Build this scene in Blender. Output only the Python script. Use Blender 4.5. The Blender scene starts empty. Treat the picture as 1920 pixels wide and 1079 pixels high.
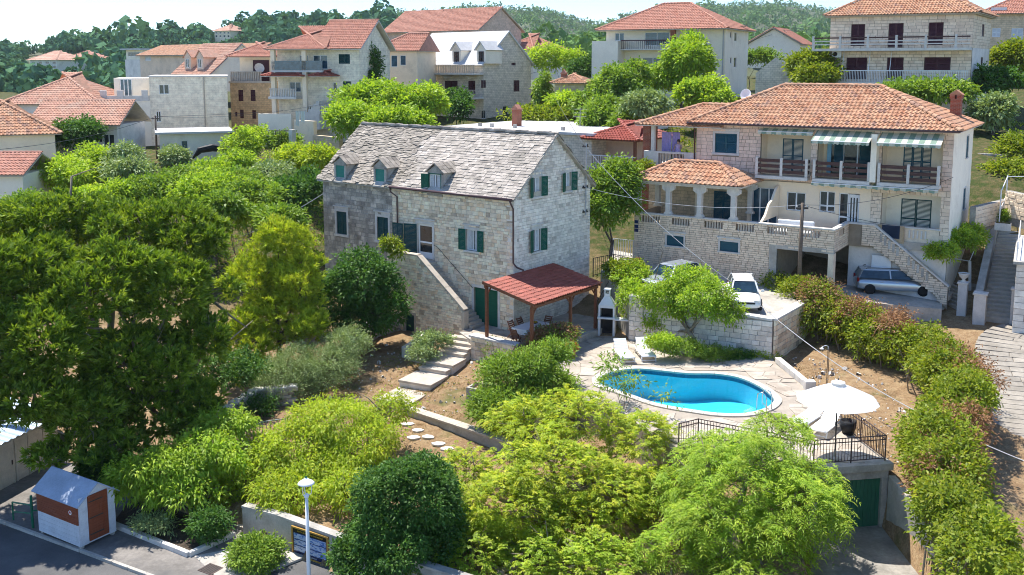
import bpy, math, random
import numpy as np
from mathutils import Vector, Matrix
R = math.radians
scene = bpy.context.scene
col = scene.collection
rng = np.random.default_rng(7)
random.seed(11)
# ------------------------------------------------------------------ camera
FPX, PCX, PCY, HZ, CAMH = 1850.0, 960.0, 370.0, 119.0, 15.0
PITCH = math.atan((PCY - HZ) / FPX)
cam_d = bpy.data.cameras.new('camera')
cam_d.sensor_width = 36.0
cam_d.lens = FPX / 1920 * 36
cam_d.shift_y = -(539.5 - PCY) / 1920
cam_d.clip_end = 6000
cam = bpy.data.objects.new('camera', cam_d)
cam.location = (0, 0, CAMH)
cam.rotation_euler = (math.pi / 2 - PITCH, 0, 0)
col.objects.link(cam)
scene.camera = cam
# ------------------------------------------------------------------ sky and sun
SUN = Vector((-0.27, 0.34, 1.0)).normalized()
SUN_EL = math.asin(SUN.z)
world = bpy.data.worlds.new('World')
scene.world = world
world.use_nodes = True
wn, wl = world.node_tree.nodes, world.node_tree.links
wn.clear()
w_out = wn.new('ShaderNodeOutputWorld')
w_bg = wn.new('ShaderNodeBackground')
sky = wn.new('ShaderNodeTexSky')
sky.sky_type = 'NISHITA'
sky.sun_disc = False
sky.sun_elevation = SUN_EL
sky.sun_rotation = math.atan2(SUN.x, SUN.y)
sky.altitude = 300
sky.air_density = 0.8
sky.dust_density = 0.15
sky.ozone_density = 3.0
w_bg.inputs['Strength'].default_value = 0.065
# a few faint fair-weather clouds, soft noise on the view direction
tc = wn.new('ShaderNodeTexCoord')
mp = wn.new('ShaderNodeMapping'); mp.inputs['Scale'].default_value = (7, 7, 34)
mp.inputs['Location'].default_value = (3.1, 0.4, 1.3)
nz = wn.new('ShaderNodeTexNoise'); nz.inputs['Scale'].default_value = 1.0; nz.inputs['Detail'].default_value = 6
nz.inputs['Roughness'].default_value = 0.6
rp = wn.new('ShaderNodeValToRGB'); rp.color_ramp.elements[0].position = 0.66; rp.color_ramp.elements[1].position = 0.86
mx = wn.new('ShaderNodeMixRGB'); mx.inputs['Color2'].default_value = (9.0, 9.0, 9.2, 1)
wl.new(tc.outputs['Generated'], mp.inputs['Vector']); wl.new(mp.outputs['Vector'], nz.inputs['Vector'])
wl.new(nz.outputs['Fac'], rp.inputs['Fac']); wl.new(rp.outputs['Color'], mx.inputs['Fac'])
tn = wn.new('ShaderNodeMixRGB'); tn.blend_type = 'MULTIPLY'; tn.inputs['Fac'].default_value = 1.0; tn.inputs['Color2'].default_value = (.80, .93, 1.05, 1)
wl.new(sky.outputs['Color'], tn.inputs['Color1']); wl.new(tn.outputs['Color'], mx.inputs['Color1']); wl.new(mx.outputs['Color'], w_bg.inputs['Color'])
wl.new(w_bg.outputs['Background'], w_out.inputs['Surface'])
sun_d = bpy.data.lights.new('sun', 'SUN')
sun_d.energy = 2.05
sun_d.angle = R(0.53)
sun_d.color = (1.0, 0.96, 0.89)
sun = bpy.data.objects.new('sun', sun_d)
sun.rotation_euler = (-SUN).to_track_quat('-Z', 'Y').to_euler()
sun.location = (-30, 40, 80)
col.objects.link(sun)
vs = scene.view_settings
vs.view_transform = 'Standard'
vs.look = 'None'
vs.exposure = 1.95
vs.gamma = 1.0
vs.use_curve_mapping = False
cy = scene.cycles
cy.use_denoising = True
cy.denoiser = 'OPENIMAGEDENOISE'
cy.denoising_prefilter = 'ACCURATE'
cy.filter_width = 1.0
cy.use_adaptive_sampling = True
cy.adaptive_threshold = 0.015
cy.max_bounces = 6
cy.volume_bounces = 0
cy.volume_max_steps = 64
cy.diffuse_bounces = 4
cy.glossy_bounces = 2
cy.transmission_bounces = 4
cy.transparent_max_bounces = 6
cy.caustics_reflective = False
cy.caustics_refractive = False
cy.sample_clamp_indirect = 6.0
# ------------------------------------------------------------------ picking helpers (photo pixel -> place on the ground)
_F = np.array([0, math.cos(PITCH), -math.sin(PITCH)]); _U = np.array([0, math.sin(PITCH), math.cos(PITCH)])
_C = np.array([0, 0, CAMH])
def ray(u, v): return _F + np.array([(u - PCX) / FPX, 0, 0]) - _U * (v - PCY) / FPX
def G(u, v, z):
 d = ray(u, v); return _C + d * ((z - CAMH) / d[2])
def GY(u, v, y):
 d = ray(u, v); return _C + d * (y / d[1])
def proj(P):
 P = np.asarray(P, float) - _C
 w = P @ _F
 return np.stack([PCX + FPX * P[..., 0] / w, PCY - FPX * (P @ _U) / w, w], -1)
# ------------------------------------------------------------------ object helpers
def link(o, parent=None):
 col.objects.link(o)
 if parent is not None: o.parent = parent
 return o
def tag(o, label=None, cat=None, group=None, kind=None):
 if label: o['label'] = label
 if cat: o['category'] = cat
 if group: o['group'] = group
 if kind: o['kind'] = kind
 return o
def thing(name, label, cat, loc=(0, 0, 0), rz=0.0, group=None):
 o = bpy.data.objects.new(name, None)
 o.empty_display_size = 0.3
 o.location = tuple(float(c) for c in loc); o.rotation_euler = (0, 0, rz)
 link(o); return tag(o, label, cat, group)
def copy_tree(o, parent=None):
 c = o.copy(); col.objects.link(c); c.parent = parent
 for ch in [k for k in bpy.data.objects if k.parent == o]: copy_tree(ch, c)
 return c
def wmat(o):
 m = o.matrix_basis.copy()
 while o.parent is not None:
  o = o.parent; m = o.matrix_basis @ m
 return m
I3 = np.eye(3)
class MB:
 def __init__(s, fr=None):
  s.v = []; s.f = []; s.fr = fr
 def _add(s, pts, faces):
  n = len(s.v)
  if s.fr is not None:
   o, A = s.fr
   pts = np.asarray(pts, float) @ A + o
  s.v.extend([tuple(map(float, p)) for p in pts]); s.f.extend([tuple(i + n for i in f) for f in faces])
  return s
 BOXF = [(0, 3, 2, 1), (4, 5, 6, 7), (0, 1, 5, 4), (1, 2, 6, 5), (2, 3, 7, 6), (3, 0, 4, 7)]
 def box(s, x0, x1, y0, y1, z0, z1):
  x0, x1 = min(x0, x1), max(x0, x1); y0, y1 = min(y0, y1), max(y0, y1); z0, z1 = min(z0, z1), max(z0, z1)
  return s._add([(x0, y0, z0), (x1, y0, z0), (x1, y1, z0), (x0, y1, z0), (x0, y0, z1), (x1, y0, z1), (x1, y1, z1), (x0, y1, z1)], s.BOXF)
 def obox(s, c, size, rot=(0, 0, 0)):
  m = np.array(Matrix.Rotation(rot[2], 3, 'Z') @ Matrix.Rotation(rot[1], 3, 'Y') @ Matrix.Rotation(rot[0], 3, 'X'))
  h = np.array(size) / 2
  p = np.array([(-1, -1, -1), (1, -1, -1), (1, 1, -1), (-1, 1, -1), (-1, -1, 1), (1, -1, 1), (1, 1, 1), (-1, 1, 1)]) * h
  return s._add(p @ m.T + np.array(c), s.BOXF)
 def bar(s, a, b, w, h, up=(0, 0, 1)):
  a = np.array(a, float); b = np.array(b, float); d = b - a; L = np.linalg.norm(d); d = d / L
  up = np.array(up, float); x = np.cross(d, up); nx = np.linalg.norm(x)
  x = np.array([1., 0, 0]) if nx < 1e-6 else x / nx
  u = np.cross(x, d)
  p = [a + x * sx * w / 2 + u * su * h / 2 for sx, su in ((-1, -1), (1, -1), (1, 1), (-1, 1))]
  q = [k + d * L for k in p]
  return s._add(p + q, s.BOXF)
 def quad(s, *p): return s._add(p, [tuple(range(len(p)))])
 def prism(s, poly, z0, z1):
  n = len(poly)
  zz0 = z0 if hasattr(z0, '__len__') else [z0] * n
  zz1 = z1 if hasattr(z1, '__len__') else [z1] * n
  pts = [(p[0], p[1], zz0[i]) for i, p in enumerate(poly)] + [(p[0], p[1], zz1[i]) for i, p in enumerate(poly)]
  f = [tuple(range(n - 1, -1, -1)), tuple(range(n, 2 * n))] + [(i, (i + 1) % n, n + (i + 1) % n, n + i) for i in range(n)]
  return s._add(pts, f)
 def vprism(s, poly, y0, y1):
  n = len(poly)
  pts = [(p[0], y0, p[1]) for p in poly] + [(p[0], y1, p[1]) for p in poly]
  f = [tuple(range(n)), tuple(range(2 * n - 1, n - 1, -1))] + [(i, n + i, n + (i + 1) % n, (i + 1) % n) for i in range(n)]
  return s._add(pts, f)
 def tube(s, path, r, n=6, cap=True):
  path = [np.array(p, float) for p in path]; m = len(path)
  rr = r if hasattr(r, '__len__') else [r] * m
  pts = []; x = None
  for i in range(m):
   d = path[min(i + 1, m - 1)] - path[max(i - 1, 0)]; d = d / (np.linalg.norm(d) + 1e-9)
   if x is None:
    x = np.cross(d, (0, 0, 1.0))
    if np.linalg.norm(x) < 1e-3: x = np.array([1.0, 0, 0])
   x = x - d * (x @ d); x = x / (np.linalg.norm(x) + 1e-9); y = np.cross(d, x)
   for k in range(n):
    a = 2 * math.pi * k / n
    pts.append(path[i] + (x * math.cos(a) + y * math.sin(a)) * rr[i])
  f = [(i * n + k, i * n + (k + 1) % n, (i + 1) * n + (k + 1) % n, (i + 1) * n + k) for i in range(m - 1) for k in range(n)]
  if cap: f += [tuple(range(n - 1, -1, -1)), tuple((m - 1) * n + k for k in range(n))]
  return s._add(pts, f)
 def lathe(s, prof, n=16, c=(0, 0, 0), cap=True):
  pts = []
  for r, z in prof:
   for k in range(n):
    a = 2 * math.pi * k / n; pts.append((c[0] + r * math.cos(a), c[1] + r * math.sin(a), c[2] + z))
  m = len(prof)
  f = [(i * n + k, i * n + (k + 1) % n, (i + 1) * n + (k + 1) % n, (i + 1) * n + k) for i in range(m - 1) for k in range(n)]
  if cap: f += [tuple(range(n - 1, -1, -1)), tuple((m - 1) * n + k for k in range(n))]
  return s._add(pts, f)
 def mesh(s, name):
  me = bpy.data.meshes.new(name); me.from_pydata(s.v, [], s.f); me.update(); return me
 def build(s, name, mat, parent=None, smooth=False, bevel=0.0, label=None):
  me = s.mesh(name)
  if mat: me.materials.append(mat)
  if smooth: me.polygons.foreach_set('use_smooth', [True] * len(me.polygons))
  o = bpy.data.objects.new(name, me); link(o, parent)
  if bevel:
   b = o.modifiers.new('bevel', 'BEVEL'); b.width = bevel; b.segments = 2; b.limit_method = 'ANGLE'; b.angle_limit = R(40)
  if label: o['label'] = label
  return o
def frame(o, x, y):
 x = np.array(x, float); y = np.array(y, float); return (np.array(o, float), np.array([x, y, np.cross(x, y)]))
def np_mesh(name, verts, quads, mat, parent=None, attr=None, smooth=False):
 me = bpy.data.meshes.new(name)
 verts = np.asarray(verts, np.float32).reshape(-1, 3); quads = np.asarray(quads, np.int32)
 n, k = quads.shape
 me.vertices.add(len(verts)); me.vertices.foreach_set('co', verts.ravel())
 me.loops.add(n * k); me.loops.foreach_set('vertex_index', quads.ravel())
 me.polygons.add(n); me.polygons.foreach_set('loop_start', np.arange(0, n * k, k, dtype=np.int32))
 if smooth: me.polygons.foreach_set('use_smooth', np.ones(n, bool))
 if attr is not None:
  a = me.attributes.new('rnd', 'FLOAT', 'FACE'); a.data.foreach_set('value', np.asarray(attr, np.float32))
 if isinstance(mat, (list, tuple)):
  for q in mat: me.materials.append(q)
 elif mat: me.materials.append(mat)
 me.update(calc_edges=True)
 o = bpy.data.objects.new(name, me); link(o, parent); return o
# ---- pieces: one prototype, many placements; the largest on screen become objects, the rest one joined part
def pieces(name, proto, mats, mat, parent, limit=300, facing=None):
 T = np.asarray(mats, float)
 if len(T) == 0: return
 W = np.array(wmat(parent)) if parent is not None else np.eye(4)
 cen = (T[:, :3, 3] @ W[:3, :3].T) + W[:3, 3]
 p = proj(cen)
 vol = np.sort(np.linalg.norm(T[:, :3, :3], axis=1), axis=1)
 area = vol[:, 2] * vol[:, 1] * (FPX / np.maximum(p[:, 2], 1)) ** 2
 ok = (p[:, 0] > 0) & (p[:, 0] < 1920) & (p[:, 1] > 0) & (p[:, 1] < 1079)
 score = np.where(ok, area, area * 1e-3)
 if facing is not None:
  nw = np.asarray(facing, float)
  nw = (nw if nw.ndim == 2 else np.repeat(nw[None], len(T), 0)) @ W[:3, :3].T
  score = np.where(((_C - cen) * nw).sum(1) > 0, score, score * 1e-4)
 order = np.argsort(-score)
 big = set(order[:limit].tolist()) if limit else set()
 mes = []
 for v, f in proto:
  me = bpy.data.meshes.new(name); me.from_pydata([tuple(map(float, k)) for k in v], [], f); me.materials.append(mat); me.update(); mes.append(me)
 nv = len(proto)
 rest = [[] for _ in range(nv)]
 for i in range(len(T)):
  k = (i * 7919) % nv
  if i in big:
   o = bpy.data.objects.new(name, mes[k]); col.objects.link(o); o.parent = parent; o.matrix_basis = Matrix(T[i].tolist())
  else: rest[k].append(i)
 V = []; Q = {3: [], 4: [], 5: [], 6: [], 8: []}; base = 0; fl = []
 for k in range(nv):
  if not rest[k]: continue
  v = np.asarray(proto[k][0], float); Tk = T[rest[k]]
  vv = np.einsum('nij,pj->npi', Tk[:, :3, :3], v) + Tk[:, None, :3, 3]
  for i in range(len(Tk)):
   off = base + i * len(v)
   fl.extend([tuple(a + off for a in f) for f in proto[k][1]])
  V.append(vv.reshape(-1, 3)); base += len(Tk) * len(v)
 if V:
  me = bpy.data.meshes.new(name + '_mass'); me.from_pydata(np.concatenate(V).tolist(), [], fl); me.materials.append(mat); me.update()
  o = bpy.data.objects.new(name, me); link(o, parent); o['kind'] = 'stuff'
def tmat(o, x, y, z):
 m = np.eye(4); m[:3, 0] = x; m[:3, 1] = y; m[:3, 2] = z; m[:3, 3] = o; return m
def stone_proto(seed, b=0.13, jit=0.06):
 r = np.random.default_rng(seed)
 def ring(s, y):
  return [(sx * s + r.uniform(-jit, jit) * .5, y + r.uniform(-jit, jit), sz * s + r.uniform(-jit, jit) * .5) for sx, sz in ((-.5, -.5), (.5, -.5), (.5, .5), (-.5, .5))]
 v = [(sx * .5, .5, sz * .5) for sx, sz in ((-1, -1), (1, -1), (1, 1), (-1, 1))] + ring(1.0, -.28) + ring(1 - b, -.5)
 f = [(0, 4, 5, 1), (1, 5, 6, 2), (2, 6, 7, 3), (3, 7, 4, 0), (4, 8, 9, 5), (5, 9, 10, 6), (6, 10, 11, 7), (7, 11, 8, 4), (8, 11, 10, 9)]
 return (np.array(v), [tuple(reversed(k)) for k in f])
STONES = [stone_proto(i, 0.14, 0.07) for i in range(8)]
ASHLAR = [stone_proto(i + 50, 0.05, 0.015) for i in range(3)]
def in_poly(x, z, poly):
 c = False; n = len(poly)
 for i in range(n):
  x1, z1 = poly[i]; x2, z2 = poly[(i + 1) % n]
  if (z1 > z) != (z2 > z) and x < (x2 - x1) * (z - z1) / (z2 - z1) + x1: c = not c
 return c
def stone_wall(fr, rect, parent, mat, holes=(), poly=None, ch=(.15, .25), cw=(.2, .45), depth=.10, proud=.035, joint=.014,
   limit=120, name='stone', protos=None, jitter=.02, seed=0, collect=None):
 r = np.random.default_rng(seed + 5); o, A = fr
 x0, x1, z0, z1 = rect; T = []; z = z0
 while z < z1 - .04:
  h = min(r.uniform(*ch), z1 - z)
  if z1 - z - h < ch[0] * .6: h = z1 - z
  x = x0 + 0.0
  while x < x1 - .02:
   w = min(r.uniform(*cw), x1 - x)
   if x1 - x - w < cw[0] * .6: w = x1 - x
   segs = [(x, x + w)]
   for (a0, a1, b0, b1) in holes:
    if z + h * .5 > b0 and z + h * .5 < b1:
     ns = []
     for (s0, s1) in segs:
      if a1 <= s0 or a0 >= s1: ns.append((s0, s1)); continue
      if s0 < a0: ns.append((s0, a0))
      if s1 > a1: ns.append((a1, s1))
     segs = ns
   for (s0, s1) in segs:
    if s1 - s0 < .05: continue
    cx, cz = (s0 + s1) / 2, z + h / 2
    if poly is not None and not (in_poly(cx, cz, poly) and in_poly(cx, z + h * .85, poly)): continue
    a = r.normal(0, jitter)
    pr = proud + r.uniform(-.5, .6) * proud
    w_, h_ = s1 - s0 - joint, h - joint
    X = (A[0] * math.cos(a) + A[2] * math.sin(a)); Z = (-A[0] * math.sin(a) + A[2] * math.cos(a))
    T.append(tmat(o + A[0] * cx + A[2] * cz + A[1] * (depth / 2 - pr), X * w_, A[1] * depth, Z * h_))
   x += w
  z += h
 if collect is not None: collect.extend(T); return
 pieces(name, protos or STONES, T, mat, parent, limit, facing=-A[1])
def wall_sheet(mb, rect, holes=(), reveal=.18, top_poly=None):
 x0, x1, z0, z1 = rect
 xs = sorted({x0, x1, *[min(max(h[0], x0), x1) for h in holes], *[min(max(h[1], x0), x1) for h in holes]})
 zs = sorted({z0, z1, *[min(max(h[2], z0), z1) for h in holes], *[min(max(h[3], z0), z1) for h in holes]})
 for i in range(len(xs) - 1):
  for j in range(len(zs) - 1):
   a, b, c, d = xs[i], xs[i + 1], zs[j], zs[j + 1]
   if b - a < 1e-5 or d - c < 1e-5: continue
   mx_, mz_ = (a + b) / 2, (c + d) / 2
   if any(h[0] < mx_ < h[1] and h[2] < mz_ < h[3] for h in holes): continue
   mb.quad((a, 0, c), (b, 0, c), (b, 0, d), (a, 0, d))
 for (a, b, c, d) in holes:
  mb.quad((a, 0, c), (a, 0, d), (a, reveal, d), (a, reveal, c))
  mb.quad((b, 0, c), (b, reveal, c), (b, reveal, d), (b, 0, d))
  mb.quad((a, 0, c), (a, reveal, c), (b, reveal, c), (b, 0, c))
  mb.quad((a, 0, d), (b, 0, d), (b, reveal, d), (a, reveal, d))
 if top_poly: mb.quad(*[(p[0], 0, p[1]) for p in top_poly])
 return mb
# ------------------------------------------------------------------ materials (all procedural)
def nt_new(name):
 m = bpy.data.materials.new(name); m.use_nodes = True
 t = m.node_tree; t.nodes.clear(); return m, t
def N(t, kind, **kw):
 n = t.nodes.new('ShaderNode' + kind)
 for k, v in kw.items():
  if k.startswith('i_'):
   key = k[2:]; key = int(key) if key.isdigit() else key.replace('_', ' ')
   n.inputs[key].default_value = v
  else: setattr(n, k, v)
 return n
def L(t, a, b): t.links.new(a, b)
def ramp(t, cols, fac, interp='LINEAR'):
 r = N(t, 'ValToRGB'); r.color_ramp.interpolation = interp
 e = r.color_ramp.elements
 n = len(cols)
 while len(e) < n: e.new(0.5)
 for i, c in enumerate(cols):
  p = i / max(1, n - 1)
  if len(c) == 2: p, c = c
  e[i].position = p; e[i].color = (*c, 1)
 if fac is not None: L(t, fac, r.inputs['Fac'])
 return r
def piece_random(t):
 oi = N(t, 'ObjectInfo'); gi = N(t, 'NewGeometry')
 a = N(t, 'Math', operation='ADD'); f = N(t, 'Math', operation='FRACT')
 L(t, oi.outputs['Random'], a.inputs[0]); L(t, gi.outputs['Random Per Island'], a.inputs[1]); L(t, a.outputs[0], f.inputs[0])
 return f.outputs[0]
def noise(t, scale, detail=4, rough=.6, vec=None, stretch=None):
 n = N(t, 'TexNoise', i_Scale=scale, i_Detail=detail, i_Roughness=rough)
 if vec is None: vec = N(t, 'NewGeometry').outputs['Position']
 if stretch is not None:
  mp = N(t, 'Mapping'); mp.inputs['Scale'].default_value = stretch; L(t, vec, mp.inputs['Vector']); vec = mp.outputs['Vector']
 L(t, vec, n.inputs['Vector']); return n.outputs['Fac']
def mul_noise(t, colour, fac, lo, hi):
 mr = N(t, 'MapRange', i_From_Min=.3, i_From_Max=.7, i_To_Min=lo, i_To_Max=hi); L(t, fac, mr.inputs['Value'])
 mm = N(t, 'MixRGB', blend_type='MULTIPLY', i_Fac=1.0); L(t, colour, mm.inputs['Color1']); L(t, mr.outputs['Result'], mm.inputs['Color2'])
 return mm.outputs['Color']
def mixc(t, a, b, fac):
 m = N(t, 'MixRGB');
 for s, k in ((a, 'Color1'), (b, 'Color2')):
  if isinstance(s, tuple): m.inputs[k].default_value = (*s, 1)
  else: L(t, s, m.inputs[k])
 if isinstance(fac, float): m.inputs['Fac'].default_value = fac
 else: L(t, fac, m.inputs['Fac'])
 return m.outputs['Color']
def step(t, v, a, b):
 mr = N(t, 'MapRange', i_From_Min=a, i_From_Max=b); mr.clamp = True; L(t, v, mr.inputs['Value']); return mr.outputs['Result']
def finish(t, m, colour, rough=.8, bump=None, metallic=0.0, spec=.3, coat=0.0):
 b = N(t, 'BsdfPrincipled', i_Roughness=rough, i_Metallic=metallic)
 b.inputs['Specular IOR Level'].default_value = spec
 b.inputs['Coat Weight'].default_value = coat
 if isinstance(colour, tuple): b.inputs['Base Color'].default_value = (*colour, 1)
 else: L(t, colour, b.inputs['Base Color'])
 if bump:
  fac, st, dist = bump
  bp = N(t, 'Bump', i_Strength=st, i_Distance=dist); L(t, fac, bp.inputs['Height']); L(t, bp.outputs['Normal'], b.inputs['Normal'])
 o = N(t, 'OutputMaterial'); L(t, b.outputs['BSDF'], o.inputs['Surface']); return m
def pm(name, cols, rough=.8, rnd=True, ns=3.0, na=.25, bs=30, bst=.4, bd=.01, spec=.3, dirt=None, metallic=0.0):
 m, t = nt_new(name)
 if len(cols) == 1: c = N(t, 'RGB'); c.outputs[0].default_value = (*cols[0], 1); c = c.outputs[0]
 else: c = ramp(t, cols, piece_random(t) if rnd else step(t, noise(t, ns * .6), .35, .65)).outputs['Color']
 c = mul_noise(t, c, noise(t, ns), 1 - na, 1 + na)
 c = mul_noise(t, c, noise(t, ns * 9, 3), 1 - na * .5, 1 + na * .5)
 if dirt:
  dc, sc, lo, hi = dirt
  c = mixc(t, c, dc, step(t, noise(t, sc, 5, .65), lo, hi))
 return finish(t, m, c, rough, (noise(t, bs, 4), bst, bd) if bst else None, metallic, spec)
def brickmat(name, c1, c2, mortar, bw=.45, bh=.2, rough=.85, mort=.012, na=.2, bump=.5, axis='XZ'):
 m, t = nt_new(name)
 tc = N(t, 'TexCoord'); sp = N(t, 'SeparateXYZ'); L(t, tc.outputs['Object'], sp.inputs[0])
 cb = N(t, 'CombineXYZ'); ad = N(t, 'Math', operation='ADD')
 L(t, sp.outputs['X'], ad.inputs[0]); L(t, sp.outputs['Y'], ad.inputs[1]); L(t, ad.outputs[0], cb.inputs['X']); L(t, sp.outputs['Z'], cb.inputs['Y'])
 b = N(t, 'TexBrick', i_Scale=1.0); b.offset = .5
 b.inputs['Brick Width'].default_value = bw; b.inputs['Row Height'].default_value = bh; b.inputs['Mortar Size'].default_value = mort
 b.inputs['Color1'].default_value = (*c1, 1); b.inputs['Color2'].default_value = (*c2, 1); b.inputs['Mortar'].default_value = (*mortar, 1)
 L(t, cb.outputs[0], b.inputs['Vector'])
 c = mul_noise(t, b.outputs['Color'], noise(t, 2.0), 1 - na, 1 + na)
 c = mul_noise(t, c, noise(t, 18.0), .88, 1.1)
 return finish(t, m, c, rough, (b.outputs['Fac'], -bump, .02))
def plank_mat(name, c, c2, rough=.55, sx=(3, 3, 30)):
 m, t = nt_new(name)
 tc = N(t, 'TexCoord')
 n = noise(t, 1.0, 5, .6, tc.outputs['Object'], sx)
 k = mixc(t, c, c2, step(t, n, .35, .7))
 return finish(t, m, k, rough, (n, .3, .004))
def leafmat(name, cols, trans=.42, rough=.5, tint=(1.25, 1.25, .55), spec=.25):
 m, t = nt_new(name)
 at = N(t, 'Attribute', attribute_name='rnd')
 c = ramp(t, cols, at.outputs['Fac']).outputs['Color']
 c = mul_noise(t, c, noise(t, .9, 2), .8, 1.2)
 b = N(t, 'BsdfPrincipled', i_Roughness=rough); b.inputs['Specular IOR Level'].default_value = spec
 L(t, c, b.inputs['Base Color'])
 tr = N(t, 'BsdfTranslucent')
 tt = N(t, 'MixRGB', blend_type='MULTIPLY', i_Fac=1.0); tt.inputs['Color2'].default_value = (*tint, 1); L(t, c, tt.inputs['Color1']); L(t, tt.outputs[0], tr.inputs['Color'])
 ms = N(t, 'MixShader', i_Fac=trans); L(t, b.outputs[0], ms.inputs[1]); L(t, tr.outputs[0], ms.inputs[2])
 o = N(t, 'OutputMaterial'); L(t, ms.outputs[0], o.inputs['Surface']); return m
def glass_mat(name, c=(.02, .03, .035), rough=.06):
 m, t = nt_new(name)
 return finish(t, m, mul_noise(t, mixc(t, c, c, .5), noise(t, 3.0), .7, 1.5), rough, None, 0, .8)
def striped(name, a, b, period, axis='X', rough=.8):
 m, t = nt_new(name)
 tc = N(t, 'TexCoord'); sp = N(t, 'SeparateXYZ'); L(t, tc.outputs['Object'], sp.inputs[0])
 md = N(t, 'Math', operation='FRACT'); dv = N(t, 'Math', operation='DIVIDE'); dv.inputs[1].default_value = period
 L(t, sp.outputs[axis], dv.inputs[0]); L(t, dv.outputs[0], md.inputs[0])
 gt = N(t, 'Math', operation='GREATER_THAN'); gt.inputs[1].default_value = .5; L(t, md.outputs[0], gt.inputs[0])
 c = mixc(t, a, b, gt.outputs[0])
 c = mul_noise(t, c, noise(t, 6), .9, 1.1)
 b_ = N(t, 'BsdfPrincipled', i_Roughness=rough); L(t, c, b_.inputs['Base Color'])
 tr = N(t, 'BsdfTranslucent'); L(t, c, tr.inputs['Color'])
 ms = N(t, 'MixShader', i_Fac=.25); L(t, b_.outputs[0], ms.inputs[1]); L(t, tr.outputs[0], ms.inputs[2])
 o = N(t, 'OutputMaterial'); L(t, ms.outputs[0], o.inputs['Surface']); return m
# stones and masonry
M = {}
M['mortar'] = pm('mortar', [(0.534, 0.462, 0.365)], ns=2, na=.15)
M['mortar_grey'] = pm('mortar_grey', [(.30, .28, .25)], ns=1.2, na=.35)
M['stone'] = pm('house_stone', [(0, (0.687, 0.535, 0.379)), (.25, (0.917, 0.760, 0.569)), (.5, (0.930, 0.834, 0.616)), (.72, (0.803, 0.664, 0.502)), (.88, (0.895, 0.664, 0.435)), (1, (0.458, 0.374, 0.284))], ns=3, na=.18, bs=22, bst=.7, bd=.02)
M['stone_white'] = pm('pale_stone', [(0, (0.700, 0.606, 0.512)), (.4, (0.869, 0.778, 0.667)), (.8, (0.930, 0.837, 0.724)), (1, (0.530, 0.454, 0.377))], ns=3, na=.15, bs=22, bst=.7, bd=.02)
M['stone_old'] = pm('old_stone', [(0, (0.317, 0.269, 0.222)), (.4, (0.430, 0.373, 0.311)), (.75, (0.522, 0.451, 0.369)), (1, (0.653, 0.563, 0.467))], ns=1.5, na=.35, bs=22, bst=.8, bd=.02, dirt=((0.158, 0.139, 0.123), .8, .5, .75))
M['stone_grey'] = pm('grey_rubble', [(0, (.30, .27, .23)), (.5, (.44, .40, .35)), (1, (.54, .50, .44))], ns=2, na=.3, bs=20, bst=.8, bd=.02)
M['ashlar'] = pm('ashlar_stone', [(0, (0.792, 0.626, 0.458)), (.5, (0.877, 0.715, 0.538)), (1, (0.706, 0.538, 0.394))], ns=3, na=.12, bs=30, bst=.4)
M['ashlar_pink'] = pm('pink_ashlar', [(0, (0.792, 0.580, 0.451)), (.5, (0.856, 0.646, 0.502)), (1, (0.706, 0.513, 0.400))], ns=3, na=.12, bs=30, bst=.4)
M['ashlar_mortar'] = pm('ashlar_joint', [(0.318, 0.255, 0.185)], ns=3, na=.15)
M['slab'] = pm('roof_slab_stone', [(0, (0.325, 0.283, 0.237)), (.3, (0.409, 0.357, 0.301)), (.7, (0.481, 0.420, 0.360)), (1, (0.241, 0.207, 0.177))], ns=1.6, na=.25, bs=18, bst=.7, bd=.02, dirt=((0.241, 0.213, 0.177), 1.1, .52, .72))
M['slab_old'] = pm('old_slab_stone', [(0, (0.256, 0.220, 0.177)), (.3, (0.322, 0.278, 0.226)), (.7, (0.379, 0.327, 0.270)), (1, (0.189, 0.161, 0.133))], ns=1.6, na=.25, bs=18, bst=.7, bd=.02, dirt=((0.189, 0.166, 0.133), 1.1, .52, .72))
M['limestone'] = pm('limestone', [(0.500, 0.431, 0.350)], ns=2.5, na=.14, bs=26, bst=.4)
M['limestone_white'] = pm('white_limestone', [(0.650, 0.606, 0.550)], ns=2.5, na=.12, bs=26, bst=.3)
M['paving'] = pm('deck_paving', [(0, (0.425, 0.360, 0.289)), (.35, (0.484, 0.413, 0.336)), (.7, (0.448, 0.389, 0.319)), (1, (0.366, 0.301, 0.236))], ns=1.4, na=.18, bs=16, bst=.5, dirt=((0.295, 0.236, 0.183), .9, .55, .75))
M['coping'] = pm('pool_coping', [(0.520, 0.481, 0.416)], ns=3, na=.1, bs=30, bst=.2)
M['concrete'] = pm('concrete', [(0.440, 0.407, 0.363)], ns=1.2, na=.25, bs=14, bst=.6, dirt=((0.286, 0.264, 0.231), 1.0, .5, .72))
M['concrete_light'] = pm('light_concrete', [(0.442, 0.408, 0.357)], ns=1.4, na=.2, bs=18, bst=.5, dirt=((0.306, 0.281, 0.238), 1.1, .52, .75))
M['render_white'] = pm('white_render', [(0.930, 0.839, 0.686)], ns=.8, na=.05, bs=40, bst=.15, dirt=((0.674, 0.580, 0.454), .5, .55, .8))
M['render_cream'] = pm('cream_render', [(0.912, 0.751, 0.554)], ns=.8, na=.05, bs=40, bst=.15, dirt=((0.668, 0.536, 0.388), .5, .55, .8))
M['render_pink'] = pm('pink_render', [(0.827, 0.608, 0.445)], ns=.8, na=.1, bs=40, bst=.15, dirt=((0.551, 0.392, 0.286), .5, .55, .8))
M['render_grey'] = pm('grey_render', [(0.770, 0.702, 0.640)], ns=.8, na=.12, bs=40, bst=.2, dirt=((0.490, 0.439, 0.389), .6, .5, .8))
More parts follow.
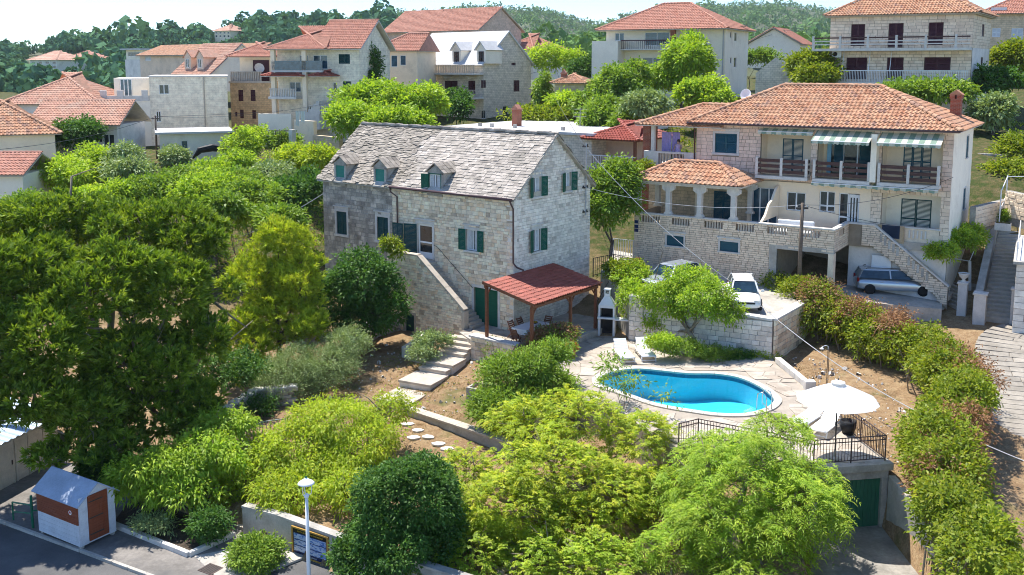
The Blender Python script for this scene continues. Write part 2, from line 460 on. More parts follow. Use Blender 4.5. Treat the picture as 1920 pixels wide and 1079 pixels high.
M['blocks'] = brickmat('stone_block_wall', (0.770, 0.598, 0.395), (0.674, 0.513, 0.342), (0.449, 0.342, 0.236), .5, .22)
M['blocks_grey'] = brickmat('grey_block_wall', (0.753, 0.660, 0.533), (0.653, 0.578, 0.462), (0.426, 0.371, 0.292), .42, .2)
M['blocks_brown'] = brickmat('brown_block_wall', (0.657, 0.470, 0.269), (0.530, 0.363, 0.210), (0.360, 0.265, 0.168), .36, .22)
M['blocks_white'] = brickmat('white_block_wall', (0.930, 0.830, 0.648), (0.881, 0.767, 0.593), (0.732, 0.628, 0.481), .6, .24, bump=.2)
M['blocks_pink'] = brickmat('pink_block_wall', (0.700, 0.510, 0.386), (0.615, 0.451, 0.336), (0.466, 0.343, 0.260), .5, .2)
# tiles
M['tile'] = pm('orange_roof_tile', [(0, (0.387, 0.177, 0.096)), (.3, (0.468, 0.241, 0.137)), (.6, (0.527, 0.298, 0.176)), (.88, (0.433, 0.234, 0.145)), (1, (0.281, 0.156, 0.113))], rough=.75, ns=2.2, na=.22, bs=40, bst=.25, dirt=((0.374, 0.271, 0.193), .9, .56, .78))
M['tile_red'] = pm('red_roof_tile', [(0, (0.408, 0.173, 0.115)), (.5, (0.489, 0.228, 0.154)), (1, (0.432, 0.207, 0.147))], rough=.7, ns=2.2, na=.18, bs=40, bst=.2)
M['tile_dark'] = pm('brown_red_tile', [(0, (0.324, 0.078, 0.048)), (.5, (0.384, 0.102, 0.066)), (1, (0.288, 0.072, 0.048))], rough=.6, ns=2.2, na=.15, bs=40, bst=.2)
M['tile_pale'] = pm('pale_roof_tile', [(0, (0.488, 0.256, 0.171)), (.5, (0.561, 0.317, 0.220)), (1, (0.439, 0.220, 0.152))], rough=.75, ns=2.2, na=.2, bs=40, bst=.2, dirt=((0.488, 0.342, 0.256), .6, .5, .75))
M['brick'] = brickmat('red_brick', (.36, .09, .045), (.30, .07, .04), (.32, .20, .14), .22, .08)
M['white_roof'] = pm('white_roof_coat', [(0.576, 0.564, 0.546)], ns=1.5, na=.1, bs=12, bst=.4)
# joinery and metal
M['green'] = plank_mat('green_paint', (.006, .085, .05), (.012, .12, .07), .45)
M['teal'] = plank_mat('teal_paint', (.03, .20, .16), (.05, .26, .20), .6)
M['green_dark'] = plank_mat('dark_green_paint', (.008, .05, .048), (.012, .065, .06), .5)
M['blue_dark'] = plank_mat('dark_teal_blind', (.012, .07, .10), (.02, .09, .12), .5)
M['garage_green'] = plank_mat('garage_green', (.025, .13, .075), (.04, .17, .10), .6, (14, 14, 2))
M['burgundy'] = plank_mat('burgundy_paint', (.055, .012, .018), (.075, .018, .025), .5)
M['brown_red'] = plank_mat('red_brown_wood', (.20, .05, .022), (.27, .075, .035), .5, (2, 2, 26))
M['wood'] = plank_mat('brown_wood', (.17, .06, .03), (.24, .09, .045), .55)
M['wood_rail'] = plank_mat('dark_rail_wood', (.07, .035, .03), (.11, .055, .045), .6)
M['pole_wood'] = plank_mat('grey_pole_wood', (.13, .095, .07), (.20, .15, .11), .85)
M['white'] = pm('white_paint', [(.80, .80, .79)], rough=.4, ns=2, na=.04, bst=0)
M['white_plank'] = pm('white_plank_paint', [(0.700, 0.627, 0.504)], rough=.6, ns=2, na=.12, bs=20, bst=.2, dirt=((0.509, 0.451, 0.353), 1.2, .55, .8))
M['white_cloth'] = pm('white_fabric', [(.82, .81, .79)], rough=.9, ns=4, na=.05, bs=90, bst=.15)
M['iron'] = pm('dark_iron', [(.035, .028, .026)], rough=.5, ns=8, na=.3, bst=0, spec=.5)
M['iron_brown'] = pm('brown_iron', [(.075, .045, .04)], rough=.55, ns=8, na=.3, bst=0, spec=.5)
M['pipe'] = pm('brown_pipe', [(.09, .045, .045)], rough=.4, ns=5, na=.15, bst=0, spec=.5)
M['steel'] = pm('steel', [(.62, .63, .64)], rough=.25, metallic=1.0, ns=5, na=.1, bst=0)
M['cable'] = pm('cable', [(.055, .055, .06)], rough=.6, ns=5, na=.1, bst=0)
M['cable_grey'] = pm('grey_cable', [(.42, .42, .43)], rough=.6, ns=5, na=.1, bst=0)
M['black'] = pm('black_rubber', [(.012, .012, .013)], rough=.6, ns=5, na=.2, bst=0)
M['dark'] = pm('dark_inside', [(.03, .027, .025)], rough=.9, ns=2, na=.3, bst=0)
M['glass'] = glass_mat('window_glass')
M['glass_blue'] = glass_mat('blue_window_glass', (.03, .08, .12), .08)
M['curtain'] = pm('curtain', [(.55, .55, .56)], rough=.9, ns=3, na=.2, bst=0)
M['awning'] = striped('striped_awning', (.66, .65, .52), (.26, .37, .28), .62)
M['green_metal'] = pm('green_metal', [(.01, .14, .07)], rough=.4, ns=5, na=.15, bst=0)
M['terracotta'] = pm('terracotta', [(.42, .17, .09)], rough=.8, ns=4, na=.2)
M['purple_cloth'] = pm('lilac_fabric', [(.40, .33, .62)], rough=.9, ns=5, na=.15, bst=0)
# vegetation
M['bark'] = pm('bark', [(0, (.10, .075, .055)), (1, (.17, .13, .10))], rnd=False, rough=.95, ns=5, na=.4, bs=14, bst=1, bd=.03)
M['bark_pale'] = pm('pale_bark', [(0, (.22, .17, .12)), (1, (.33, .27, .20))], rnd=False, rough=.95, ns=5, na=.3, bs=14, bst=1, bd=.03)
M['lf_pine'] = leafmat('pine_needles', [(0.067, 0.121, 0.015), (0.170, 0.266, 0.026), (0.355, 0.434, 0.044)], .36, .5)
M['lf_pine2'] = leafmat('young_pine_needles', [(0.103, 0.155, 0.013), (0.417, 0.513, 0.041), (0.647, 0.622, 0.060)], .35, .5)
M['lf_lime'] = leafmat('lime_leaf', [(0.229, 0.324, 0.027), (0.378, 0.491, 0.039), (0.648, 0.628, 0.058)], .45)
M['lf_lime2'] = leafmat('fresh_leaf', [(0.188, 0.320, 0.028), (0.324, 0.471, 0.043), (0.513, 0.600, 0.065)], .42)
M['lf_gold'] = leafmat('golden_leaf', [(0.221, 0.348, 0.031), (0.375, 0.521, 0.049), (0.576, 0.630, 0.080)], .45)
M['lf_dark'] = leafmat('dark_leaf', [(0.042, 0.110, 0.024), (0.085, 0.189, 0.035), (0.160, 0.278, 0.052)], .32, .5, spec=.2)
M['lf_mid'] = leafmat('mid_leaf', [(0.121, 0.210, 0.028), (0.224, 0.348, 0.044), (0.377, 0.471, 0.063)], .35)
M['lf_olive'] = leafmat('olive_leaf', [(0.182, 0.259, 0.098), (0.279, 0.367, 0.145), (0.406, 0.474, 0.214)], .25)
M['lf_hedge'] = leafmat('hedge_leaf', [(0.121, 0.189, 0.019), (0.241, 0.312, 0.028), (0.433, 0.427, 0.047)], .4)
M['lf_brown'] = leafmat('dry_leaf', [(0.203, 0.101, 0.051), (0.338, 0.178, 0.085), (0.473, 0.287, 0.135)], .25, tint=(1.1, 1, .8))
M['lf_far'] = leafmat('far_tree', [(0.049, 0.127, 0.074), (0.090, 0.189, 0.102), (0.134, 0.252, 0.117)], .15, spec=0.0)
M['lf_hill'] = leafmat('hill_tree', [(0.081, 0.166, 0.060), (0.127, 0.230, 0.074), (0.197, 0.305, 0.095)], .15, spec=0.0)
M['lf_far2'] = leafmat('ivy_leaf', [(0.101, 0.202, 0.036), (0.175, 0.301, 0.046), (0.301, 0.402, 0.064)], .3)
M['lf_dry'] = leafmat('dry_grass', [(0.286, 0.208, 0.104), (0.390, 0.286, 0.143), (0.468, 0.364, 0.195)], .3, tint=(1.1, 1, .8))
M['pink'] = leafmat('magenta_petal', [(.45, .03, .18), (.55, .05, .25)], .3, tint=(1, 1, 1))
M['red_flower'] = leafmat('orange_petal', [(.5, .12, .03), (.55, .2, .04)], .3, tint=(1, 1, 1))
# ------------------------------------------------------------------ setting: ground, street, lane, hills
CTRL = np.array([
(-8,36,-2.7),(0,34,-2.7),(6,35,-2.5),(-4,42,-2.3),(2,42,-2.1),(6,40,-2.1),(-9,40,-2.5),
(-5,47,-1.75),(-2.5,45.2,-1.7),(-6.5,49,-1.65),(-8,52,-1.35),(-3,48,-1.45),(-1,48.5,-1.35),(-1.5,50,-1.25),
(-10,47,-1.9),(-13,46,-2.2),(-18,46,-2.8),(-25,49,-3.0),(-25,60,-1),(-14,54,-1.3),(-10,58,-1.0),(-9,54,-1.25),
(-20,66,1.0),(-30,66,.8),(-12,70,1.8),(-25,80,3.6),(-25,90,5.7),(-10,85,4.9),(-40,95,6),(-45,75,3),(-18,74,2.6),
(0,58,-.2),(-8,62,-.4),(4,58,0),(5,50,-.8),(10,48,-.9),(10,40,-1.0),(13,40,-.9),
(15.9,54,-.45),(18,48,-.52),(19,43.5,-.62),(16.3,38,-.75),(14.9,34.5,-.95),(16,34,-1.15),(16,30,-1.6),
(10,60,1.5),(16,57,1.3),(20,57,1.2),(22,55,.9),(24.5,51.6,.5),(22.3,43.7,-.9),(17.2,32.2,-2.8),(27,51,.6),(25,43,-.9),(20,32,-2.8),(30,50,.8),
(5,70,4),(15,75,5.5),(0,80,5.5),(-5,95,7.3),(0,110,8.3),(15,100,10),(25,105,11),(30,85,10),(28,72,8.3),(26.6,57.5,1.7),(28.2,62,3.3),(25,58,1.3),(22.5,54.5,.5),(24,56.5,.8),(29.5,57,1.8),(26,66,5.0),(35,75,9),(33,66,7.2),
(-50,120,7.5),(0,140,10),(50,140,14),(-80,150,8),(80,120,14),(-90,90,4),(-60,60,0),(-60,45,-3.2),(60,60,5),(60,40,0),(0,200,10),(-100,250,8),(100,250,14),(0,280,8)], float)
def _rbf():
 P = CTRL[:, :2]; d = np.linalg.norm(P[:, None] - P[None], axis=2)
 A = np.zeros((len(P) + 3, len(P) + 3)); A[:-3, :-3] = d; A[:-3, -3] = 1; A[:-3, -2:] = P; A[-3, :-3] = 1; A[-2:, :-3] = P.T
 return np.linalg.solve(A, np.concatenate([CTRL[:, 2], np.zeros(3)]))
_W = _rbf()
LOW = [(-80,15),(-80,47),(-23,46.2),(-21.0,44.2),(-16.4,41),(-13.4,40.2),(-10.7,36.9),(-4.9,33.2),(3,28.7),(9.4,29.5),(11.5,36.5),(14.7,36.9),(14.55,30),(14.7,15)]
UNDER = [(4.6,44.5),(7.2,41.0),(7.6,39.3),(11.8,36.9),(14.0,37.4),(13.4,41),(13.4,45.5),(12.9,49),(7,52.5),(3.6,51.0),(2.6,48.5)]
def in_poly_np(x, y, poly):
 c = np.zeros(x.shape, bool); n = len(poly)
 for i in range(n):
  x1, y1 = poly[i]; x2, y2 = poly[(i + 1) % n]
  if y1 == y2: continue
  c ^= ((y1 > y) != (y2 > y)) & (x < (x2 - x1) * (y - y1) / (y2 - y1) + x1)
 return c
def ground_z(x, y):
 x = np.atleast_1d(np.asarray(x, float)); y = np.atleast_1d(np.asarray(y, float))
 d = np.sqrt((x[:, None] - CTRL[None, :, 0]) ** 2 + (y[:, None] - CTRL[None, :, 1]) ** 2)
 z = d @ _W[:-3] + _W[-3] + x * _W[-2] + y * _W[-1]
 z = np.where(in_poly_np(x, y, LOW), -3.62, z)
 return np.where(in_poly_np(x, y, UNDER), np.minimum(z, -2.7), z)      # cut away below the deck and pool
def gz(x, y): return float(ground_z([x], [y])[0])
xs = np.concatenate([np.linspace(-160, -34, 22), np.arange(-32, 32.1, .4), np.linspace(34, 160, 22)])
ys = np.concatenate([np.arange(14, 27, 1.5), np.arange(27, 72, .4), np.arange(72.5, 120, 1.5), np.linspace(125, 330, 24)])
gx, gy = np.meshgrid(xs, ys); hz_ = ground_z(gx.ravel(), gy.ravel())
nr = np.random.default_rng(3)
hz_ = hz_ + nr.normal(0, .018, hz_.shape)
nx_, ny_ = len(xs), len(ys)
idx = np.arange(nx_ * ny_).reshape(ny_, nx_)
quads = np.stack([idx[:-1, :-1], idx[:-1, 1:], idx[1:, 1:], idx[1:, :-1]], -1).reshape(-1, 4)
def ground_mat():
 m, t = nt_new('garden_soil')
 n1 = noise(t, .35, 5, .6); n2 = noise(t, 2.2, 5, .65); n3 = noise(t, 14, 4, .7)
 c = ramp(t, [(.25, (.19, .12, .065)), (.45, (.27, .175, .095)), (.62, (.33, .23, .13)), (.8, (.31, .24, .14))], n2).outputs['Color']
 c = mul_noise(t, c, n3, .6, 1.35)
 c = mixc(t, c, (.085, .11, .03), step(t, n1, .58, .72))
 ps_ = N(t, 'SeparateXYZ'); L(t, N(t, 'NewGeometry').outputs['Position'], ps_.inputs[0])
 ad = N(t, 'Math', operation='MULTIPLY_ADD'); ad.inputs[1].default_value = 26.0; L(t, n1, ad.inputs[0]); L(t, ps_.outputs['Y'], ad.inputs[2])
 wild = mixc(t, (.055, .075, .02), (.15, .115, .055), step(t, n2, .42, .66))      # scrub-covered slope beyond the gardens
 c = mixc(t, c, mul_noise(t, wild, n3, .6, 1.3), step(t, ad.outputs[0], 70, 78))
 return finish(t, m, c, .95, (n3, .8, .04), 0, .1)
M['soil'] = ground_mat()
g = np_mesh('ground', np.stack([gx.ravel(), gy.ravel(), hz_], -1), quads, M['soil'], smooth=True)
tag(g, kind='structure')
def asphalt_mat():
 m, t = nt_new('asphalt')
 n1 = noise(t, .5, 5, .6); n2 = noise(t, 40, 3, .6)
 c = ramp(t, [(.3, (.085, .083, .082)), (.7, (.15, .145, .14))], n1).outputs['Color']
 c = mul_noise(t, c, n2, .75, 1.25)
 return finish(t, m, c, .9, (n2, .5, .01), 0, .2)
M['asphalt'] = asphalt_mat()
mb = MB(); mb.quad((-90, 12, -3.42), (14.6, 12, -3.42), (14.6, 34, -3.42), (-10, 50, -3.42), (-90, 50, -3.42))
tag(mb.build('street', M['asphalt']), kind='structure')
# pavement apron by the kiosk, one kerb step above the carriageway
SX = np.array([math.cos(R(-29.5)), math.sin(R(-29.5))]); SY = np.array([-SX[1], SX[0]])     # along the street, towards the gardens
def st(a, b): return np.array([-12.11, 34.86]) + SX * a + SY * b
mb = MB(); pav = [st(-22, -1.6), st(1.4, -1.6), st(3.2, 2.9), st(-6, 6.5), st(-22, 9)]
mb.prism(pav, -3.5, -3.33)
pv = mb.build('pavement', pm('worn_paving', [(.21, .19, .17)], ns=.8, na=.3, bs=20, bst=.5, dirt=((.12, .115, .11), .7, .5, .7))); tag(pv, kind='structure')
T = []
for i in range(26):
 a = -22 + i * .9
 if a > 1.2: break
 c_ = st(a + .45, -1.66); T.append(tmat((c_[0], c_[1], -3.375), np.array([*SX, 0]) * .885, np.array([*SY, 0]) * .13, np.array([0, 0, .13])))
pieces('kerbstone', ASHLAR, T, M['concrete_light'], pv, 60)
# paved walk to the garden gate
mb = MB(); mb.prism([st(.15, .1), st(2.9, -.9), st(3.9, 2.4), st(2.1, 3.0), st(1.6, 2.1)], -3.4, -3.315)
tag(mb.build('path', M['concrete_light']), kind='structure')
# driveway before the garage
mb = MB(); mb.prism([(9.5, 20), (14.5, 20), (14.6, 36.9), (11.4, 36.5), (9.5, 29.5)], -3.3, [-3.33, -3.33, -2.99, -2.99, -3.2])
tag(mb.build('driveway', pm('driveway_concrete', [(.30, .275, .24)], ns=.9, na=.3, bs=16, bst=.5, dirt=((.19, .175, .155), .8, .48, .7))), kind='structure')
# ---- lane on the right: ribbon of transverse stone strips
lane_c = [(30.5, 50.5, .95), (27.6, 50.6, .95), (25.6, 48.6, .55), (24.3, 44.6, -.45), (22.4, 39.6, -1.3), (20.2, 34.6, -2.2), (17.6, 29, -3.0), (15.3, 22, -3.4)]
def spline(P, n):
 P = [np.array(p, float) for p in P]; P = [2 * P[0] - P[1]] + P + [2 * P[-1] - P[-2]]; out = []
 for i in range(1, len(P) - 2):
  for k in range(n):
   t = k / n; a, b, c, d = P[i - 1:i + 3]
   out.append(.5 * ((2 * b) + (c - a) * t + (2 * a - 5 * b + 4 * c - d) * t * t + (3 * b - a - 3 * c + d) * t ** 3))
 out.append(P[-2]); return np.array(out)
LC = spline(lane_c, 10)
seg = np.gradient(LC, axis=0); seg[:, 2] = 0; seg /= np.linalg.norm(seg, axis=1)[:, None]
side = np.stack([-seg[:, 1], seg[:, 0], np.zeros(len(seg))], -1)
HW = 1.9
va = LC + side * HW; vb = LC - side * HW
mb = MB()
for i in range(len(LC) - 1): mb.quad(va[i] - (0, 0, .04), vb[i] - (0, 0, .04), vb[i + 1] - (0, 0, .04), va[i + 1] - (0, 0, .04))
lane = mb.build('lane', pm('lane_joint', [(.16, .14, .12)], ns=2, na=.3)); tag(lane, kind='structure')
M['lane_stone'] = pm('lane_stone', [(0, (.30, .265, .22)), (.5, (.36, .32, .265)), (1, (.27, .24, .20))], ns=1.6, na=.22, bs=20, bst=.6, dirt=((.25, .22, .18), 1.0, .52, .72))
dist = np.concatenate([[0], np.cumsum(np.linalg.norm(np.diff(LC, axis=0), axis=1))])
T = []; s_ = .2
while s_ < dist[-1] - .3:
 w_ = .46
 c_ = np.array([np.interp(s_ + w_ / 2, dist, LC[:, k]) for k in range(3)]); e_ = np.array([np.interp(s_ + w_, dist, LC[:, k]) for k in range(3)]) - c_
 f_ = e_ / np.linalg.norm(e_); sd = np.cross(f_, (0, 0, 1)); sd /= np.linalg.norm(sd); up = np.cross(sd, f_)
 sp_ = random.uniform(-.5, .5)
 for (q0, q1) in ((-HW, sp_), (sp_, HW)):
  T.append(tmat(c_ + sd * (q0 + q1) / 2 - up * .02, sd * (q1 - q0 - .02), -up * .07, f_ * (w_ - .03)))
 s_ += w_
pieces('paving_stone', ASHLAR, T, M['lane_stone'], lane, 200)
# ------------------------------------------------------------------ far hills
def hill(name, pts, depth, base_depth, base_z, matl, wob=.0, seed=0):
 r = np.random.default_rng(seed)
 us = np.linspace(pts[0][0], pts[-1][0], 140); vv = np.interp(us, [p[0] for p in pts], [p[1] for p in pts])
 rows = 40; V = np.zeros((rows, len(us), 3))
 top = np.array([GY(u, v, depth) for u, v in zip(us, vv)])
 for j in range(rows):
  k = j / (rows - 1)
  y = depth + (base_depth - depth) * k
  prof = (1 - k) ** 1.25
  V[j, :, 0] = top[:, 0] * (y / depth); V[j, :, 1] = y
  bump = wob * np.sin(us * .013 + j * .35 + seed) * np.sin(us * .031 - j * .22) * math.sin(math.pi * k)
  V[j, :, 2] = base_z + (top[:, 2] - base_z) * prof + bump
 back = V[0].copy(); back[:, 1] += depth * .3; back[:, 0] *= 1.3; back[:, 2] = base_z - 5
 V = np.concatenate([back[None], V]); rows += 1
 n = len(us); id_ = np.arange(rows * n).reshape(rows, n)
 q = np.stack([id_[:-1, :-1], id_[1:, :-1], id_[1:, 1:], id_[:-1, 1:]], -1).reshape(-1, 4)
 o = np_mesh(name, V.reshape(-1, 3), q, matl, smooth=True); tag(o, kind='structure'); return V[1:]
M['hill_soil'] = pm('hill_soil', [(0, (.07, .095, .04)), (1, (.12, .125, .06))], rnd=False, ns=.03, na=.3, bst=0)
HR = hill('hills', [(560, 66), (640, 41), (740, 30), (860, 22), (940, 16), (1010, 22), (1080, 41), (1130, 50), (1180, 38), (1260, 22), (1340, 14), (1400, 10), (1480, 12), (1560, 24), (1700, 46), (2000, 66), (2300, 95)], 1500, 500, 6, M['hill_soil'], 12, 1)
HL = hill('wooded_ridge', [(-700, 112), (-300, 107), (0, 101), (60, 99), (150, 89), (240, 76), (320, 73), (420, 57), (500, 49), (580, 46), (660, 47), (740, 40), (800, 54), (900, 85), (1000, 105)], 520, 210, 3, M['hill_soil'], 3, 2)
HF = hill('far_slope', [(560, 100), (700, 92), (980, 96), (1060, 92), (1110, 80), (1180, 84), (1400, 90), (1560, 82), (1800, 60), (2100, 40), (2400, 30)], 330, 150, 9, M['hill_soil'], 2, 3)
def far_wood(name, label, V, n, size, nq, mat, seed, keep=None):
 r = np.random.default_rng(seed); rows, cols, _ = V.shape
 a = r.uniform(0, rows - 1.001, n) ** 1.0; b = r.uniform(0, cols - 1.001, n)
 i, j = a.astype(int), b.astype(int); fa, fb = (a - i)[:, None], (b - j)[:, None]
 P = (V[i, j] * (1 - fa) + V[i + 1, j] * fa) * (1 - fb) + (V[i, j + 1] * (1 - fa) + V[i + 1, j + 1] * fa) * fb
 pr = proj(P); ok = (pr[:, 0] > -60) & (pr[:, 0] < 1980)
 if keep is not None: ok &= keep(pr, P)
 P = P[ok]; n = len(P)
 s = r.lognormal(-.15, .35, n) * size
 d = r.normal(size=(n, nq, 3)); d /= np.linalg.norm(d, axis=2)[..., None]; d[..., 2] = np.abs(d[..., 2]) * 1.1 - .25
 c = P[:, None] + d * (s[:, None, None] * np.array([.62, .62, .75])) + np.array([0, 0, 1]) * (s * .62)[:, None, None]
 nrm = d + r.normal(0, .45, d.shape); nrm /= np.linalg.norm(nrm, axis=2)[..., None]
 u = np.cross(nrm, r.normal(size=d.shape)); u /= np.linalg.norm(u, axis=2)[..., None] + 1e-9; w = np.cross(nrm, u)
 h = (s[:, None] * r.uniform(.14, .3, (n, nq)))[..., None]
 vv = np.stack([c - u * h, c - w * h * .7, c + u * h, c + w * h * .7], 2)
 rn = np.clip(r.uniform(0, 1, (n, 1)) * .75 + r.uniform(0, .35, (n, nq)), 0, 1)
 o = np_mesh(name, vv.reshape(-1, 3), np.arange(n * nq * 4).reshape(-1, 4), mat, attr=rn.ravel())
 tag(o, label, 'forest', kind='stuff'); return o
far_wood('forest', 'green wooded hills rising behind the town under the sky', HR, 21000, 5.5, 10, M['lf_hill'], 5, lambda p, P: (p[:, 1] < 125) & (p[:, 0] > 540))
far_wood('pine_wood', 'dark pine wood covering the long ridge on the left', HL, 8500, 3.9, 34, M['lf_far'], 6, lambda p, P: (p[:, 1] < 195) & (p[:, 0] < 760) & ((p[:, 1] < 105) | (p[:, 0] < 240)) & ~((p[:, 0] > 45) & (p[:, 0] < 175) & (p[:, 1] > 108) & (p[:, 1] - 12000 / p[:, 2] < 130)) & ~((p[:, 0] > 395) & (p[:, 0] < 442) & (p[:, 1] > 58) & (p[:, 1] - 12000 / p[:, 2] < 72)))
far_wood('scrub', 'scrub and trees on the slope between the houses and the hills', HF, 2600, 3.0, 24, M['lf_hill'], 8, lambda p, P: p[:, 1] < 125)
# ------------------------------------------------------------------ building parts
FRONT = frame((0, 0, 0), (1, 0, 0), (0, 1, 0))
def fr_front(y=0.0, x=0.0): return frame((x, y, 0), (1, 0, 0), (0, 1, 0))
def fr_right(x=0.0, y=0.0): return frame((x, y, 0), (0, 1, 0), (-1, 0, 0))
def fr_left(x=0.0, y=0.0): return frame((x, y, 0), (0, -1, 0), (1, 0, 0))
def fr_back(y=0.0, x=0.0): return frame((x, y, 0), (-1, 0, 0), (0, -1, 0))
def shutter(fr, x0, x1, z0, z1, parent, mat, out=.05, ang=0.0, hinge='l', louvre=True, name='shutter'):
 o, A = fr
 w = x1 - x0
 hx = x0 if hinge == 'l' else x1
 sgn = 1 if hinge == 'l' else -1
 ax = A[0] * math.cos(ang) * sgn - A[1] * math.sin(ang)
 lx = ax * sgn
 ly = np.cross(A[2], lx)
 f2 = (o + A[0] * hx - A[1] * out, np.array([lx, ly, A[2]]))
 mb = MB(f2); a0, a1 = (0, w) if sgn > 0 else (-w, 0); t = .035
 mb.box(a0, a0 + .06, 0, t, z0, z1).box(a1 - .06, a1, 0, t, z0, z1)
 zm = (z0 + z1) / 2
 for k in (z0, zm - .03, z1 - .06): mb.box(a0 + .06, a1 - .06, .002, t - .002, k, k + .06)
 if louvre:
  n = max(4, int((z1 - z0) / .075))
  for i in range(n):
   zc = z0 + .05 + (z1 - z0 - .1) * (i + .5) / n
   mb.quad((a0 + .06, .006, zc - .03), (a1 - .06, .006, zc - .03), (a1 - .06, t - .004, zc + .03), (a0 + .06, t - .004, zc + .03))
 else:
  n = max(2, int(w / .12))
  for i in range(n):
   p = a0 + .06 + (w - .12) * i / n; q = a0 + .06 + (w - .12) * (i + 1) / n
   mb.box(p + .003, q - .003, .008, t - .006, z0 + .06, z1 - .06)
 return mb.build(name, mat, parent)
def window(fr, x0, x1, z0, z1, parent, frame_mat=None, pane_mat=None, inset=.1, leaves=2, curtain=False, bar=None, fw=.06, name='window'):
 frame_mat = frame_mat or M['white']; pane_mat = pane_mat or M['glass']
 mb = MB(fr); t = .06
 mb.box(x0, x0 + fw, inset, inset + t, z0, z1).box(x1 - fw, x1, inset, inset + t, z0, z1)
 mb.box(x0 + fw, x1 - fw, inset, inset + t, z1 - fw, z1).box(x0 + fw, x1 - fw, inset, inset + t, z0, z0 + fw)
 for i in range(1, leaves):
  xc = x0 + (x1 - x0) * i / leaves; mb.box(xc - fw * .7, xc + fw * .7, inset - .005, inset + t, z0 + fw, z1 - fw)
 if bar is not None: mb.box(x0 + fw, x1 - fw, inset + .004, inset + t - .004, bar - .05, bar + .05)
 w = mb.build(name, frame_mat, parent)
 for i in range(leaves):
  a = x0 + fw + (x1 - x0 - 2 * fw) * i / leaves; b = x0 + fw + (x1 - x0 - 2 * fw) * (i + 1) / leaves
  pb = MB(fr); pb.box(a + .004, b - .004, inset + .025, inset + .032, z0 + fw, z1 - fw)
  pb.build('pane', pane_mat, w)
 if curtain:
  cb = MB(fr); n = 10
  for (a, b) in ((x0 + fw, x0 + (x1 - x0) * .38), (x0 + (x1 - x0) * .62, x1 - fw)):
   for i in range(n):
    p = a + (b - a) * i / n; q = a + (b - a) * (i + 1) / n
    cb.quad((p, inset + .018 + .004 * (i % 2), z0 + fw), (q, inset + .018 + .004 * ((i + 1) % 2), z0 + fw), (q, inset + .018 + .004 * ((i + 1) % 2), z1 - fw), (p, inset + .018 + .004 * (i % 2), z1 - fw))
  cb.build('curtain', M['curtain'], w)
 return w
def surround(fr, x0, x1, z0, z1, parent, mat, w=.14, proud=.05, lintel=.0, sill=True, name='window_surround', door=False, back=.1):
 mb = MB(fr)
 mb.box(x0 - w, x0, -proud, back, z0, z1).box(x1, x1 + w, -proud, back, z0, z1)
 mb.box(x0 - w, x1 + w, -proud - .003, back, z1, z1 + w)
 if not door: mb.box(x0 - w - .04, x1 + w + .04, -proud - .05, back, z0 - w, z0)
 if lintel:
  mb.box(x0 - w - .08, x1 + w + .08, -proud - .07, back, z1 + w + lintel, z1 + w + lintel + .07)
  mb.box(x0 - w - .02, x1 + w + .02, -proud + .01, back, z1 + w, z1 + w + lintel)
 return mb.build(name, mat, parent, bevel=.01)
def tile_proto(n=6, lip=.5):
 v = []; f = []
 xs_ = np.linspace(0, 1, n + 1); zs_ = .5 + .5 * np.cos(2 * math.pi * (xs_ - .3))
 zs_ = np.where(zs_ > .35, zs_, .2 + zs_ * .43)
 for x, z in zip(xs_, zs_): v.append((x, 0, z + .55))
 for x, z in zip(xs_, zs_): v.append((x, 1.16, z * 1.0))
 for x, z in zip(xs_, zs_): v.append((x, 0, z - .1))
 m = n + 1
 for i in range(n):
  f.append((i, i + 1, m + i + 1, m + i)); f.append((2 * m + i, 2 * m + i + 1, i + 1, i))
 return (np.array(v), f)
TILE = [tile_proto()]
TILE_LO = [tile_proto(4)]
def tile_roof(parent, o, X, Y, poly, tw, th, mat, limit=300, lift=.0, protos=None, name='roof_tile', height=.095, seed=0, jit=.012):
 r = np.random.default_rng(seed); X = np.array(X, float); Y = np.array(Y, float); Z = np.cross(X, Y)
 xs_ = [p[0] for p in poly]; ys_ = [p[1] for p in poly]; T = []
 j = 0; y = min(ys_)
 while y < max(ys_) - th * .3:
  # span of the polygon at this course
  yc = y + th * .5; cr = []
  for i in range(len(poly)):
   (x1, y1), (x2, y2) = poly[i], poly[(i + 1) % len(poly)]
   if (y1 > yc) != (y2 > yc): cr.append(x1 + (x2 - x1) * (yc - y1) / (y2 - y1))
  cr.sort()
  for k in range(0, len(cr) - 1, 2):
   a, b = cr[k], cr[k + 1]
   x = math.floor(a / tw) * tw
   while x < b - .02:
    s0, s1 = max(x, a), min(x + tw, b)
    if s1 - s0 > tw * .25:
     p = np.array(o) + X * s0 + Y * y + Z * (lift + r.normal(0, jit * .3)); ang = r.normal(0, jit)
     T.append(tmat(p, (X * math.cos(ang) + Y * math.sin(ang)) * (s1 - s0), (Y * math.cos(ang) - X * math.sin(ang)) * th, Z * height))
    x += tw
  y += th
 pieces(name, protos or TILE, T, mat, parent, limit, facing=Z)
